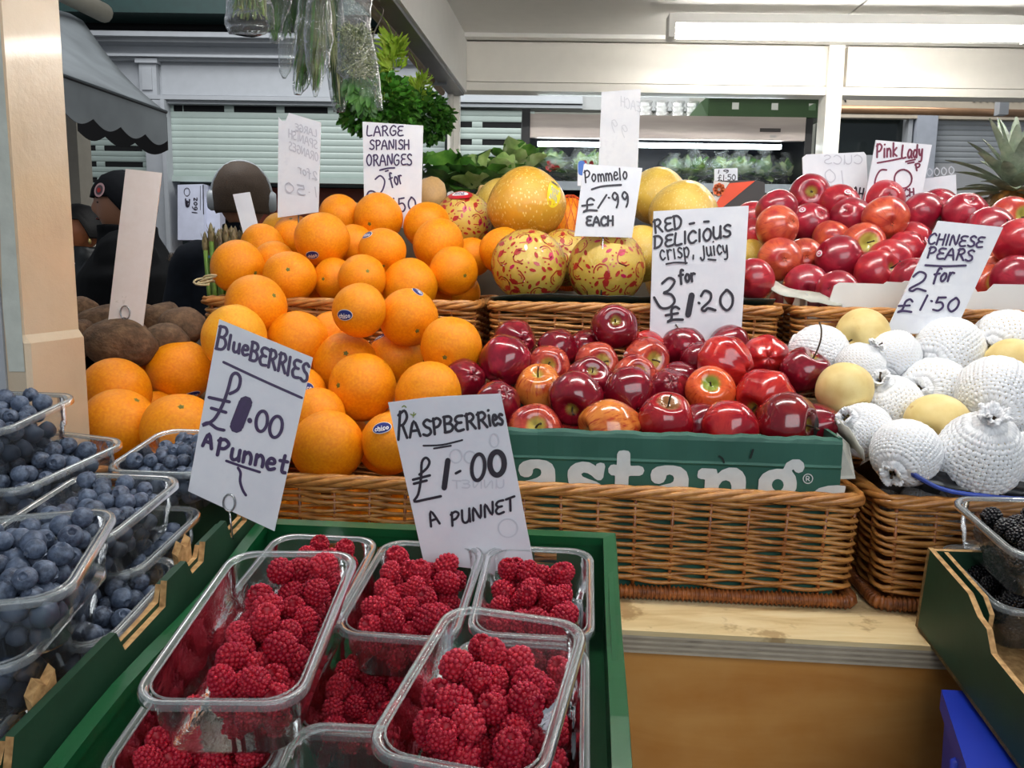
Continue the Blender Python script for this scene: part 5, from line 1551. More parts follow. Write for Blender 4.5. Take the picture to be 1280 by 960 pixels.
BKB = [drupe(20+k).mesh('blackberry', blackb) for k in range(2)]
count = {'raspberry': 0, 'blueberry': 0, 'blackberry': 0}
rest = {'raspberry': MB(), 'blueberry': MB(), 'blackberry': MB()}
def fill(M, P, kind, meshes, label, group, keep, seed, squash=None):
    rd = random.Random(seed)
    P = sorted(P, key=lambda p: -p[2])
    for k, (x, y, z, r) in enumerate(P):
        q = Quaternion((rd.uniform(-1, 1), rd.uniform(-1, 1), rd.uniform(-1, 1), rd.uniform(-1, 1))).normalized()
        if kind == 'blueberry':
            q = Vector((rd.uniform(-1, 1), rd.uniform(-1.2, .6), rd.uniform(-.2, 1))).to_track_quat('Z', 'Y')
        elif rd.random() < .35:
            q = Vector((rd.uniform(-.5, .5), rd.uniform(-.9, 0), 1)).to_track_quat('Z', 'Y') @ Quaternion((0, 0, 1), rd.uniform(0, 6))
        else:
            q = Vector((rd.uniform(-1, 1), rd.uniform(-1, 1), rd.uniform(-1, .1))).to_track_quat('Z', 'Y')
        T = M @ Matrix.Translation((x, y, z)) @ q.to_matrix().to_4x4() @ Matrix.Diagonal((r, r, r, 1))
        if k < keep and count[kind] < 300:
            o_ = link(kind, meshes[rd.randrange(len(meshes))], mat4=T)
            tag(o_, label, kind, group); count[kind] += 1
        else:
            vs, fs = LD if kind == 'blueberry' else LDR
            vs = [Vector(v_) for v_ in vs]
            rest[kind].q([T @ v_ for v_ in vs], fs, True)
# -- raspberries
W0, L0, H0 = .118, .183, .052
TR = [ # name, centre(u,v,w rim), yaw, scale, n, keep, zone, description
 ('raspberry tub lying on top at the left of the green crate', (-.289, -.272, .052), .085, (1.0, 1.17), 46, 44, lambda x, y: x > -.55-.35*y and not (y > .75 and x < -.1), 3, 'left tub lying on top'),
 ('clear tub of raspberries lying on top at the front right of the green crate', (-.098, -.336, .052), -.16, (.98, .96), 50, 46, lambda x, y: y < .62, 5, 'right tub lying on top'),
 ('raspberry tub in the back row in front of the raspberries card', (-.196, -.123, -.002), -.03, (.96, .98), 52, 42, lambda x, y: y < .75, 7, 'middle tub of the back row'),
 ('clear tub of raspberries in the back right corner of the green crate', (-.078, -.118, -.002), .0, (.97, .92), 46, 36, lambda x, y: y < .72, 9, 'back right corner tub'),
 ('clear tub of raspberries in the back left corner of the green crate', (-.314, -.118, -.002), .0, (1.0, .98), 44, 26, lambda x, y: x > -.2, 11, 'back left corner tub'),
 ('clear tub of raspberries under the front end of the left top tub', (-.312, -.302, -.006), .07, (1.05, .98), 46, 34, None, 13, 'tub under the left top tub'),
 ('raspberry tub sunk lower, between the left top tub and the middle back one', (-.222, -.185, -.058), .03, (.98, .95), 40, 24, None, 15, 'sunken second layer tub'),
 ('raspberry tub at the bottom edge, left of the front right top tub', (-.190, -.402, -.012), .02, (.98, .98), 36, 26, lambda x, y: y < .2, 17, 'bottom edge middle tub'),
 ('raspberry tub at the crate right wall under the right top tub', (-.083, -.292, -.008), .0, (.98, 1.02), 44, 22, None, 19, 'right wall tub'),
 ('raspberry tub glimpsed low at the crate right wall, bottom edge', (-.072, -.40, -.062), .0, (.98, .98), 20, 0, None, 21, 'low right tub'),
 ('clear tub hidden low in the back left of the crate', (-.33, -.12, -.062), .0, (.95, .95), 20, 0, None, 23, 'low left tub'),
 ('clear tub hidden low under the back right corner tub', (-.080, -.12, -.062), .0, (.95, .95), 20, 0, None, 25, 'low back right tub'),
 ('clear tub hidden low at the left of the crate under the front tubs', (-.325, -.33, -.062), .0, (.95, .95), 20, 0, None, 27, 'low front left tub'),
]
for lab, cen, yaw, (sx, sy), n, keep, zone, seed, short in TR:
    t, M = tub(cen, yaw, W0*sx, L0*sy, H0, lab, 'raspberry tubs in the green crate', tilt=(0, 0))
    P = pack(W0*sx, L0*sy, H0, .0109, int(n*1.25), seed, zone, top=H0+.006)
    fill(M, P, 'raspberry', RB, 'ripe red raspberry in the %s, green crate' % short, 'raspberries in the '+short, keep, seed)
# -- blueberries
bl = NT('blueberry')
oi = bl.add('ShaderNodeObjectInfo')
v = bl.coord('Object', (1, 1, 1), True)
c_ = bl.ramp(oi.outputs['Random'], [(0, rgb('1E2434')), (.35, rgb('2F394C')), (.7, rgb('414E64')), (1, rgb('2C2C3C'))])
bl.base(bl.mix(bl.ramp(bl.noise(v, 1.8, 5, .65), [(.38, (0, 0, 0)), (.7, (.75, .75, .75))]), c_, rgb('73829A')))
bl.set(Roughness=.55); bl.bump(bl.noise(v, 8, 3), .1, .02)
def blue_mesh(s):
    rd = random.Random(s)
    prof = [(0, .66), (.16, .64), (.27, .72), (.34, .93), (.40, .95), (.47, .86), (.72, .66), (.92, .35), (1, 0), (.92, -.38), (.70, -.68), (.38, -.86), (0, -.90)]
    def wob(p, a, r, z):
        if .3 < r < .42 and z > .9: p = p*1.0; p.z += .05*math.cos(5*a+s); p.x *= 1+.10*math.cos(5*a+s); p.y *= 1+.10*math.cos(5*a+s)
        return p
    return MB().lathe(prof, 20, wob=wob).mesh('blueberry', bl.m)
BL = [blue_mesh(s) for s in range(2)]
TB_ = [
 ('front tub of blueberries, nearest the viewer at the left edge', (-.474, -.292, .108), .30, .118, .152, 62, 50, 31, 'nearest tub'),
 ('tub of blueberries under the nearest one, its rim sticking out to the right', (-.492, -.300, .062), .14, .118, .152, 50, 30, 33, 'tub under the nearest one'),
 ('lowest tub of blueberries by the notched tray wall', (-.482, -.205, .018), .03, .115, .150, 40, 22, 35, 'lowest tub by the notched wall'),
 ('tub of blueberries in the middle of the tray, right of the piled ones', (-.512, -.138, .078), .0, .118, .150, 56, 46, 37, 'middle tub'),
 ('tub of blueberries beneath the middle one beside the tray wall', (-.508, -.108, .028), .0, .118, .150, 44, 26, 39, 'tub beneath the middle one'),
 ('tub of blueberries at the far end against the oranges', (-.507, .032, .070), .0, .118, .140, 50, 34, 41, 'far tub against the oranges'),
 ('second highest tub of blueberries, under the top left one', (-.626, -.062, .092), -.20, .125, .155, 66, 50, 43, 'tub under the top left one'),
 ('highest tub of blueberries in front of the cream pillar', (-.662, -.064, .146), -.02, .125, .130, 54, 42, 45, 'highest tub'),
 ('tub of blueberries at the bottom left corner of the picture', (-.505, -.385, .012), .05, .118, .150, 36, 14, 47, 'bottom left corner tub'),
 ('lower tub of blueberries beneath the second highest one', (-.632, -.072, .036), -.1, .118, .150, 36, 0, 61, 'tub beneath the second highest'),
 ('tub of blueberries deep in the tray left of the nearest one', (-.640, -.262, .026), .0, .118, .150, 36, 0, 63, 'tub left of the nearest'),
 ('tub of blueberries in the front left of the tray, outside the picture', (-.645, -.415, .020), .0, .118, .140, 36, 0, 65, 'front left tub'),
 ('tub of blueberries at the far left wall of the tray, outside the picture', (-.765, -.11, .020), .0, .118, .150, 36, 0, 67, 'left wall tub'),
 ('tub of blueberries at the left wall of the tray nearer the viewer', (-.765, -.29, .020), .0, .118, .150, 36, 0, 69, 'left wall near tub'),
]
for lab, cen, yaw, W_, L_, n, keep, seed, short in TB_:
    t, M = tub(cen, yaw, W_, L_, .052, lab, 'blueberry tubs in the tray')
    P = pack(W_, L_, .052, .0088, int(n*1.7), seed, None, .16, top=.058)
    fill(M, P, 'blueberry', BL, 'dusky blueberry in the %s, cardboard tray' % short, 'blueberries in the '+short, keep, seed)
# -- blackberries
BBM = Matrix.Translation(BB0) @ BM
def bbpt(x, y, w):
    P = onp(x, y, BB0+KN*w, KN)
    return BBM.inverted() @ P
c1_ = bbpt(1186, 620, .155); c2_ = bbpt(1170, 680, .085)
for lab, cc, n, keep, seed, short, wz in (('upper clear tub of blackberries at the right picture edge', c1_, 60, 46, 51, 'upper tub', .155), ('lower clear tub of blackberries inside the cardboard box', c2_, 60, 40, 53, 'lower tub', .085)):
    W_, L_ = .125, .150
    t, M = tub((cc.x+W_/2, cc.y-L_/2, wz), .03, W_, L_, .055, lab, 'blackberry tubs', base=BBM)
    P = pack(W_, L_, .055, .0115, n, seed, lambda x, y: y < .8, .1, top=.055)
    fill(M, P, 'blackberry', BKB, 'black shiny blackberry in the %s at the right edge' % short, 'blackberries in the '+short, keep, seed)
for kind, mat_, lab in (('raspberry', rm_.m, 'raspberries lying under the visible ones in the tubs'), ('blueberry', bl.m, 'blueberries lying under the visible ones in the tubs'), ('blackberry', blackb, 'blackberries lying under the visible ones in the two tubs')):
    if rest[kind].v:
        tag(rest[kind].obj(kind+'_layer', mat_), lab, 'berries', kind='stuff')
print('berries', count)
# ---------------------------------------------------------------- price cards
cardw = NT('card_plastic')
v = cardw.coord('Object'); n = cardw.noise(v, 14, 5, .65)
cardw.base(cardw.ramp(n, [(.3, rgb('D3D6DF')), (.6, rgb('DEE0E6')), (.8, rgb('C9CBD6'))])); cardw.set(Roughness=.45, Coat_Weight=.15)
pinkish = NT('card_aged')
v = pinkish.coord('Object'); n = pinkish.noise(v, 25, 5, .7)
pinkish.base(pinkish.ramp(n, [(.3, rgb('E2D6D0')), (.60, rgb('E8DEDA')), (.72, rgb('B7A79B'))])); pinkish.set(Roughness=.55)
ink_p = simple('ink_purple', '35204E', .4, var=.15, nscale=200)
ink_b = simple('ink_black', '231C2A', .4, var=.15, nscale=200)
ink_m = simple('ink_maroon', '6E2440', .4, var=.15, nscale=200)
faint = simple('ink_faint', 'B9BBC6', .5, var=.05)
faint2 = simple('ink_ghost', 'C6C9D2', .5, var=.04)
steel = simple('wire_steel', 'A5A7AA', .25, .9)
def facing(yaw_, tilt_):
    """card normal (towards the viewer): yaw to the right, tilt back"""
    return Vector((math.sin(yaw_)*math.cos(tilt_), -math.cos(yaw_)*math.cos(tilt_), math.sin(tilt_)))
def card(corners, Y, lab, strokes, yaw_=0, tilt_=.1, mat=None, th=.0028, clip=None, ghost=None, lens=None, foot=None):
    """corners in the photograph (clockwise from top left); strokes: [(list, width px, tf, material, name)]"""
    cx = sum(p[0] for p in corners)/len(corners); cy = sum(p[1] for p in corners)/len(corners)
    P = at(cx, cy, Y); N = facing(yaw_, tilt_)
    q = [onp(x, y, P, N) for x, y in corners]
    t = thing('price_card', lab, 'price card', P, 'price cards')
    inv = Matrix.Translation(-P)
    m_ = MB(); m_.hexa([p-N*th for p in q], q)
    if m_.v:
        o_ = m_.obj('board', mat or cardw.m, t); o_.data.transform(inv)
    # fluted edge line
    for si, (st, w, tf, mt, nm) in enumerate(strokes):
        mb_ = stroke_mesh([dict(w=q['w']*1.0, p=q['p']) if isinstance(q, dict) else q for q in st], P, N, w*(1.0 if 'ghost' in nm else 1.22), tf, .0004+si*.0002)
        o_ = mb_.obj(nm, mt, t); o_.data.transform(inv)
    if clip:
        (x, y, rr, dxe, dye) = clip
        c = onp(x, y, P, N)+N*.002
        rr = rr*Y/FPX
        ux = N.cross(Vector((0, 0, 1))).normalized(); uz = ux.cross(N)
        m_ = MB()
        loopp = [c+ux*rr*math.cos(a)*.8+uz*rr*1.2*math.sin(a) for a in (2*PI*k/20 for k in range(20))]
        m_.tube(loopp, .0011, 6, closed=True)
        e = onp(x+dxe, y+dye, P+N*.002, N)
        m_.tube([c-uz*rr*1.2, (c-uz*rr*1.2+e)/2, e], .0012, 6)
        o_ = m_.obj('wire_clip', steel, t); o_.data.transform(inv)
    if foot:
        zf = foot
        m_ = MB()
        b0 = (q[-1]+q[-2])/2-N*th*1.3
        m_.tube([b0+Vector((0, 0, .004)), Vector((b0.x, b0.y, zf))], .0015, 6)
        o_ = m_.obj('wire_stem', steel, t); o_.data.transform(inv)
    return t, P, N
def ell(cx, cy, rx, ry, tilt=0, n=18):
    return [(cx+rx*math.cos(a)*math.cos(tilt)-ry*math.sin(a)*math.sin(tilt), cy+rx*math.cos(a)*math.sin(tilt)+ry*math.sin(a)*math.cos(tilt)) for a in (2*PI*k/n for k in range(n+1))]
def fill_bar(a, b, w): return {'w': w, 'p': [a, b]}
# blueberries
Z = 3.43; tf = tfz(230, 390, Z); k1 = 1/Z
st = write('B', (135, 158), (178, 168), 98, up=(.18, -1))+write('lue', (186, 160), (276, 190), 62, up=(.15, -1))+write('BERRIES', (280, 205), (528, 300), 78, up=(.15, -1))
st2 = [[(170, 215), (330, 290), (505, 368)], [(182, 638), (250, 662), (325, 686)], [(232, 668), (243, 690), (241, 725), (252, 762), (266, 785)]]
pound = [[(198, 350), (232, 330), (242, 285), (225, 262), (205, 275), (190, 330), (165, 400), (128, 462), (80, 486), (105, 474), (140, 498), (172, 506)], [(108, 366), (195, 385)], [(118, 412), (180, 430)]]
st3 = pound+[ell(334, 468, 24, 44, .15), ell(395, 492, 26, 46, .2)]
st4 = [fill_bar((265, 388), (226, 490), 16.5), fill_bar((282, 463), (283, 467), 6)]
st5 = write('A', (82, 574), (122, 588), 58, up=(.15, -1))+write('Punnet', (138, 612), (436, 690), 72, up=(.2, -1))
t_, PB, NB = card([(274, 399), (391, 447), (343, 664), (235, 614)], .86, 'white price card reading blueberries £1.00 a punnet, tilted, clipped to the tray wall',
    [(st, 3.1, tf, ink_p, 'lettering'), (st2, 2.7, tf, ink_p, 'underline'), (st3, 3.3, tf, ink_p, 'price'), (st4, 15, tf, ink_p, 'price'), (st5, 3.6, tf, ink_p, 'lettering')], .15, .12, clip=(287, 628, 9, 4, 46))
# raspberries
tf = tfz(480, 485, 4)
st = write('R', (68, 262), (122, 250), 140, up=(.05, -1))+write('ASPBERR', (132, 248), (520, 192), 78, up=(-.1, -1))+write('ies', (528, 190), (600, 180), 80)
st2 = [[(198, 288), (290, 284), (392, 260)], [(250, 302), (335, 288)]]
st3 = [[(178, 432), (215, 400), (228, 368), (210, 348), (190, 372), (186, 450), (172, 530), (152, 566), (210, 556), (285, 540)], [(146, 458), (230, 436)], [(150, 478), (214, 462)], [(360, 426), (382, 414)]]
st4 = [fill_bar((320, 362), (302, 498), 7), dict(w=4.6, p=ell(472, 395, 32, 66, .1)), dict(w=6.8, p=ell(566, 376, 36, 58, .0))]
st5 = write('A', (238, 692), (284, 676), 72)+write('PUNNET', (338, 690), (655, 606), 66, up=(-.05, -1))
gh = [ell(620, 700, 48, 46), ell(552, 262, 22, 34), ell(360, 340, 30, 34), ell(430, 345, 28, 30)]+write('UNNET', (600, 500), (340, 500), 40, up=(0, -1))
gr = simple('ink_green', '7F8F3A', .5)
card([(485, 503), (532, 497), (560, 495), (626, 492), (670, 719), (530, 704)], .842, 'white price card reading raspberries £1.00 a punnet at the back of the green crate',
    [(gh, 1.8, tf, faint2, 'ghost_lettering'), (st, 2.9, tf, ink_b, 'lettering'), (st2, 1.9, tf, ink_b, 'underline'), (st3, 2.7, tf, ink_b, 'price'), (st4, 4, tf, ink_b, 'price'), (st5, 2.5, tf, ink_b, 'lettering'),
     ([[(92, 95), (102, 88), (112, 96)], [(135, 130), (150, 138)], [(150, 122), (148, 145)], [(160, 128), (150, 138)]], 1.1, tf, gr, 'green_mark')], -.05, .10)
# large Spanish oranges
tf = tfz(340, 130, 5.82)
st = write('LARGE', (690, 232), (958, 230), 72)+write('SPANISH', (712, 332), (1000, 328), 68)+write('ORANGES', (690, 450), (1018, 442), 80)
st3 = [[(752, 548), (788, 522), (820, 560), (805, 625), (770, 665), (735, 690)], [(688, 672), (705, 638), (738, 636), (770, 662)], [(785, 482), (840, 468), (892, 465)], [(826, 490), (845, 484)]]+write('for', (866, 598), (955, 575), 92)+write('£1', (800, 775), (900, 770), 85)+write('50', (925, 790), (1056, 772), 98)
card([(453, 152), (529, 157), (526, 285), (456, 285)], 1.69, 'white card reading large Spanish oranges behind the rear oranges',
    [(st, 1.55, tf, ink_p, 'lettering'), (st3, 1.7, tf, ink_p, 'price')], .0, .05, foot=1.30)
# pomelo
tf = tfz(560, 200, 3.2)
st = write('P', (548, 92), (572, 90), 48)+write('ommelo', (576, 88), (718, 76), 46)
st3 = [[(575, 118), (620, 105), (692, 100)], [(634, 140), (600, 192)], [(642, 151), (645, 152)]]+write('£', (533, 210), (602, 204), 52)+write('99', (660, 193), (728, 185), 60)
st4 = write('EACH', (553, 262), (662, 262), 36)
card([(730, 205), (803, 210), (790, 297), (718, 295)], 1.425, 'white card reading pommelo £1.99 each above the patterned pomelos',
    [(st, 1.7, tf, ink_b, 'lettering'), (st3, 2.1, tf, ink_b, 'price'), (st4, 2.3, tf, ink_b, 'lettering')], .05, .12, foot=1.41)
# red delicious
st = write('RED', (828, 294), (938, 270), 52, slant=.1)+write('DELICIOUS', (824, 354), (1132, 306), 47, slant=.15)+[[(966, 256), (984, 252)], [(1024, 247), (1042, 246)]]
st2 = write('crisp,', (850, 402), (985, 384), 60)+write('Juicy', (1010, 386), (1122, 374), 56)+[[(872, 416), (910, 410), (955, 412)], [(1040, 397), (1070, 400)]]
st3 = [[(856, 494), (884, 472), (906, 486), (884, 520), (862, 532), (892, 538), (906, 565), (884, 590), (850, 590), (824, 550)], [(1002, 571), (1005, 573)]]+write('for', (926, 490), (990, 484), 48)+write('£', (868, 650), (946, 640), 56)+write('20', (1010, 606), (1146, 598), 80)
card([(817, 264), (936, 257), (931, 345), (926, 428), (812, 428)], 1.335, 'large white card reading red delicious 3 for £1.20 behind the red apples',
    [(st, 2.4, tf, ink_b, 'lettering'), (st2, 1.8, tf, ink_b, 'lettering'), (st3, 2.7, tf, ink_b, 'price'), ([fill_bar((974, 542), (960, 618), 8)], 8, tf, ink_b, 'price')], .06, .06)
# Chinese pears
tf = tfz(880, 180, 3.2); u_ = (.30, -1)
st = write('CHINESE', (893, 400), (1112, 413), 44, up=u_)+write('PEARS', (890, 456), (1072, 468), 46, up=u_)
st3 = [[(885, 485), (960, 489), (1046, 486)], [(893, 606), (864, 664)], [(908, 628), (911, 629)]]+write('2', (812, 590), (892, 590), 80, up=u_)+write('for', (912, 552), (992, 548), 55, up=u_)+write('£', (765, 674), (834, 674), 54, up=u_)+write('50', (912, 668), (1012, 670), 56, up=u_)
card([(1173, 276), (1254, 284), (1192, 418), (1107, 416)], 1.265, 'white slanted card reading Chinese pears 2 for £1.50 leaning behind the pears',
    [(st, 2.1, tf, ink_p, 'lettering'), (st3, 2.3, tf, ink_p, 'price')], -.05, .10)
# pink lady
tf = tfz(1040, 100, 5.33)
st = write('Pink', (295, 518), (432, 508), 88, slant=.1)+write('Lady', (462, 522), (602, 515), 84, slant=.1)
st3 = [[(302, 553), (400, 535), (470, 520)], [(490, 545), (553, 530)], [(505, 556), (545, 548)], [(362, 600), (322, 602), (292, 650), (284, 705), (310, 730)], ell(472, 660, 58, 62)]+write('P', (560, 606), (594, 600), 46)+write('EACH', (400, 780), (548, 772), 48)
card([(1095, 175), (1165, 181), (1150, 255), (1080, 255)], 1.72, 'white card reading pink lady 60p each in maroon ink above the pink apples',
    [(st, 2.0, tf, ink_m, 'lettering'), (st3, 1.8, tf, ink_m, 'price')], .0, .1, foot=1.42)
# cards seen from behind and blank ones
card([(157, 211), (202, 216), (178, 412), (164, 414), (160, 398), (154, 396), (147, 402), (143, 416), (133, 420)], 1.30, 'tall narrow blank card with smudges standing among the potatoes', [], .1, .1, mat=pinkish.m, clip=(157, 391, 7, 1, 20))
card([(291, 243), (312, 240), (323, 284), (304, 292)], 1.62, 'small blank white card tilted behind the left oranges by the asparagus', [], 0, .2, foot=1.36)
tf = tfz(340, 130, 5.82)
card([(348, 146), (352, 151), (357, 151), (361, 141), (401, 153), (398, 265), (347, 272)], 1.64, 'tall card seen from behind with a notched top left corner',
    [(write('ORANGES', (335, 420), (125, 330), 60, up=(0, -1))+write('SPANISH', (330, 330), (120, 240), 60, up=(0, -1))+write('LARGE', (325, 240), (170, 190), 50, up=(0, -1))+write('2for', (330, 560), (190, 500), 60, up=(0, -1))+write('1.50', (330, 680), (90, 640), 70, up=(0, -1)), 1.3, tf, faint, 'ghost_lettering')], 0, .05, foot=1.33)
tf = tfz(560, 0, 3.2)
card([(752, 115), (801, 111), (797, 214), (748, 214)], 1.92, 'tall white card seen from behind above the pomelo card', [(write('EACH', (770, 450), (690, 425), 40, up=(0, -1))+write('99', (720, 560), (650, 520), 50, up=(0, -1)), 1.2, tf, faint2, 'ghost_lettering')], 0, .04, foot=1.33)
tf = tfz(880, 180, 3.2)
card([(1003, 197), (1008, 193), (1060, 191), (1080, 190), (1083, 194), (1086, 258), (1005, 258)], 1.80, 'wide card seen from behind with mirrored faint lettering above the pink apples',
    [(write('CUCS', (632, 80), (480, 80), 35, up=(0, -1))+write('10', (560, 160), (480, 150), 50, up=(0, -1)), 1.3, tf, faint, 'ghost_lettering'), ([[(500, 206), (530, 202), (566, 180)]]+write('AH', (590, 215), (634, 222), 45), 1.6, tf, ink_b, 'lettering')], 0, .08, foot=1.42)
card([(1148, 224), (1195, 218), (1196, 250), (1146, 252)], 1.76, 'low blank white card right of the pink lady card', [(write('0000', (1000, 120), (890, 130), 30, up=(0, -1)), 1.1, tf, faint2, 'ghost_lettering')], 0, .05, foot=1.42)
card([(529, 205), (541, 206), (540, 227), (529, 227)], 2.05, 'tiny shelf ticket beside the right edge of the Spanish oranges card', [([[(530, 214), (533, 212), (536, 215), (540, 213)]], 1.4, lambda x, y: (x, y), ink_b, 'lettering')], 0, .05, foot=1.30)
card([(722, 205), (733, 204), (733, 232), (722, 232)], 1.62, 'small blue and white ticket behind the left edge of the pomelo card', [([fill_bar((727, 205), (727, 215), 9)], 9, lambda x, y: (x, y), simple('ink_blue', '3C68B8', .5), 'blue_patch')], 0, .05, foot=1.41)
# ---------------------------------------------------------------- greens, herbs and hanging bags
def leafmat(name, a, b, c, tr=.2, rough=.5):
    t = NT(name)
    v = t.coord('Object'); n = t.noise(v, 22, 4, .6)
    t.base(t.ramp(n, [(.3, rgb(a)), (.5, rgb(b)), (.72, rgb(c))])); t.set(Roughness=rough)
    t.b.inputs['Subsurface Weight'].default_value = tr
    t.b.inputs['Subsurface Radius'].default_value = (.01, .02, .005); t.b.inputs['Subsurface Scale'].default_value = .3
    return t.m
lf_dark = leafmat('leaf_dark', '24461A', '386628', '55863A')
lf_mid = leafmat('leaf_mid', '2F5C1A', '4A8028', '74A040')
lf_light = leafmat('leaf_light', '7C9E50', 'A4BF72', 'C9D8A0')
lf_lime = leafmat('leaf_lime', '7FA52A', 'A5C43E', 'C6DA6A')
lf_olive = leafmat('herb_olive', '35421C', '536130', '7C864A')
lf_pale = leafmat('stem_pale', '8E9C5C', 'B4BC86', 'D2D6B0')
lf_grey = leafmat('pineapple_leaf', '6C7868', '94A08E', 'BCC2AE')
def leaf(mb, p, d, up, L, w, curl=.3, cup=.25, ruffle=0, n=6, mi=0, rd=random):
    """one blade: rib along d, bending towards up"""
    d = d.normalized(); sd = d.cross(up)
    if sd.length < 1e-4: sd = d.orthogonal()
    sd.normalize(); u2 = sd.cross(d).normalized()
    row = []
    for i in range(n+1):
        t = i/n
        c = p+d*(L*t)+u2*(curl*L*t*t)
        wd = w*math.sin(PI*min(1, t*.92+.06))**.7
        e = u2*(cup*wd)
        r1 = ruffle*w*rd.uniform(-1, 1); r2 = ruffle*w*rd.uniform(-1, 1)
        row.append((c+sd*wd+e+u2*r1, c, c-sd*wd+e+u2*r2))
    vs = [q for r in row for q in r]; fs = []
    for i in range(n):
        a = i*3
        fs += [(a, a+1, a+4, a+3), (a+1, a+2, a+5, a+4)]
    mb.q(vs, fs, True, mi)
bagfilm = film('bag_film', (.93, .95, .94), .03, .14, .07, crumple=1.0, cscale=26, fres=1.25)
def bag(name, px, Y, prof, lab, cat, content, seed, group='hanging herb bags', flat=.5):
    """prof: [(y_px, x_centre_px, half_width_px)] top to bottom"""
    P0 = at(px, prof[0][0], Y)
    t = thing(name, lab, cat, P0, group)
    rd = random.Random(seed); inv = Matrix.Translation(-P0)
    rings_ = []
    pr = []
    for (a, b) in zip(prof[:-1], prof[1:]):
        for k in range(5):
            f = k/5; pr.append(tuple(a[i]+(b[i]-a[i])*f for i in range(3)))
    pr.append(prof[-1])
    for k, (y, x, hw_) in enumerate(pr):
        c = at(x, y, Y); h = hw_*Y/FPX
        rings_.append([c+Vector((math.cos(a)*h*(1+.10*noise.noise(Vector((math.cos(a)*2, k*.5, seed)))), math.sin(a)*h*flat*(1+.5*noise.noise(Vector((math.sin(a)*2, k*.5, seed+3)))), .004*noise.noise(Vector((a, k, seed))))) for a in (2*PI*j/18 for j in range(18))])
    content(t, inv, rd, Y, prof)
    m_ = MB(); m_.rings(rings_, False, True)
    o_ = m_.obj('clear_film', bagfilm, t); o_.data.transform(inv)
    return t
def lerp_prof(prof, y):
    for a, b in zip(prof[:-1], prof[1:]):
        if y <= b[0]: f = (y-a[0])/(b[0]-a[0]); return a[1]+(b[1]-a[1])*f, a[2]+(b[2]-a[2])*f
    return prof[-1][1], prof[-1][2]
def stems(mats, n, y0, y1, w=.0016, spread=.85, blade=.0):
    def f(t, inv, rd, Y, prof):
        m_ = MB()
        for k in range(n):
            ya = y0+rd.uniform(0, 12); yb = y1-rd.uniform(0, abs(y1-y0)*.25)
            s0, s1 = rd.uniform(-spread, spread), rd.uniform(-spread, spread)*.9
            xa, ha = lerp_prof(prof, ya); xb, hb = lerp_prof(prof, yb)
            dy = rd.uniform(-.4, .4)
            pts = [at(xa+ha*s0, ya, Y+dy*ha*Y/FPX), at((xa+xb)/2+(ha+hb)/2*(s0+s1)/2+rd.uniform(-2, 2), (ya+yb)/2, Y+dy*.03), at(xb+hb*s1, yb, Y+dy*hb*Y/FPX)]
            mi = rd.randrange(len(mats))
            if blade: leaf(m_, pts[0], pts[2]-pts[0], Vector((rd.uniform(-1, 1), -1, rd.uniform(-.3, .3))), (pts[2]-pts[0]).length, blade*rd.uniform(.6, 1.3), rd.uniform(-.05, .05), .3, .15, 6, mi, rd)
            else: m_.tube(smoothpath(pts, 2), w*rd.uniform(.7, 1.3), 4, mi=mi)
        o_ = m_.obj('herb_stems', mats, t, kind='stuff'); o_.data.transform(inv)
    return f
bag('herb_bag', 310, 1.95, [(-60, 310, 24), (0, 312, 27), (30, 312, 30), (43, 309, 22)], 'leftmost hanging bag with pale lemongrass-like stems', 'herb bag', stems([lf_pale, lf_light], 60, -55, 26, .0022), 1)
bag('herb_bag', 347, 2.02, [(-60, 346, 16), (0, 346, 19), (30, 344, 10), (54, 343, 5)], 'small hanging bag of dark green pods, second from the left', 'herb bag', stems([lf_mid, lf_dark], 34, -40, 52, .0035, .8, .005), 2)
bag('herb_bag', 362, 2.06, [(-60, 362, 14), (0, 362, 14), (40, 360, 9), (60, 357, 9), (88, 356, 7), (98, 355, 2)], 'narrow hanging bag ending in a twisted empty tip', 'herb bag', stems([lf_dark, lf_mid], 30, -40, 52, .003, .8, .006), 3)
bag('herb_bag', 388, 1.98, [(-60, 390, 14), (0, 392, 18), (40, 386, 17), (80, 381, 14), (110, 375, 9), (118, 372, 4)], 'hanging bag of olive green stalks left of the two long pointed ones', 'herb bag', stems([lf_olive, lf_dark, lf_mid], 80, -50, 116, .002, .8, .006), 4)
bag('herb_bag', 402, 1.92, [(-60, 402, 10), (0, 398, 14), (45, 398, 18), (80, 397, 14), (121, 394, 2)], 'pointed hanging bag of olive stalks in the middle of the row', 'herb bag', stems([lf_olive, lf_olive, lf_mid], 80, -50, 116, .002, .8, .006), 5)
bag('herb_bag', 418, 2.05, [(-60, 408, 10), (0, 412, 15), (60, 420, 14), (110, 424, 13), (140, 424, 7)], 'long thin hanging bag of striped green stalks', 'herb bag', stems([lf_pale, lf_olive, lf_dark], 60, -50, 136, .0016, .9, .004), 6)
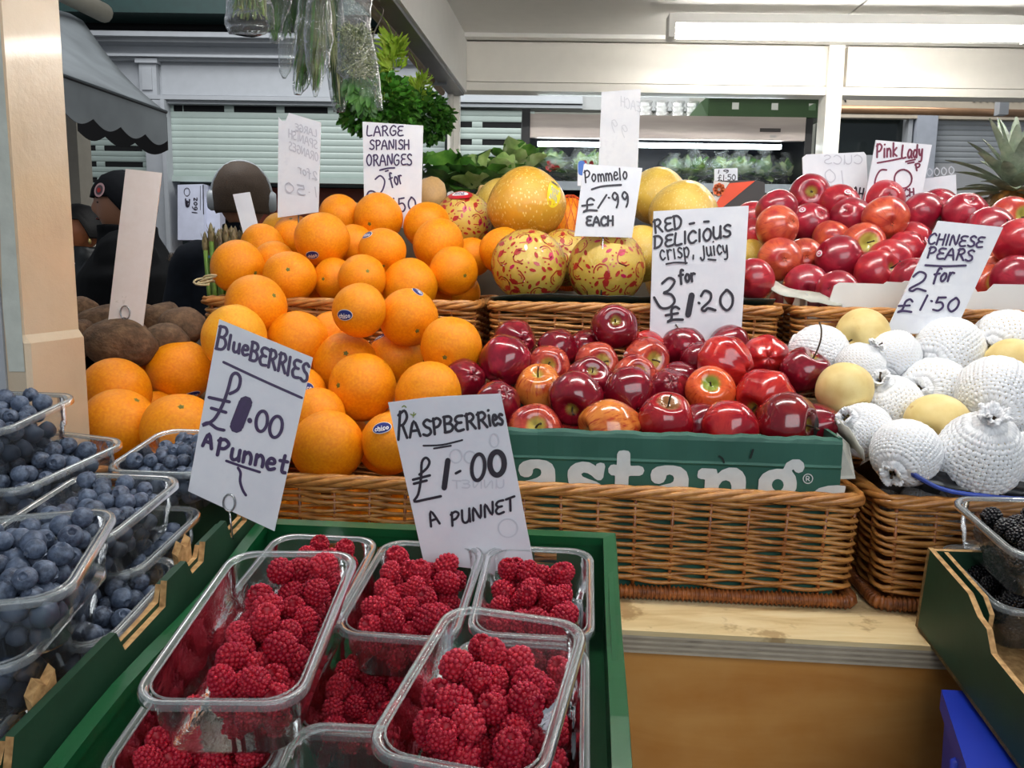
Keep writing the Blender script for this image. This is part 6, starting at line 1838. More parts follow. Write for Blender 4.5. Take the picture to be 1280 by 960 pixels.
def dill(t, inv, rd, Y, prof):
    m_ = MB()
    for k in range(900):
        y = rd.uniform(34, 96); x, h = lerp_prof(prof, y)
        a = rd.uniform(0, 6.28); q = math.sqrt(rd.random())*.88
        p = at(x+h*q*math.cos(a), y, Y+h*q*math.sin(a)*.5*Y/FPX)
        d = Vector((rd.uniform(-1, 1), rd.uniform(-1, 1), rd.uniform(-1, 1))).normalized()*.016
        m_.tube([p-d, p+d*.2+Vector((rd.uniform(-.002, .002), 0, 0)), p+d], .0007, 3, mi=rd.randrange(2), cap=False)
    for k in range(160):
        y = rd.uniform(96, 130); x, h = lerp_prof(prof, y)
        p = at(x-8+h*.6*rd.uniform(-1, 1), y, Y+rd.uniform(-.01, .01))
        leaf(m_, p, Vector((rd.uniform(-.6, .6), rd.uniform(-.5, .5), -1)), Vector((0, -1, 0)), .035, .007, .1, .3, .2, 4, 2, rd)
    o_ = m_.obj('dill_fronds', [lf_olive, lf_pale, lf_dark], t, kind='stuff'); o_.data.transform(inv)
bag('herb_bag', 443, 1.90, [(-60, 445, 16), (0, 444, 20), (30, 442, 20), (90, 448, 25), (120, 462, 15), (138, 470, 8)], 'widest hanging bag, full of fine feathery dill', 'herb bag', dill, 7)
# parsley bunches
def bunch(name, lab, cx, cy, rx, ry, Y, n, stem_top, seed, mats):
    P0 = at(cx, cy, Y); t = thing(name, lab, 'parsley', P0, 'parsley bunches hanging from the rod'); inv = Matrix.Translation(-P0)
    rd = random.Random(seed); m_ = MB()
    for k in range(n):
        a = rd.uniform(0, 6.28); e = rd.uniform(-1, 1); q = rd.random()**.33
        p = P0+Vector((rx*q*math.sqrt(1-e*e)*math.cos(a), rx*.7*q*math.sqrt(1-e*e)*math.sin(a), ry*q*e))*(Y/FPX)
        d = (p-P0+Vector((0, 0, -.02))+Vector((rd.uniform(-1, 1), rd.uniform(-1, 1), rd.uniform(-1, 1)))*.03).normalized()
        leaf(m_, p, d, Vector((rd.uniform(-1, 1), rd.uniform(-1, 1), 1)), rd.uniform(.012, .026), rd.uniform(.006, .012), rd.uniform(-.3, .5), .5, .35, 3, 0 if rd.random() < .7 else 1, rd)
    o_ = m_.obj('leaves', mats[:2], t, kind='stuff'); o_.data.transform(inv)
    m_ = MB()
    for k in range(60):
        s = rd.uniform(-1, 1)
        x0, y0 = stem_top
        pa = at(x0+s*9+rd.uniform(-4, 4), y0+abs(s)*6+rd.uniform(0, 6), Y+rd.uniform(-.015, .015)); pm_ = at((x0*1.4+cx*.6)/2+s*4, y0+(cy-y0)*.35, Y+rd.uniform(-.01, .01)); pb = at(cx+s*rx*.5, cy-ry*.2, Y+rd.uniform(-.03, .03))
        m_.tube(smoothpath([pa, pm_, pb], 2), .0016, 4)
    sp = at(stem_top[0], stem_top[1]+6, Y); fr_ = (sp.y-A0.y)/(rB.y-A0.y); rp = A0.lerp(rB, min(.985, fr_))-side*.035+Vector((0, 0, .01))
    m_.tube(smoothpath([sp, (sp+rp)/2+Vector((.01, 0, 0)), rp], 3), .0015, 4)
    for k in range(130):
        s = rd.uniform(-1, 1); x0, y0 = stem_top
        p = at(x0+s*10, y0+14+rd.uniform(-8, 34), Y+rd.uniform(-.02, .0))
        leaf(m_, p, Vector((s*.9+rd.uniform(-.3, .3), -.4, rd.uniform(-.2, 1))), Vector((0, -1, .3)), rd.uniform(.02, .045), .004, .2, .3, .2, 4, 0, rd)
    o_ = m_.obj('stalks', [mats[2]], t, kind='stuff'); o_.data.transform(inv)
bunch('parsley_bunch', 'larger bright parsley bunch with lime green stalks hanging beside the dill bag', 472, 132, 48, 36, 2.35, 1100, (492, 42), 1, [leafmat('parsley_bright', '2F6A18', '458A22', '66A634'), lf_mid, lf_lime])
bunch('parsley_bunch', 'darker curly parsley bunch hanging lowest at the end of the rod', 528, 147, 36, 29, 2.75, 1000, (524, 92), 2, [leafmat('parsley_curly', '28521A', '38701F', '4E8C2C'), lf_mid, lf_lime])
hookm = simple('string_hook', '8A8078', .6)
hk = MB(); hk.tube(smoothpath([at(472, 8, 2.3), at(479, 12, 2.28), at(476, 24, 2.3), at(468, 40, 2.32), at(466, 52, 2.33)], 3), .002, 5)
o_ = hk.obj('string_hook', hookm); recenter(o_, at(472, 30, 2.3)); tag(o_, 'beige string hook tied to the rod above the lime stalks', 'hook')

def cabbage(name, c, r, seed, lab, mats, cat='greens', n=26, open_=.6):
    t = thing(name, lab, cat, c, 'leafy greens behind the pomelos')
    rd = random.Random(seed)
    for k in range(n):
        m_ = MB()
        a = k*2.4; e = .15+open_*(k/n)
        d = Vector((math.cos(a)*e*1.4, math.sin(a)*e*1.4, 1.25-e)).normalized()
        leaf(m_, Vector((math.cos(a)*r*.12, math.sin(a)*r*.12, -r*.2)), d, -Vector((math.cos(a), math.sin(a), .2)), r*rd.uniform(.85, 1.25), r*rd.uniform(.32, .5), -.15+.3*rd.random(), .5, .22, 8, 0, rd)
        m_.obj('leaf', mats[k % len(mats)], t)
    return t
cabbage('kale', at(548, 222, 2.12)+Vector((0, 0, -.02)), .105, 1, 'dark leafy kale right of the Spanish oranges card', [lf_dark, lf_mid, lf_dark], open_=.8)
cabbage('spring_greens', at(592, 228, 2.10), .085, 2, 'dark green spring greens above the tan squash tip', [lf_dark, lf_mid, lf_light], open_=.9)
cabbage('pointed_cabbage', at(628, 226, 2.15), .08, 3, 'light green pointed cabbage left of the big amber pomelo', [lf_light, lf_mid, lf_light], open_=.75)
cabbage('lettuce', at(648, 212, 2.3), .09, 4, 'bright lettuce leaning up behind the amber pomelo', [lf_mid, lf_light], open_=.6, n=18)
squ = simple('butternut_skin', 'C9A06A', .5, var=.08, nscale=10)
def squash(c, r, L, rot, lab):
    o_ = MB().lathe([(0, -1), (.35, -.97), (.75, -.8), (.98, -.45), (1, -.1), (.85, .25), (.6, .6), (.5, 1.0), (.5, 1.5), (.42, 1.8), (.2, 1.92), (0, 1.94)], 24).obj('butternut_squash', squ)
    o_.matrix_basis = Matrix.Translation(c) @ Matrix.Rotation(rot[0], 4, 'X') @ Matrix.Rotation(rot[1], 4, 'Y') @ Matrix.Diagonal((r, r, L, 1))
    return tag(o_, lab, 'squash', 'squashes behind the oranges')
squash(at(534, 246, 1.92), .048, .045, (0, -1.45), 'tan butternut squash lying behind the Spanish oranges card')
squash(at(603, 250, 1.95), .030, .018, (.1, .2), 'small tan squash end between the greens and the amber pomelo')
squash(at(468, 268, 1.95), .03, .035, (0, -1.3), 'pale squash neck left of the Spanish oranges card')
# counter behind the rear shelf, carrying greens, squash and hidden boxes
o_ = tag(MB().box(-.38, 1.4, 1.87, 2.5, 0, 1.56).obj('back_counter', simple('counter_board', '6E6658', .7, var=.1)), 'grey back counter behind the rear baskets carrying the greens', 'counter')
# asparagus
t = thing('asparagus_bundle', 'upright green asparagus bundle with purple tips at the left of the rear oranges', 'asparagus', at(284, 345, 1.62))
rd = random.Random(4); tips = leafmat('asparagus_tip', '5A4A3A', '7A6A4A', '8E8458'); asp = leafmat('asparagus_stalk', '4A6A24', '6E8E3A', '93A85A')
for k in range(22):
    x = -.034+.068*(k % 8)/7+rd.uniform(-.003, .003); y = rd.uniform(-.02, .02)
    top = .085+rd.uniform(-.012, .01)+.012*math.sin(k)
    m_ = MB(); m_.tube([Vector((x*.8, y, -.10)), Vector((x, y, top-.03))], .0048, 6); m_.obj('stalk', asp, t)
    m_ = MB(); m_.lathe([(.0048, 0), (.0066, .008), (.0058, .02), (.003, .032), (0, .038)], 7, T=lambda v_: v_+Vector((x, y, top-.032)))
    for j in range(5):
        a = j*2.4; leaf(m_, Vector((x+.004*math.cos(a), y+.004*math.sin(a), top-.03+j*.005)), Vector((math.cos(a)*.4, math.sin(a)*.4, 1)), Vector((math.cos(a), math.sin(a), 0)), .013, .003, -.1, .2, 0, 3, 0, rd)
    m_.obj('tip', tips, t)
MB().rings([[Vector((.041*math.cos(a), .026*math.sin(a), z)) for a in (2*PI*k/20 for k in range(20))] for z in (.035, .040)], False, False).obj('rubber_band', simple('blue_band', '4A78B8', .5), t)
# straw packing curl at the basket corner
m_ = MB()
for k in range(4): m_.tube([at(262, 352, 1.44)+Vector((.018*math.cos(a)+k*.006-.01, .01*math.sin(a), .006*math.sin(a+k)+k*.002)) for a in (j*.5 for j in range(12))], .002, 5)
o_ = m_.obj('straw_curl', simple('straw', 'C7B68C', .7)); recenter(o_, at(262, 352, 1.44)); tag(o_, 'curl of pale straw on the left corner of the rear basket', 'straw')
# pineapple
t = thing('pineapple', 'grey-green pineapple crown behind the pink apples at the right edge', 'pineapple', at(1262, 262, 1.92))
rd = random.Random(2)
pine = NT('pineapple_rind'); v = pine.coord('Object'); vo = pine.add('ShaderNodeTexVoronoi'); vo.inputs['Scale'].default_value = 60; pine.link(v, vo.inputs['Vector'])
pine.base(pine.ramp(vo.outputs['Distance'], [(.2, rgb('B0702A')), (.6, rgb('6A4A20'))])); pine.set(Roughness=.6); pine.bump(vo.outputs['Distance'], .6, .01)
MB().lathe([(0, -.13), (.05, -.12), (.068, -.06), (.066, 0), (.04, .04), (0, .05)], 24).obj('body', pine.m, t)
for k in range(46):
    a = k*2.4; e = 1.25-1.1*(k/46)
    d = Vector((math.cos(a)*e, math.sin(a)*e, 1.0-.55*e)).normalized()
    m_ = MB(); leaf(m_, Vector((0, 0, .02+.05*k/46)), d, Vector((0, 0, 1)), rd.uniform(.10, .17), rd.uniform(.014, .021), -.35*e+.05, .4, 0, 8, 0, rd)
    m_.obj('leaf', lf_grey, t)
# grey box with red diagonal
t = thing('fruit_box', 'dark grey box with red diagonal and orange flower print, left of the pink apples', 'box', at(915, 250, 1.9))
def bxq(pts, Y, mat, nm, par, th=.003, off=0):
    P = at(pts[0][0], pts[0][1], Y)
    q = [onp(x, y, P+Vector((0, -off, 0)), Vector((0, 1, 0)))-par.location for x, y in pts]
    m_ = MB(); m_.hexa([a+Vector((0, th, 0)) for a in q], q)
    return m_.obj(nm, mat, par)
dgy = simple('box_grey', '3E3A3A', .5); orr = simple('box_red', 'E2502E', .5); bwh = simple('box_white', 'D8D2CC', .5)
bxq([(890, 262), (893, 226), (945, 225), (948, 300), (892, 300)], 1.9, dgy, 'front_panel', t, .004)
bxq([(945, 225), (956, 228), (957, 300), (948, 300)], 1.9, dgy, 'side_panel', t, .12)
bxq([(890, 262), (912, 229), (944, 226), (900, 262)], 1.9, orr, 'red_stripe', t, .001, .0022)
bxq([(890, 262), (892, 226), (912, 228)], 1.9, bwh, 'white_corner', t, .001, .0012)
m_ = MB()
cc = at(898, 237, 1.9)-t.location+Vector((0, -.006, 0))
for k in range(8):
    a = k*PI/4
    m_.q([cc+Vector((.009*math.cos(a)+.006*math.cos(b), 0, .009*math.sin(a)+.006*math.sin(b))) for b in (2*PI*j/8 for j in range(8))], [tuple(range(8))])
m_.obj('flower_print', simple('flower_orange', 'E0642A', .5), t)
card([(893, 211), (922, 210), (922, 228), (893, 230)], 1.98, 'small white ticket above the grey box with the red diagonal', [(write('19', (897, 217), (912, 216), 4)+write('£1.50', (897, 226), (920, 225), 7), .9, lambda x, y: (x, y), ink_b, 'lettering')], 0, .05, foot=1.56)

# ---------------------------------------------------------------- refrigerated case beyond the opening
FY = 4.0
fr = thing('refrigerated_case', 'refrigerated display case of bagged salads beyond the far counter', 'fridge', (.73, FY, 0))
def fb(x0, x1, y0, y1, z0, z1, nm, mt): return MB().box(x0-.73, x1-.73, y0-FY, y1-FY, z0, z1).obj(nm, mt, fr)
stl = NT('brushed_header'); v = stl.coord('Object', (1, 1, 8)); stl.base(stl.ramp(stl.noise(v, 2, 3), [(.3, rgb('9E9490')), (.7, rgb('BDB3AC'))])); stl.set(Roughness=.35, Metallic=.6)
navy = simple('case_interior', '171C2C', .35, var=.1); blkf = simple('case_black', '15161A', .4)
fx0, fx1 = .05, 1.40
fb(fx0+.02, fx1, FY, FY+.03, 2.095, 2.19, 'header_panel', stl.m)
fb(fx0+.02, fx1, FY, FY+.5, 2.19, 2.205, 'top_panel', stl.m)
fb(fx0-.02, fx0+.02, FY-.01, FY+.5, .6, 2.225, 'side_post', blkf)
fb(fx1, fx1+.035, FY, FY+.5, .6, 2.2, 'side_post', blkf)
fb(fx0, fx1, FY+.47, FY+.5, .6, 2.19, 'back_panel', navy)
for k, z in enumerate((1.862, 1.56)):
    fb(fx0+.02, fx1, FY+.03, FY+.47, z, z+.012, 'shelf', navy)
    fb(fx0+.02, fx1, FY+.02, FY+.035, z-.012, z+.03, 'shelf_edge', simple('shelf_edge_grey', '8A949C', .4))
fb(fx0+.02, fx1, FY+.03, FY+.47, 1.15, 1.2, 'base_well', stl.m)
fb(fx0+.04, fx1-.02, FY+.03, FY+.47, 0, 1.15, 'plinth', navy)
caseglow = emis('case_lamp', (.85, .97, 1.0), 16)
fb(fx0+.06, fx1-.10, FY+.035, FY+.06, 2.062, 2.082, 'strip_lamp', caseglow)
fb(1.18, 1.28, FY-.002, FY, 2.135, 2.152, 'maker_plate', simple('plate_dark', '3A3634', .5))
o_ = fb(1.23, 1.26, FY-.002, FY, 2.108, 2.122, 'small_plate', simple('plate_grey', 'A8A4A0', .5))
salads = [(688, 212, 36, 0), (733, 212, 36, 0), (775, 216, 30, 2), (842, 216, 24, 1), (868, 213, 30, 1), (900, 216, 28, 1), (925, 212, 30, 1), (955, 213, 30, 1), (983, 216, 26, 1)]
for k, (x, y, hw_, kind) in enumerate(salads):
    Y = FY+.20; c = at(x, y, Y); c.z = 1.875+.097
    lab = ['round bag of mixed lettuce with red radicchio centre, far left of the case', 'second round bag of mixed lettuce with a red centre, beside the first', 'bag of salad behind the tall reversed card'][k] if k < 3 else ['clear bag of green leaves, %s of the six at the right of the case' % w_ for w_ in ('first', 'second', 'third', 'fourth', 'fifth', 'last')][k-3]
    t = thing('salad_bag', lab, 'salad bag', c, 'salad bags in the case')
    rd = random.Random(k); r = hw_*Y/FPX*.80
    m_ = MB()
    for j in range(42):
        d = Vector((rd.uniform(-1, 1), rd.uniform(-1, .3), rd.uniform(-.3, 1))).normalized()
        leaf(m_, d*r*.15+Vector((0, 0, -.02)), d, Vector((0, 0, 1)), r*rd.uniform(.6, .95), r*rd.uniform(.15, .3), .2, .4, .3, 4, (0 if rd.random() < .5 else 1) if kind else (1 if rd.random() < .7 else 0), rd)
    m_.obj('leaves', [lf_mid, lf_light], t, kind='stuff')
    if kind == 0:
        m_ = MB()
        for j in range(8): leaf(m_, Vector((rd.uniform(-.02, .02), -r*.75, rd.uniform(-.02, .02))), Vector((rd.uniform(-1, 1), -.5, rd.uniform(-1, 1))), Vector((0, -1, 0)), .03, .012, .2, .3, .2, 4, 0, rd)
        m_.obj('radicchio', simple('radicchio_red', '9A2A1E', .5), t)
    me = MB().lathe([(0, -.85), (.6, -.8), (1, -.4), (1.02, .1), (.85, .6), (.5, .9), (.25, 1.02), (.4, 1.2), (.3, 1.28)], 20, wob=lambda p, a, r_, z: p*(1+.22*noise.noise(p*2.5+Vector((k, 0, 0)))), T=lambda v_: Vector((v_.x*r, v_.y*r*.8, v_.z*r*.85)))
    me.obj('clear_film', bagfilm, t)
# olive crate and plastic pots on the case
gcr = simple('olive_plastic', '34502E', .45, var=.05)
t = thing('plastic_crate', 'flat olive green plastic crate on top of the refrigerated case', 'crate', (1.15, FY+.08, 2.205))
def gb(x0, x1, y0, y1, z0, z1, nm='wall', mt=gcr): return MB().box(x0-1.15, x1-1.15, y0, y1, z0, z1).obj(nm, mt, t)
gx0, gx1 = .93, 1.50
xs = [gx0]
for hx in (1.06, 1.25, 1.43): xs += [hx-.017, hx+.017]
xs.append(gx1)
m_ = MB()
for a, b in zip(xs[0::2], xs[1::2]): m_.box(a-1.15, b-1.15, -.07, -.064, 0, .10)
for a, b in zip(xs[1:-1:2], xs[2::2]): m_.box(a-1.15, b-1.15, -.07, -.064, 0, .035); m_.box(a-1.15, b-1.15, -.07, -.064, .068, .10)
m_.obj('front_wall', gcr, t)
gb(gx0-.005, gx1+.005, -.078, -.064, .088, .10, 'rim'); gb(gx0-.004, gx1+.004, -.075, -.064, 0, .010, 'rim')
gb(gx0, gx0+.006, -.064, .32, 0, .1); gb(gx1-.006, gx1, -.064, .32, 0, .1); gb(gx0, gx1, .32, .326, 0, .1); gb(gx0, gx1, -.064, .32, 0, .005, 'floor_panel')
# sloping end flap of the crate at the left
m_ = MB(); m_.hexa([Vector((gx0-.09-1.15, -.02, 0)), Vector((gx0-1.15, -.06, 0)), Vector((gx0-1.15, -.06, .095)), Vector((gx0-.03-1.15, -.03, .075))], [Vector((gx0-.09-1.15, .1, 0)), Vector((gx0-1.15, .1, 0)), Vector((gx0-1.15, .1, .095)), Vector((gx0-.03-1.15, .1, .075))]); m_.obj('folded_end', gcr, t)
potm = film('pot_plastic', (.9, .92, .9), .05, .2, .45)
for k, x in enumerate((.54, .64, .72, .80, .87)):
    m_ = MB()
    for j in range(3): m_.lathe([(.026, 0), (.034, .028), (.036, .03)], 14, T=lambda v_: v_+Vector((x, FY+.1, 2.206+.027*j)))
    o_ = m_.obj('plastic_pots', potm); recenter(o_, (x, FY+.1, 2.205))
    tag(o_, 'stack of clear plastic pots on the case, %s of five towards the olive crate' % ('first', 'second', 'third', 'fourth', 'last')[k], 'pots', 'stacks of pots on the case')
# ---------------------------------------------------------------- stalls across the aisles
sgreen = simple('shutter_green', 'A2B0AA', .4, var=.03, coat=.1)
sgrey = simple('shutter_grey', 'A9AEB2', .35, .3, var=.03)
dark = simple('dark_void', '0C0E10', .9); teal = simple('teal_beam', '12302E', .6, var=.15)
def shutter(name, lab, x0, x1, z0, z1, Y, mat, pitch, slots=None, r=.004, kind='structure', slot_rows=(), segs=()):
    """roller shutter: each slat a curved strip; slot rows have dark openings between segs"""
    t = thing(name, lab, 'shutter', ((x0+x1)/2, Y, z0))
    del t['label']; del t['category']; t['kind'] = 'structure'
    n = int(round((z1-z0)/pitch)); pitch = (z1-z0)/n
    def slat(xa, xb, z, h):
        m_ = MB(); prof = []
        for k in range(7):
            a = -PI/2+PI*k/6
            prof.append((-r*math.cos(a)*.9, z+h/2+h*.497*math.sin(a)))
        rows = [[Vector((x-(x0+x1)/2, yy, zz-z0)) for yy, zz in prof] for x in (xa, xb)]
        vs = rows[0]+rows[1]; k = len(prof)
        m_.q(vs, [(i, k+i, k+i+1, i+1) for i in range(k-1)], True)
        return m_
    full = slat(x0, x1, z0, pitch).mesh('slat', mat)
    for i in range(n):
        if i in slot_rows:
            for a, b in segs: slat(a, b, z0+i*pitch, pitch).obj('slat', mat, t)
        else:
            link('slat', full, t, loc=(0, 0, i*pitch))
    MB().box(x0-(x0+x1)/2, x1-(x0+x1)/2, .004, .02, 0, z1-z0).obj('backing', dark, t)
    return t
Y5 = 5.5
def X(px, Y=Y5, py=150): return at(px, py, Y).x
def Zp(py, Y=Y5, px=350): return at(px, py, Y).z
# left back stall front
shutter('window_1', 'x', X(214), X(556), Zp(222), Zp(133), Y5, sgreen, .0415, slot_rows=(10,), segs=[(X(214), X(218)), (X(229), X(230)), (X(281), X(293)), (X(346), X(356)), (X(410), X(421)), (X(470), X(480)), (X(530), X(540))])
struct(MB().box(X(214), X(556), Y5-.03, Y5+.02, Zp(229), Zp(222)).obj('trim_7', sgreen))
zs = []
shutter('window_2', 'x', X(80), X(187), Zp(300, px=130), Zp(133, px=130), Y5+.05, sgreen, .0350, slot_rows=tuple(range(2, 30, 3)), segs=[(X(80), X(92)), (X(113), X(124)), (X(172), X(184))])
struct(MB().box(X(187), X(214), Y5-.08, Y5+.1, 0, Zp(130)).obj('trim_8', coolwhite))
struct(MB().box(X(209), X(214), Y5-.10, Y5-.08, 0, Zp(130)).obj('trim_9', coolwhite))
cwall = struct(MB().box(X(110), X(575), Y5, Y5+.1, Zp(133), Zp(52)).obj('wall_stall_front', coolwhite))
for a, b, d in ((50, 56, .16), (56, 60, .11), (74, 77, .09), (77, 80, .05), (124, 129, .08), (129, 133, .05)):
    MB().box(X(110), X(575), Y5-d, Y5, Zp(b), Zp(a)).obj('moulding', coolwhite, cwall)
for a, b in ((181, 202),):
    MB().box(X(a), X(b), Y5-.05, Y5, Zp(130), Zp(78)).obj('pilaster', coolwhite, cwall)
    MB().box(X(a+4), X(b-5), Y5-.062, Y5-.05, Zp(117), Zp(90)).obj('panel', coolwhite, cwall)
    MB().box(X(a-3), X(b+3), Y5-.07, Y5, Zp(84), Zp(78)).obj('capital', coolwhite, cwall)
MB().box(X(205), X(575), Y5-.012, Y5, Zp(121), Zp(84)).obj('panel', coolwhite, cwall)
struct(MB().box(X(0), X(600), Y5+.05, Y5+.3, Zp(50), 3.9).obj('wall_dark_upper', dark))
for a, b, d in ((12, 33, .25), (-30, -8, .25)):
    struct(MB().box(X(60), X(600), Y5-d, Y5-.02, Zp(b), Zp(a)).obj('trim_%d' % (10+(a < 0)), teal))
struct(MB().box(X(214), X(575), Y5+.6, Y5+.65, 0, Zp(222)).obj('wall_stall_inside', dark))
redw = simple('red_brown_wood', '7A3018', .5, var=.15, nscale=4)
o_ = MB().box(X(300), X(470), Y5+.25, Y5+.3, 0, Zp(230)).obj('stall_counter', redw); recenter(o_, (X(385), Y5+.27, 0)); tag(o_, 'red-brown wooden counter under the raised shutter behind the man with headphones', 'counter')
# box of cups marked 16oz
t = thing('cup_box', 'white box with a cup drawing marked 16oz, left of the man with headphones', 'box', at(238, 262, 5.4))
def onb(pts, off=0.0): return [onp(x, y, at(238, 262, 5.4)+Vector((0, -off, 0)), Vector((0, 1, 0)))-t.location for x, y in pts]
cbx = simple('cup_box_white', 'C9CDE0', .5)
q = onb([(222, 300), (222, 231), (254, 230), (255, 300)]); m_ = MB(); m_.hexa([p+Vector((0, .25, 0)) for p in q], q); m_.obj('box', cbx, t)
tfb = tfz(70, 180, 4)
def onbox(strokes, w, nm, mt=ink_b):
    mb_ = stroke_mesh(strokes, at(238, 262, 5.4)+Vector((0, -.001, 0)), Vector((0, -1, 0)), w, tfb, .001); o = mb_.obj(nm, mt, t); o.data.transform(Matrix.Translation(-t.location))
onbox(write('16oz', (706, 346), (706, 268), 24), 1.2, 'lettering')
onbox([ell(655, 240, 14, 20)], .8, 'ring_print'); onbox([[(648, 275), (652, 310), (664, 310), (668, 278)], [(650, 290), (666, 290)], [(656, 285), (657, 308)]], 1.8, 'cup_print')
onbox([[(736, 205), (738, 350)]], 1.2, 'edge_line'); onbox([[(722, 210), (722, 330)]], .6, 'small_print')
o_ = MB().box(X(255, 5.6), X(262, 5.6), 5.6, 5.62, 1.3, 2.0).obj('door_jamb', coolwhite); o_['kind'] = 'structure'; o_.name = 'trim_12'
t = thing('cup_box', 'second white box with blue edge, partly behind the man with headphones', 'box', at(268, 272, 5.45))
for nm, pts, mt in (('box', [(258, 300), (258, 246), (275, 246), (275, 300)], cbx),):
    q = [onp(x, y, t.location, Vector((0, 1, 0)))-t.location for x, y in pts]; m_ = MB(); m_.hexa([p+Vector((0, .1, 0)) for p in q], q); m_.obj(nm, mt, t)
# grey column under the awning
struct(MB().box(X(78, 4.8), X(95, 4.8), 4.8, 4.95, 0, 2.7).obj('trim_13', simple('taupe_post', '8A8478', .5)))
# awning of the stall across the aisle
aw = NT('awning_cloth'); v = aw.coord('Object'); aw.base(aw.ramp(aw.noise(v, 4, 4), [(.3, rgb('565B5E')), (.7, rgb('686E71'))])); aw.set(Roughness=.75)
A_ = at(72, 92, 3.2); B_ = at(208, 140, 3.95); C_ = at(104, 26, 5.0)
dA = A_-B_; A2 = B_+dA*2.2; D2 = C_+dA*2.2
t = thing('awning', 'grey fabric awning with scalloped valance at upper left', 'awning', B_)
m_ = MB(); N_ = 14
rows = []
for i in range(N_+1):
    s = i/N_; a = B_.lerp(A2, s); b = C_.lerp(D2, s)
    rows.append([a.lerp(b, k/8)+Vector((0, 0, -.05*math.sin(PI*k/8)+.008*math.sin(i*2.1))) for k in range(9)])
vs = [p-B_ for r_ in rows for p in r_]; m_.q(vs, [(i*9+k, i*9+k+1, i*9+k+10, i*9+k+9) for i in range(N_) for k in range(8)], True)
o_ = m_.obj('canopy', aw.m, t); s_ = o_.modifiers.new('t', 'SOLIDIFY'); s_.thickness = .003
def valance(a, b, n, dep, nm, mt):
    m_ = MB(); K_ = n*10
    top = [a.lerp(b, i/K_) for i in range(K_+1)]
    bot = [p-Vector((0, 0, dep*(.80+.20*abs(math.sin(PI*i/10))))) for i, p in enumerate(top)]
    m_.q([p-B_ for p in top+bot], [(i, i+1, K_+2+i, K_+1+i) for i in range(K_)])
    o_ = m_.obj(nm, mt, t); s_ = o_.modifiers.new('t', 'SOLIDIFY'); s_.thickness = .003
valance(B_, A2, 9, .165, 'valance', aw.m)
valance(B_+Vector((-.01, .02, -.02)), at(95, 128, 4.6), 3, .19, 'side_valance', simple('awning_inside', '2A2420', .8))
m_ = MB(); m_.tube([C_-B_+Vector((.12, .02, .05)), D2-B_+Vector((.12, .02, .05))], .055, 12); m_.obj('roller_box', simple('awning_box', '8E897C', .6), t)
m_ = MB(); m_.tube([B_-B_, A2-B_], .008, 6); m_.obj('front_bar', simple('bar_metal', '3A3E42', .4, .5), t)

# centre and right: stalls beyond the far opening
Y6 = 5.4
def X6(px): return at(px, 160, Y6).x
def Z6(py, px=800): return at(px, py, Y6).z
shutter('window_3', 'x', X6(560), X6(668), Z6(232, 620), Z6(138, 620), Y6, sgreen, .0355, slot_rows=(1, 4, 7, 10, 13), segs=[(X6(590), X6(603)), (X6(655), X6(668))])
w_ = struct(MB().box(X6(560), X6(860), Y6, Y6+.1, Z6(138), Z6(105)).obj('wall_far_stall', simple('far_fascia', 'A4A8A8', .4, var=.04)))
for a, b, d in ((118, 130, .03), (130, 133, .06), (134, 138, .04)):
    MB().box(X6(560), X6(727), Y6-d, Y6, Z6(b), Z6(a)).obj('moulding', sgrey, w_)
MB().box(X6(560), X6(573), Y6-.05, Y6+.05, 0, Z6(133)).obj('post', coolwhite, w_)
struct(MB().box(X6(640), X6(1040), Y6+.3, Y6+.35, 0, Z6(100)).obj('wall_far_dim', simple('far_dim_wall', '8E9088', .6, var=.2, nscale=4)))
beige = simple('beige_fascia', 'BDB2A0', .5, var=.05)
w_ = struct(MB().box(X6(1030), X6(1420), Y6, Y6+.1, Z6(140, 1150), Z6(100, 1150)).obj('wall_right_stall', beige))
MB().box(X6(1030), X6(1420), Y6-.05, Y6, Z6(150, 1150), Z6(146, 1150)).obj('lintel', beige, w_)
darkglass = simple('dark_window', '1A2222', .15, var=.2, nscale=3, coat=.5)
dw = struct(MB().box(X6(1025), X6(1134), Y6+.05, Y6+.08, Z6(200, 1080), Z6(146, 1080)).obj('window_4', darkglass))
struct(MB().box(X6(1025), X6(1134), Y6-.01, Y6+.05, 0, Z6(194, 1080)).obj('wall_right_lower', coolwhite))
struct(MB().box(X6(1133), X6(1138), Y6-.03, Y6+.05, 0, Z6(147, 1135)).obj('trim_14', coolwhite))
struct(MB().box(X6(1141), X6(1166), Y6-.06, Y6+.05, 0, Z6(143, 1150)).obj('trim_15', simple('blue_grey_post', 'A7ADB8', .45)))
shutter('window_5', 'x', X6(1165), X6(1420), Z6(204, 1220), Z6(150, 1220), Y6, sgrey, .036)
struct(MB().box(X6(1160), X6(1420), Y6-.02, Y6+.03, 0, Z6(205, 1220)).obj('wall_panel_lower', simple('grey_panel', 'A3A5A8', .4, var=.03)))
m_ = MB(); m_.tube([at(1036, 136, 4.6), at(1290, 143, 4.6)+Vector((.3, 0, 0))], .022, 10)
rail_ = o_ = m_.obj('copper_rail', simple('copper_pipe', 'B08A6A', .35, .5)); recenter(o_, at(1160, 140, 4.6)); tag(o_, 'copper-coloured rail across the opening at the right', 'rail')
P = at(1253, 132, 4.55)-rail_.location
MB().box(P.x-.025, P.x+.025, P.y-.02, P.y+.03, P.z-.05, P.z+.08).obj('bracket', coolwhite, rail_)
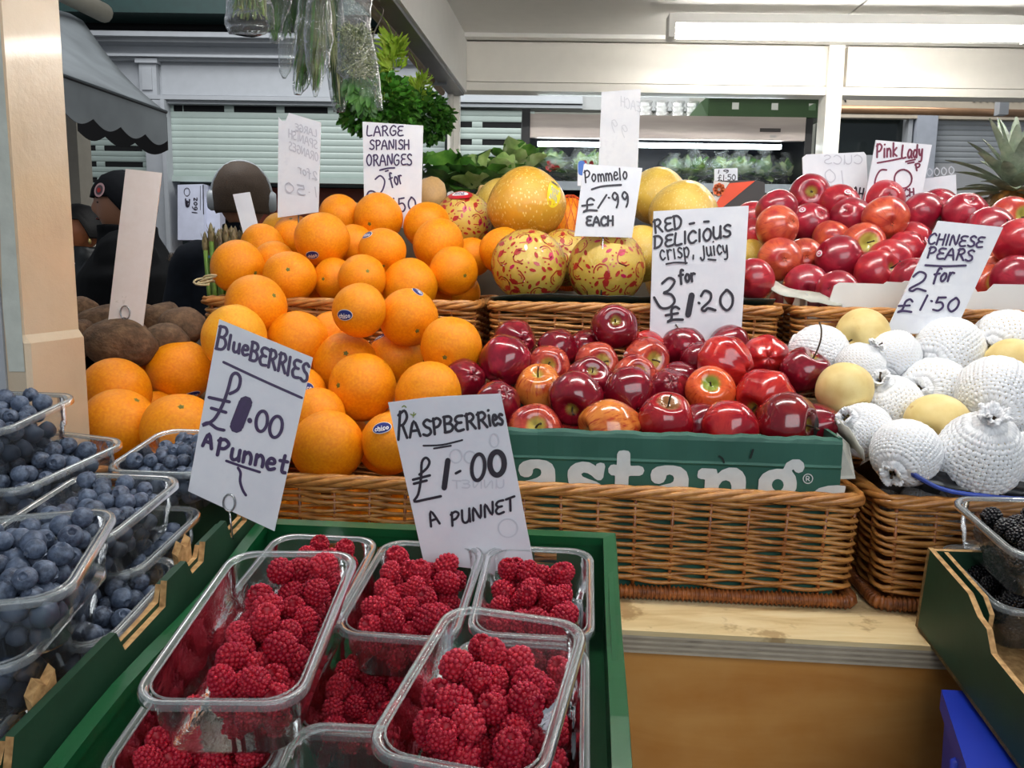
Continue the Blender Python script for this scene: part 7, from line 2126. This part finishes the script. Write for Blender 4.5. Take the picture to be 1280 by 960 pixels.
# sign lettering cut off by the fascia
PS = at(1150, 132, Y6-.004); 
mb_ = stroke_mesh([[(x, 122), (x+2, 127)] for x in (1042, 1048, 1055)]+[[(1214+8*k, 122), (1218+8*k, 127), (1220+8*k, 122)] for k in range(8)], PS, Vector((0, -1, 0)), 2.2, lambda x, y: (x, y), .001)
o_ = mb_.obj('shop_lettering', simple('letter_dark', '2A2624', .5), w_)

# ---------------------------------------------------------------- people across the aisle
skin = NT('skin'); skin.base(rgb('A8765A')); skin.set(Roughness=.5); skin.b.inputs['Subsurface Weight'].default_value = .1; skin.b.inputs['Subsurface Scale'].default_value = .02
skin2 = NT('skin_warm'); skin2.base(rgb('B06A44')); skin2.set(Roughness=.5)
hair_b = simple('hair_black', '0A080A', .65, var=.3, nscale=200, bump=.5)
hair_br = simple('hair_brown', '4A3828', .7, var=.3, nscale=300, bump=.6)
coatm = simple('coat_navy', '0C1119', .85, var=.25, nscale=30, spec=.15); coatb = simple('coat_black', '0A0B0D', .9, var=.25, nscale=30, spec=.15); puff = simple('puffer_grey', '1E2224', .45, var=.15, nscale=12)
trous = simple('trousers_dark', '14161A', .8)
def head_shape(mb, c, R, s=.112, fwd=Vector((0, -1, 0))):
    """skull, jaw, nose, ears; fwd is the way the face looks"""
    f = fwd.normalized(); up = Vector((0, 0, 1)); sd = f.cross(up).normalized()
    vs = []; fs = []; n, m_ = 28, 22
    for i in range(m_+1):
        th = PI*i/m_
        for k in range(n):
            a = 2*PI*k/n
            x = math.sin(th)*math.cos(a); y = math.sin(th)*math.sin(a); z = math.cos(th)   # y forward
            w = .77*(1-.30*max(0, -z-.1)**1.2); dfw = .92; 
            yy = y*dfw; zz = z*1.03
            if z < -.1 and y > 0: yy += .10*(-z)
            if z < -.3 and y < 0: yy *= (1-.45*(-z-.3))
            g = lambda x0, z0, sx, sz: math.exp(-((x-x0)/sx)**2-((z-z0)/sz)**2) if y > 0 else 0
            yy += .20*g(0, -.22, .11, .14)+.12*g(0, -.05, .08, .2)-.09*g(.3, 0, .14, .11)-.09*g(-.3, 0, .14, .11)+.06*g(0, -.50, .18, .05)+.05*g(0, -.62, .16, .05)-.04*g(0, -.56, .2, .03)+.08*g(0, -.85, .22, .14)+.05*g(0, .16, .45, .08)
            vs.append(c+(sd*(x*w)+f*yy+up*zz)*s)
    for i in range(m_):
        for k in range(n): fs.append((i*n+k, i*n+(k+1) % n, (i+1)*n+(k+1) % n, (i+1)*n+k))
    mb.q(vs, fs, True)
    for e in (-1, 1):
        mb.lathe([(0, -.03), (.018, -.022), (.022, 0), (.016, .024), (0, .032)], 10, T=lambda v_: c+sd*(e*.75*s+v_.x*.5)+f*(v_.y-.01)+up*(v_.z-.005))
def person(name_lab, base, H, face, coat, hips=.0, shoulders=.20, hairf=None, sk=skin.m, arm=((.05, .08), (.05, .08)), bulk=1.0, extra=None):
    t = thing('person', name_lab, 'person', base, None)
    f = face.normalized(); up = Vector((0, 0, 1)); sd = f.cross(up).normalized(); h = H
    def pt(x, y, z): return sd*x+f*y+up*z
    bodyv = [('pelvis', pt(0, 0, .53*h), .125), ('waist', pt(0, .01, .62*h), .12), ('chest', pt(0, 0, .74*h), .14), ('neckb', pt(0, 0, .825*h), .065), ('neck', pt(0, .01, .875*h), .052)]
    verts = [b[1] for b in bodyv]; rad = [b[2] for b in bodyv]; edges = [(0, 1), (1, 2), (2, 3), (3, 4)]
    for e in (-1, 1):
        i = len(verts)
        ax, ay = arm[0 if e < 0 else 1]
        verts += [pt(e*shoulders, 0, .80*h), pt(e*(shoulders+.05), -.02+ay*.2, .63*h), pt(e*(shoulders+.03-ax), ay+.12, .52*h), pt(e*(shoulders-.01-ax), ay+.2, .50*h)]
        rad += [.062, .048, .034, .03]
        edges += [(2, i), (i, i+1), (i+1, i+2), (i+2, i+3)]
        for q in range(4):   # fingers
            j = len(verts); verts += [pt(e*(shoulders-.03-ax)+(.018*(q-1.5)), ay+.26, .495*h), pt(e*(shoulders-.03-ax)+(.02*(q-1.5)), ay+.30, .478*h)]; rad += [.010, .008]; edges += [(i+3, j), (j, j+1)]
        j = len(verts); verts += [pt(e*(shoulders-.06-ax), ay+.22, .51*h)]; rad += [.011]; edges += [(i+3, j)]
        i = len(verts)
        verts += [pt(e*.095, 0, .49*h), pt(e*.10, .02, .27*h), pt(e*.10, -.01, .045*h), pt(e*.11, .13, .018*h)]
        rad += [.092, .062, .045, .036]; edges += [(0, i), (i, i+1), (i+1, i+2), (i+2, i+3)]
    me = bpy.data.meshes.new('body'); me.from_pydata([tuple(v_) for v_ in verts], edges, [])
    o = link('body', me, t); sm_ = o.modifiers.new('skin', 'SKIN')
    lay = me.skin_vertices[0] if me.skin_vertices else None
    if lay is None:
        bm0 = bmesh.new(); bm0.from_mesh(me); bm0.verts.layers.skin.verify(); bm0.to_mesh(me); bm0.free(); lay = me.skin_vertices[0]
    for v_, r_ in zip(lay.data, rad): v_.radius = (r_, r_)
    lay.data[0].use_root = True
    sb = o.modifiers.new('sub', 'SUBSURF'); sb.levels = 1; sb.render_levels = 1
    dg = bpy.context.evaluated_depsgraph_get(); ev = o.evaluated_get(dg); mm = bpy.data.meshes.new_from_object(ev)
    bmx = bmesh.new(); bmx.from_mesh(mm)
    hb = MB(); head_shape(hb, pt(0, .02, .935*h), 1, .112*h/1.72, f)
    hm = hb.mesh('head', sk); bmx.from_mesh(hm)
    out = bpy.data.meshes.new('body'); bmx.to_mesh(out); bmx.free()
    o.modifiers.clear(); o.data = out; out.materials.clear(); out.materials.append(sk)
    rmod = o.modifiers.new('remesh', 'REMESH'); rmod.mode = 'VOXEL'; rmod.voxel_size = .009; rmod.use_smooth_shade = True
    smd = o.modifiers.new('smooth', 'SMOOTH'); smd.iterations = 2; smd.factor = .5
    # coat: lofted over torso, with sleeves
    m_ = MB(); rr = []
    for z, w, d, fy in ((.42, .23, .17, 0), (.50, .235, .175, 0), (.60, .22, .165, .0), (.70, .235, .165, 0), (.77, .235, .145, 0), (.805, .195, .115, 0), (.835, .11, .095, 0), (.862, .085, .082, .01), (.885, .084, .084, .012)):
        rr.append([pt(math.cos(a)*w*bulk*(shoulders/.2), fy+math.sin(a)*d*bulk, z*h)+Vector((0, 0, .004*math.sin(a*3+z*30))) for a in (2*PI*k/28 for k in range(28))])
    m_.rings(rr, True, True)
    for e in (-1, 1):
        i = 5 if e < 0 else 5+4+8+1+4
        a, b, c_ = verts[i], verts[i+1], verts[i+2]
        m_.tube(smoothpath([a+pt(-e*.06, 0, .01), a+pt(e*.005, 0, -.02), b, c_], 4), [.07*bulk, .082*bulk, .086*bulk, .084*bulk, .080*bulk]+[.072*bulk]*4+[.062*bulk]*4, 14)
    if coat is not None:
        co_ = m_.obj('coat', coat, t)
        q_ = co_.modifiers.new('remesh', 'REMESH'); q_.mode = 'VOXEL'; q_.voxel_size = .012; q_.use_smooth_shade = True
        q_ = co_.modifiers.new('smooth', 'SMOOTH'); q_.iterations = 4
    m_ = MB(); rings2 = []
    for e in (-1, 1):
        m_.rings([[pt(e*.10+math.cos(a)*w, math.sin(a)*w*1.1, z*h) for a in (2*PI*k/14 for k in range(14))] for z, w in ((.53, .105), (.40, .095), (.27, .078), (.10, .065), (.045, .07))], False, False)
    m_.obj('trousers', trous, t)
    m_ = MB()
    for e in (-1, 1): m_.lathe([(0, -.05), (.045, -.05), (.05, .0), (.03, .05), (0, .055)], 12, T=lambda v_: pt(e*.105+v_.x, .06+v_.y*2.4, .05+v_.z))
    m_.obj('shoes', simple('shoes_black', '101010', .5), t)
    return t, (lambda x, y, z: pt(x, y, z)), h
def cap_hair(t, pt, h, mat, nm, zlo, front, s=1.06, back=-1.0, thick=0):
    m_ = MB(); c = pt(0, .02, .935*h); S_ = .112*h/1.72*s
    vs = []; fs = []; n, M_ = 30, 16
    f = (pt(0, 1, 0)).normalized(); sd = pt(1, 0, 0).normalized(); up = Vector((0, 0, 1))
    for i in range(M_+1):
        for k in range(n):
            a = 2*PI*k/n
            lim = zlo if math.sin(a) < .25 else front
            blend = max(0, min(1, (math.sin(a)-.05)/.3)); lim = zlo+(front-zlo)*blend
            z = 1-(1-lim)*i/M_
            q = math.sqrt(max(0, 1-z*z))
            x = q*math.cos(a)*.80; y = q*math.sin(a)*.97
            p = Vector((x, y, z*1.04)); p *= 1+.03*noise.noise(p*6)+thick*max(0, .6-abs(z))
            vs.append(c+(sd*p.x+f*p.y+up*p.z)*S_)
    for i in range(M_):
        for k in range(n): fs.append((i*n+k, i*n+(k+1) % n, (i+1)*n+(k+1) % n, (i+1)*n+k))
    m_.q(vs, fs, True)
    o = m_.obj(nm, mat, t); s_ = o.modifiers.new('t', 'SOLIDIFY'); s_.thickness = .006; return o
# man with headphones, seen from behind
def base_for(px, ptop, Y, H):
    top = at(px, ptop, Y); return Vector((top.x, Y, 0)), top.z
b_, ztop = base_for(301, 204, 3.0, 0)
hh = ztop/1.0
t, pt_, h = person('man seen from behind with brown hair, white headphones and dark coat', b_, hh/1.002, Vector((-.25, 1, 0)), coatm, shoulders=.185, bulk=.95)
cap_hair(t, pt_, h, hair_br, 'hair', -.45, .45, 1.05)
wht = simple('headphone_white', 'B8BEC2', .35)
m_ = MB(); c = pt_(0, .01, .935*h)
m_.tube([c+pt_(.104*math.cos(a), -.01, 0)+Vector((0, 0, .128*math.sin(a))) for a in (PI*k/20 for k in range(21))], .007, 8)
hp = m_.obj('headphones', wht, t)
for e in (-1, 1):
    m_ = MB(); T = Matrix.Translation(c+pt_(e*.098, 0, 0)+Vector((0, 0, -.012)))
    ax = pt_(1, 0, 0).normalized().to_track_quat('Z', 'Y').to_matrix()
    m_.lathe([(0, -.022), (.03, -.022), (.038, -.012), (.038, .012), (.03, .022), (0, .022)], 18, T=lambda v_: T @ (ax @ v_))
    m_.obj('ear_cup', wht, hp)
# man with the badge cap, face to the left, mostly behind the blank card
b_, ztop = base_for(151, 217, 3.5, 0)
t, pt_, h = person('man in black cap with round red badge and black coat, behind the blank card', b_+Vector((.03, 0, 0)), ztop/1.004, Vector((-1, -.35, 0)), coatb, shoulders=.22, bulk=1.45)
capm = simple('cap_black', '101216', .9, spec=.15)
cap_hair(t, pt_, h, capm, 'cap', -.30, .15, 1.10)
m_ = MB(); cb = pt_(0, .02, .935*h); 
bd = (Vector((-.45, -1, .25))).normalized()
bx_ = bd.cross(Vector((0, 0, 1))).normalized(); by_ = bx_.cross(bd)
cpos = cb+bd*.117+Vector((0, 0, .02))
for r_, mi in ((.030, 0), (.021, 1)):
    m_.q([cpos+bd*(.004+.001*mi)+bx_*r_*math.cos(a)+by_*r_*math.sin(a) for a in (2*PI*k/20 for k in range(20))], [tuple(range(20))], False, mi)
m_.q([cpos+bd*.0065+bx_*x+by_*y for x, y in ((-.012, -.004), (-.004, .010), (.0, .004), (.006, .012), (.013, -.002), (.004, -.012), (-.006, -.010))], [tuple(range(7))], False, 2)
BADGE = m_.obj('badge', [simple('badge_pink', 'C9A0A0', .6), simple('badge_grey', '5A4A50', .6), simple('badge_red', 'B02A24', .6)], t)
furm = simple('fur_brown', '4A3E34', .9, var=.4, nscale=120)
m_ = MB(); rd = random.Random(8)
for k in range(500):
    s = rd.uniform(-1.2, 1.2); p = pt_(math.sin(s)*.14-.0, -.09*math.cos(s)-.08, .80*h+.02*math.cos(s*2))
    m_.tube([p, p+Vector((rd.uniform(-1, 1), rd.uniform(-1, 1), rd.uniform(-.3, 1)))*.03], [.0022, .0006], 3)
m_.obj('fur_hood_trim', furm, t, kind='stuff')
C_T, C_P, C_H = t, pt_, h
# woman at the left
b_, ztop = base_for(104, 258, 4.3, 0)
t, pt_, h = person('woman with short black hair, gold earring and dark quilted jacket, beside the pillar', b_, ztop/1.004, Vector((-.8, -1, 0)), puff, shoulders=.19, bulk=1.15, sk=skin2.m)
cap_hair(t, pt_, h, hair_b, 'hair', -.35, .36, 1.09, thick=.06)
W_T, W_P, W_H = t, pt_, h
m_ = MB(); c = pt_(0, .02, .935*h)
for e in (-1, 1): m_.lathe([(0, -.02), (.012, -.012), (.014, 0), (.008, .018), (0, .02)], 10, T=lambda v_: c+pt_(e*.088, -.005, 0)+Vector((v_.x*.5, v_.y, v_.z-.06)))
m_.obj('earring', simple('gold', 'D9C07A', .3, .8), t)
m_ = MB()
for z in (.58, .64, .70, .76):
    m_.tube([pt_(math.cos(a)*.235, math.sin(a)*.165, z*h) for a in (2*PI*k/28 for k in range(28))], .006, 5, closed=True)
m_.obj('quilt_seams', coatb, t)
m_ = MB(); q = onp(88, 328, b_+Vector((.0, -.30, 0)), Vector((0, 1, 0)))-t.location
m_.tube([q+Vector((-.012, 0, -.012)), q+Vector((-.006, -.003, .006)), q+Vector((.01, -.004, .010)), q+Vector((.018, -.003, -.008))], .0065, 6); m_.obj('jacket_mark', simple('mark_white', 'C8CCD0', .6), t)
# eyes, brows and mouths of the two faces that can be seen
eyed = simple('eye_dark', '1A1210', .3); lipm = simple('lips', '6A2E26', .5)
def face_parts(t, pt, h):
    c = pt(0, .02, .935*h); s = .112*h/1.72; U = Vector((0, 0, 1))
    for e in (-1, 1):
        p = c+pt(e*.30*s, .80*s, 0)
        MB().lathe([(0, -.006), (.008, 0), (0, .006)], 8, T=lambda v_: p+Vector(v_)).obj('eye', eyed, t)
        b = [c+pt(e*(.18+.12*k)*s, (.86-.03*k)*s, 0)+U*(.15+.02*(k == 1))*s for k in range(3)]
        m_ = MB(); m_.tube(b, .0028, 5); m_.obj('brow', hair_b, t)
    m_ = MB(); m_.tube([c+pt(x*s, (.93-.3*abs(x))*s, 0)-U*.56*s for x in (-.2, -.08, .08, .2)], .004, 6); m_.obj('mouth', lipm, t)
face_parts(C_T, C_P, C_H); face_parts(W_T, W_P, W_H)
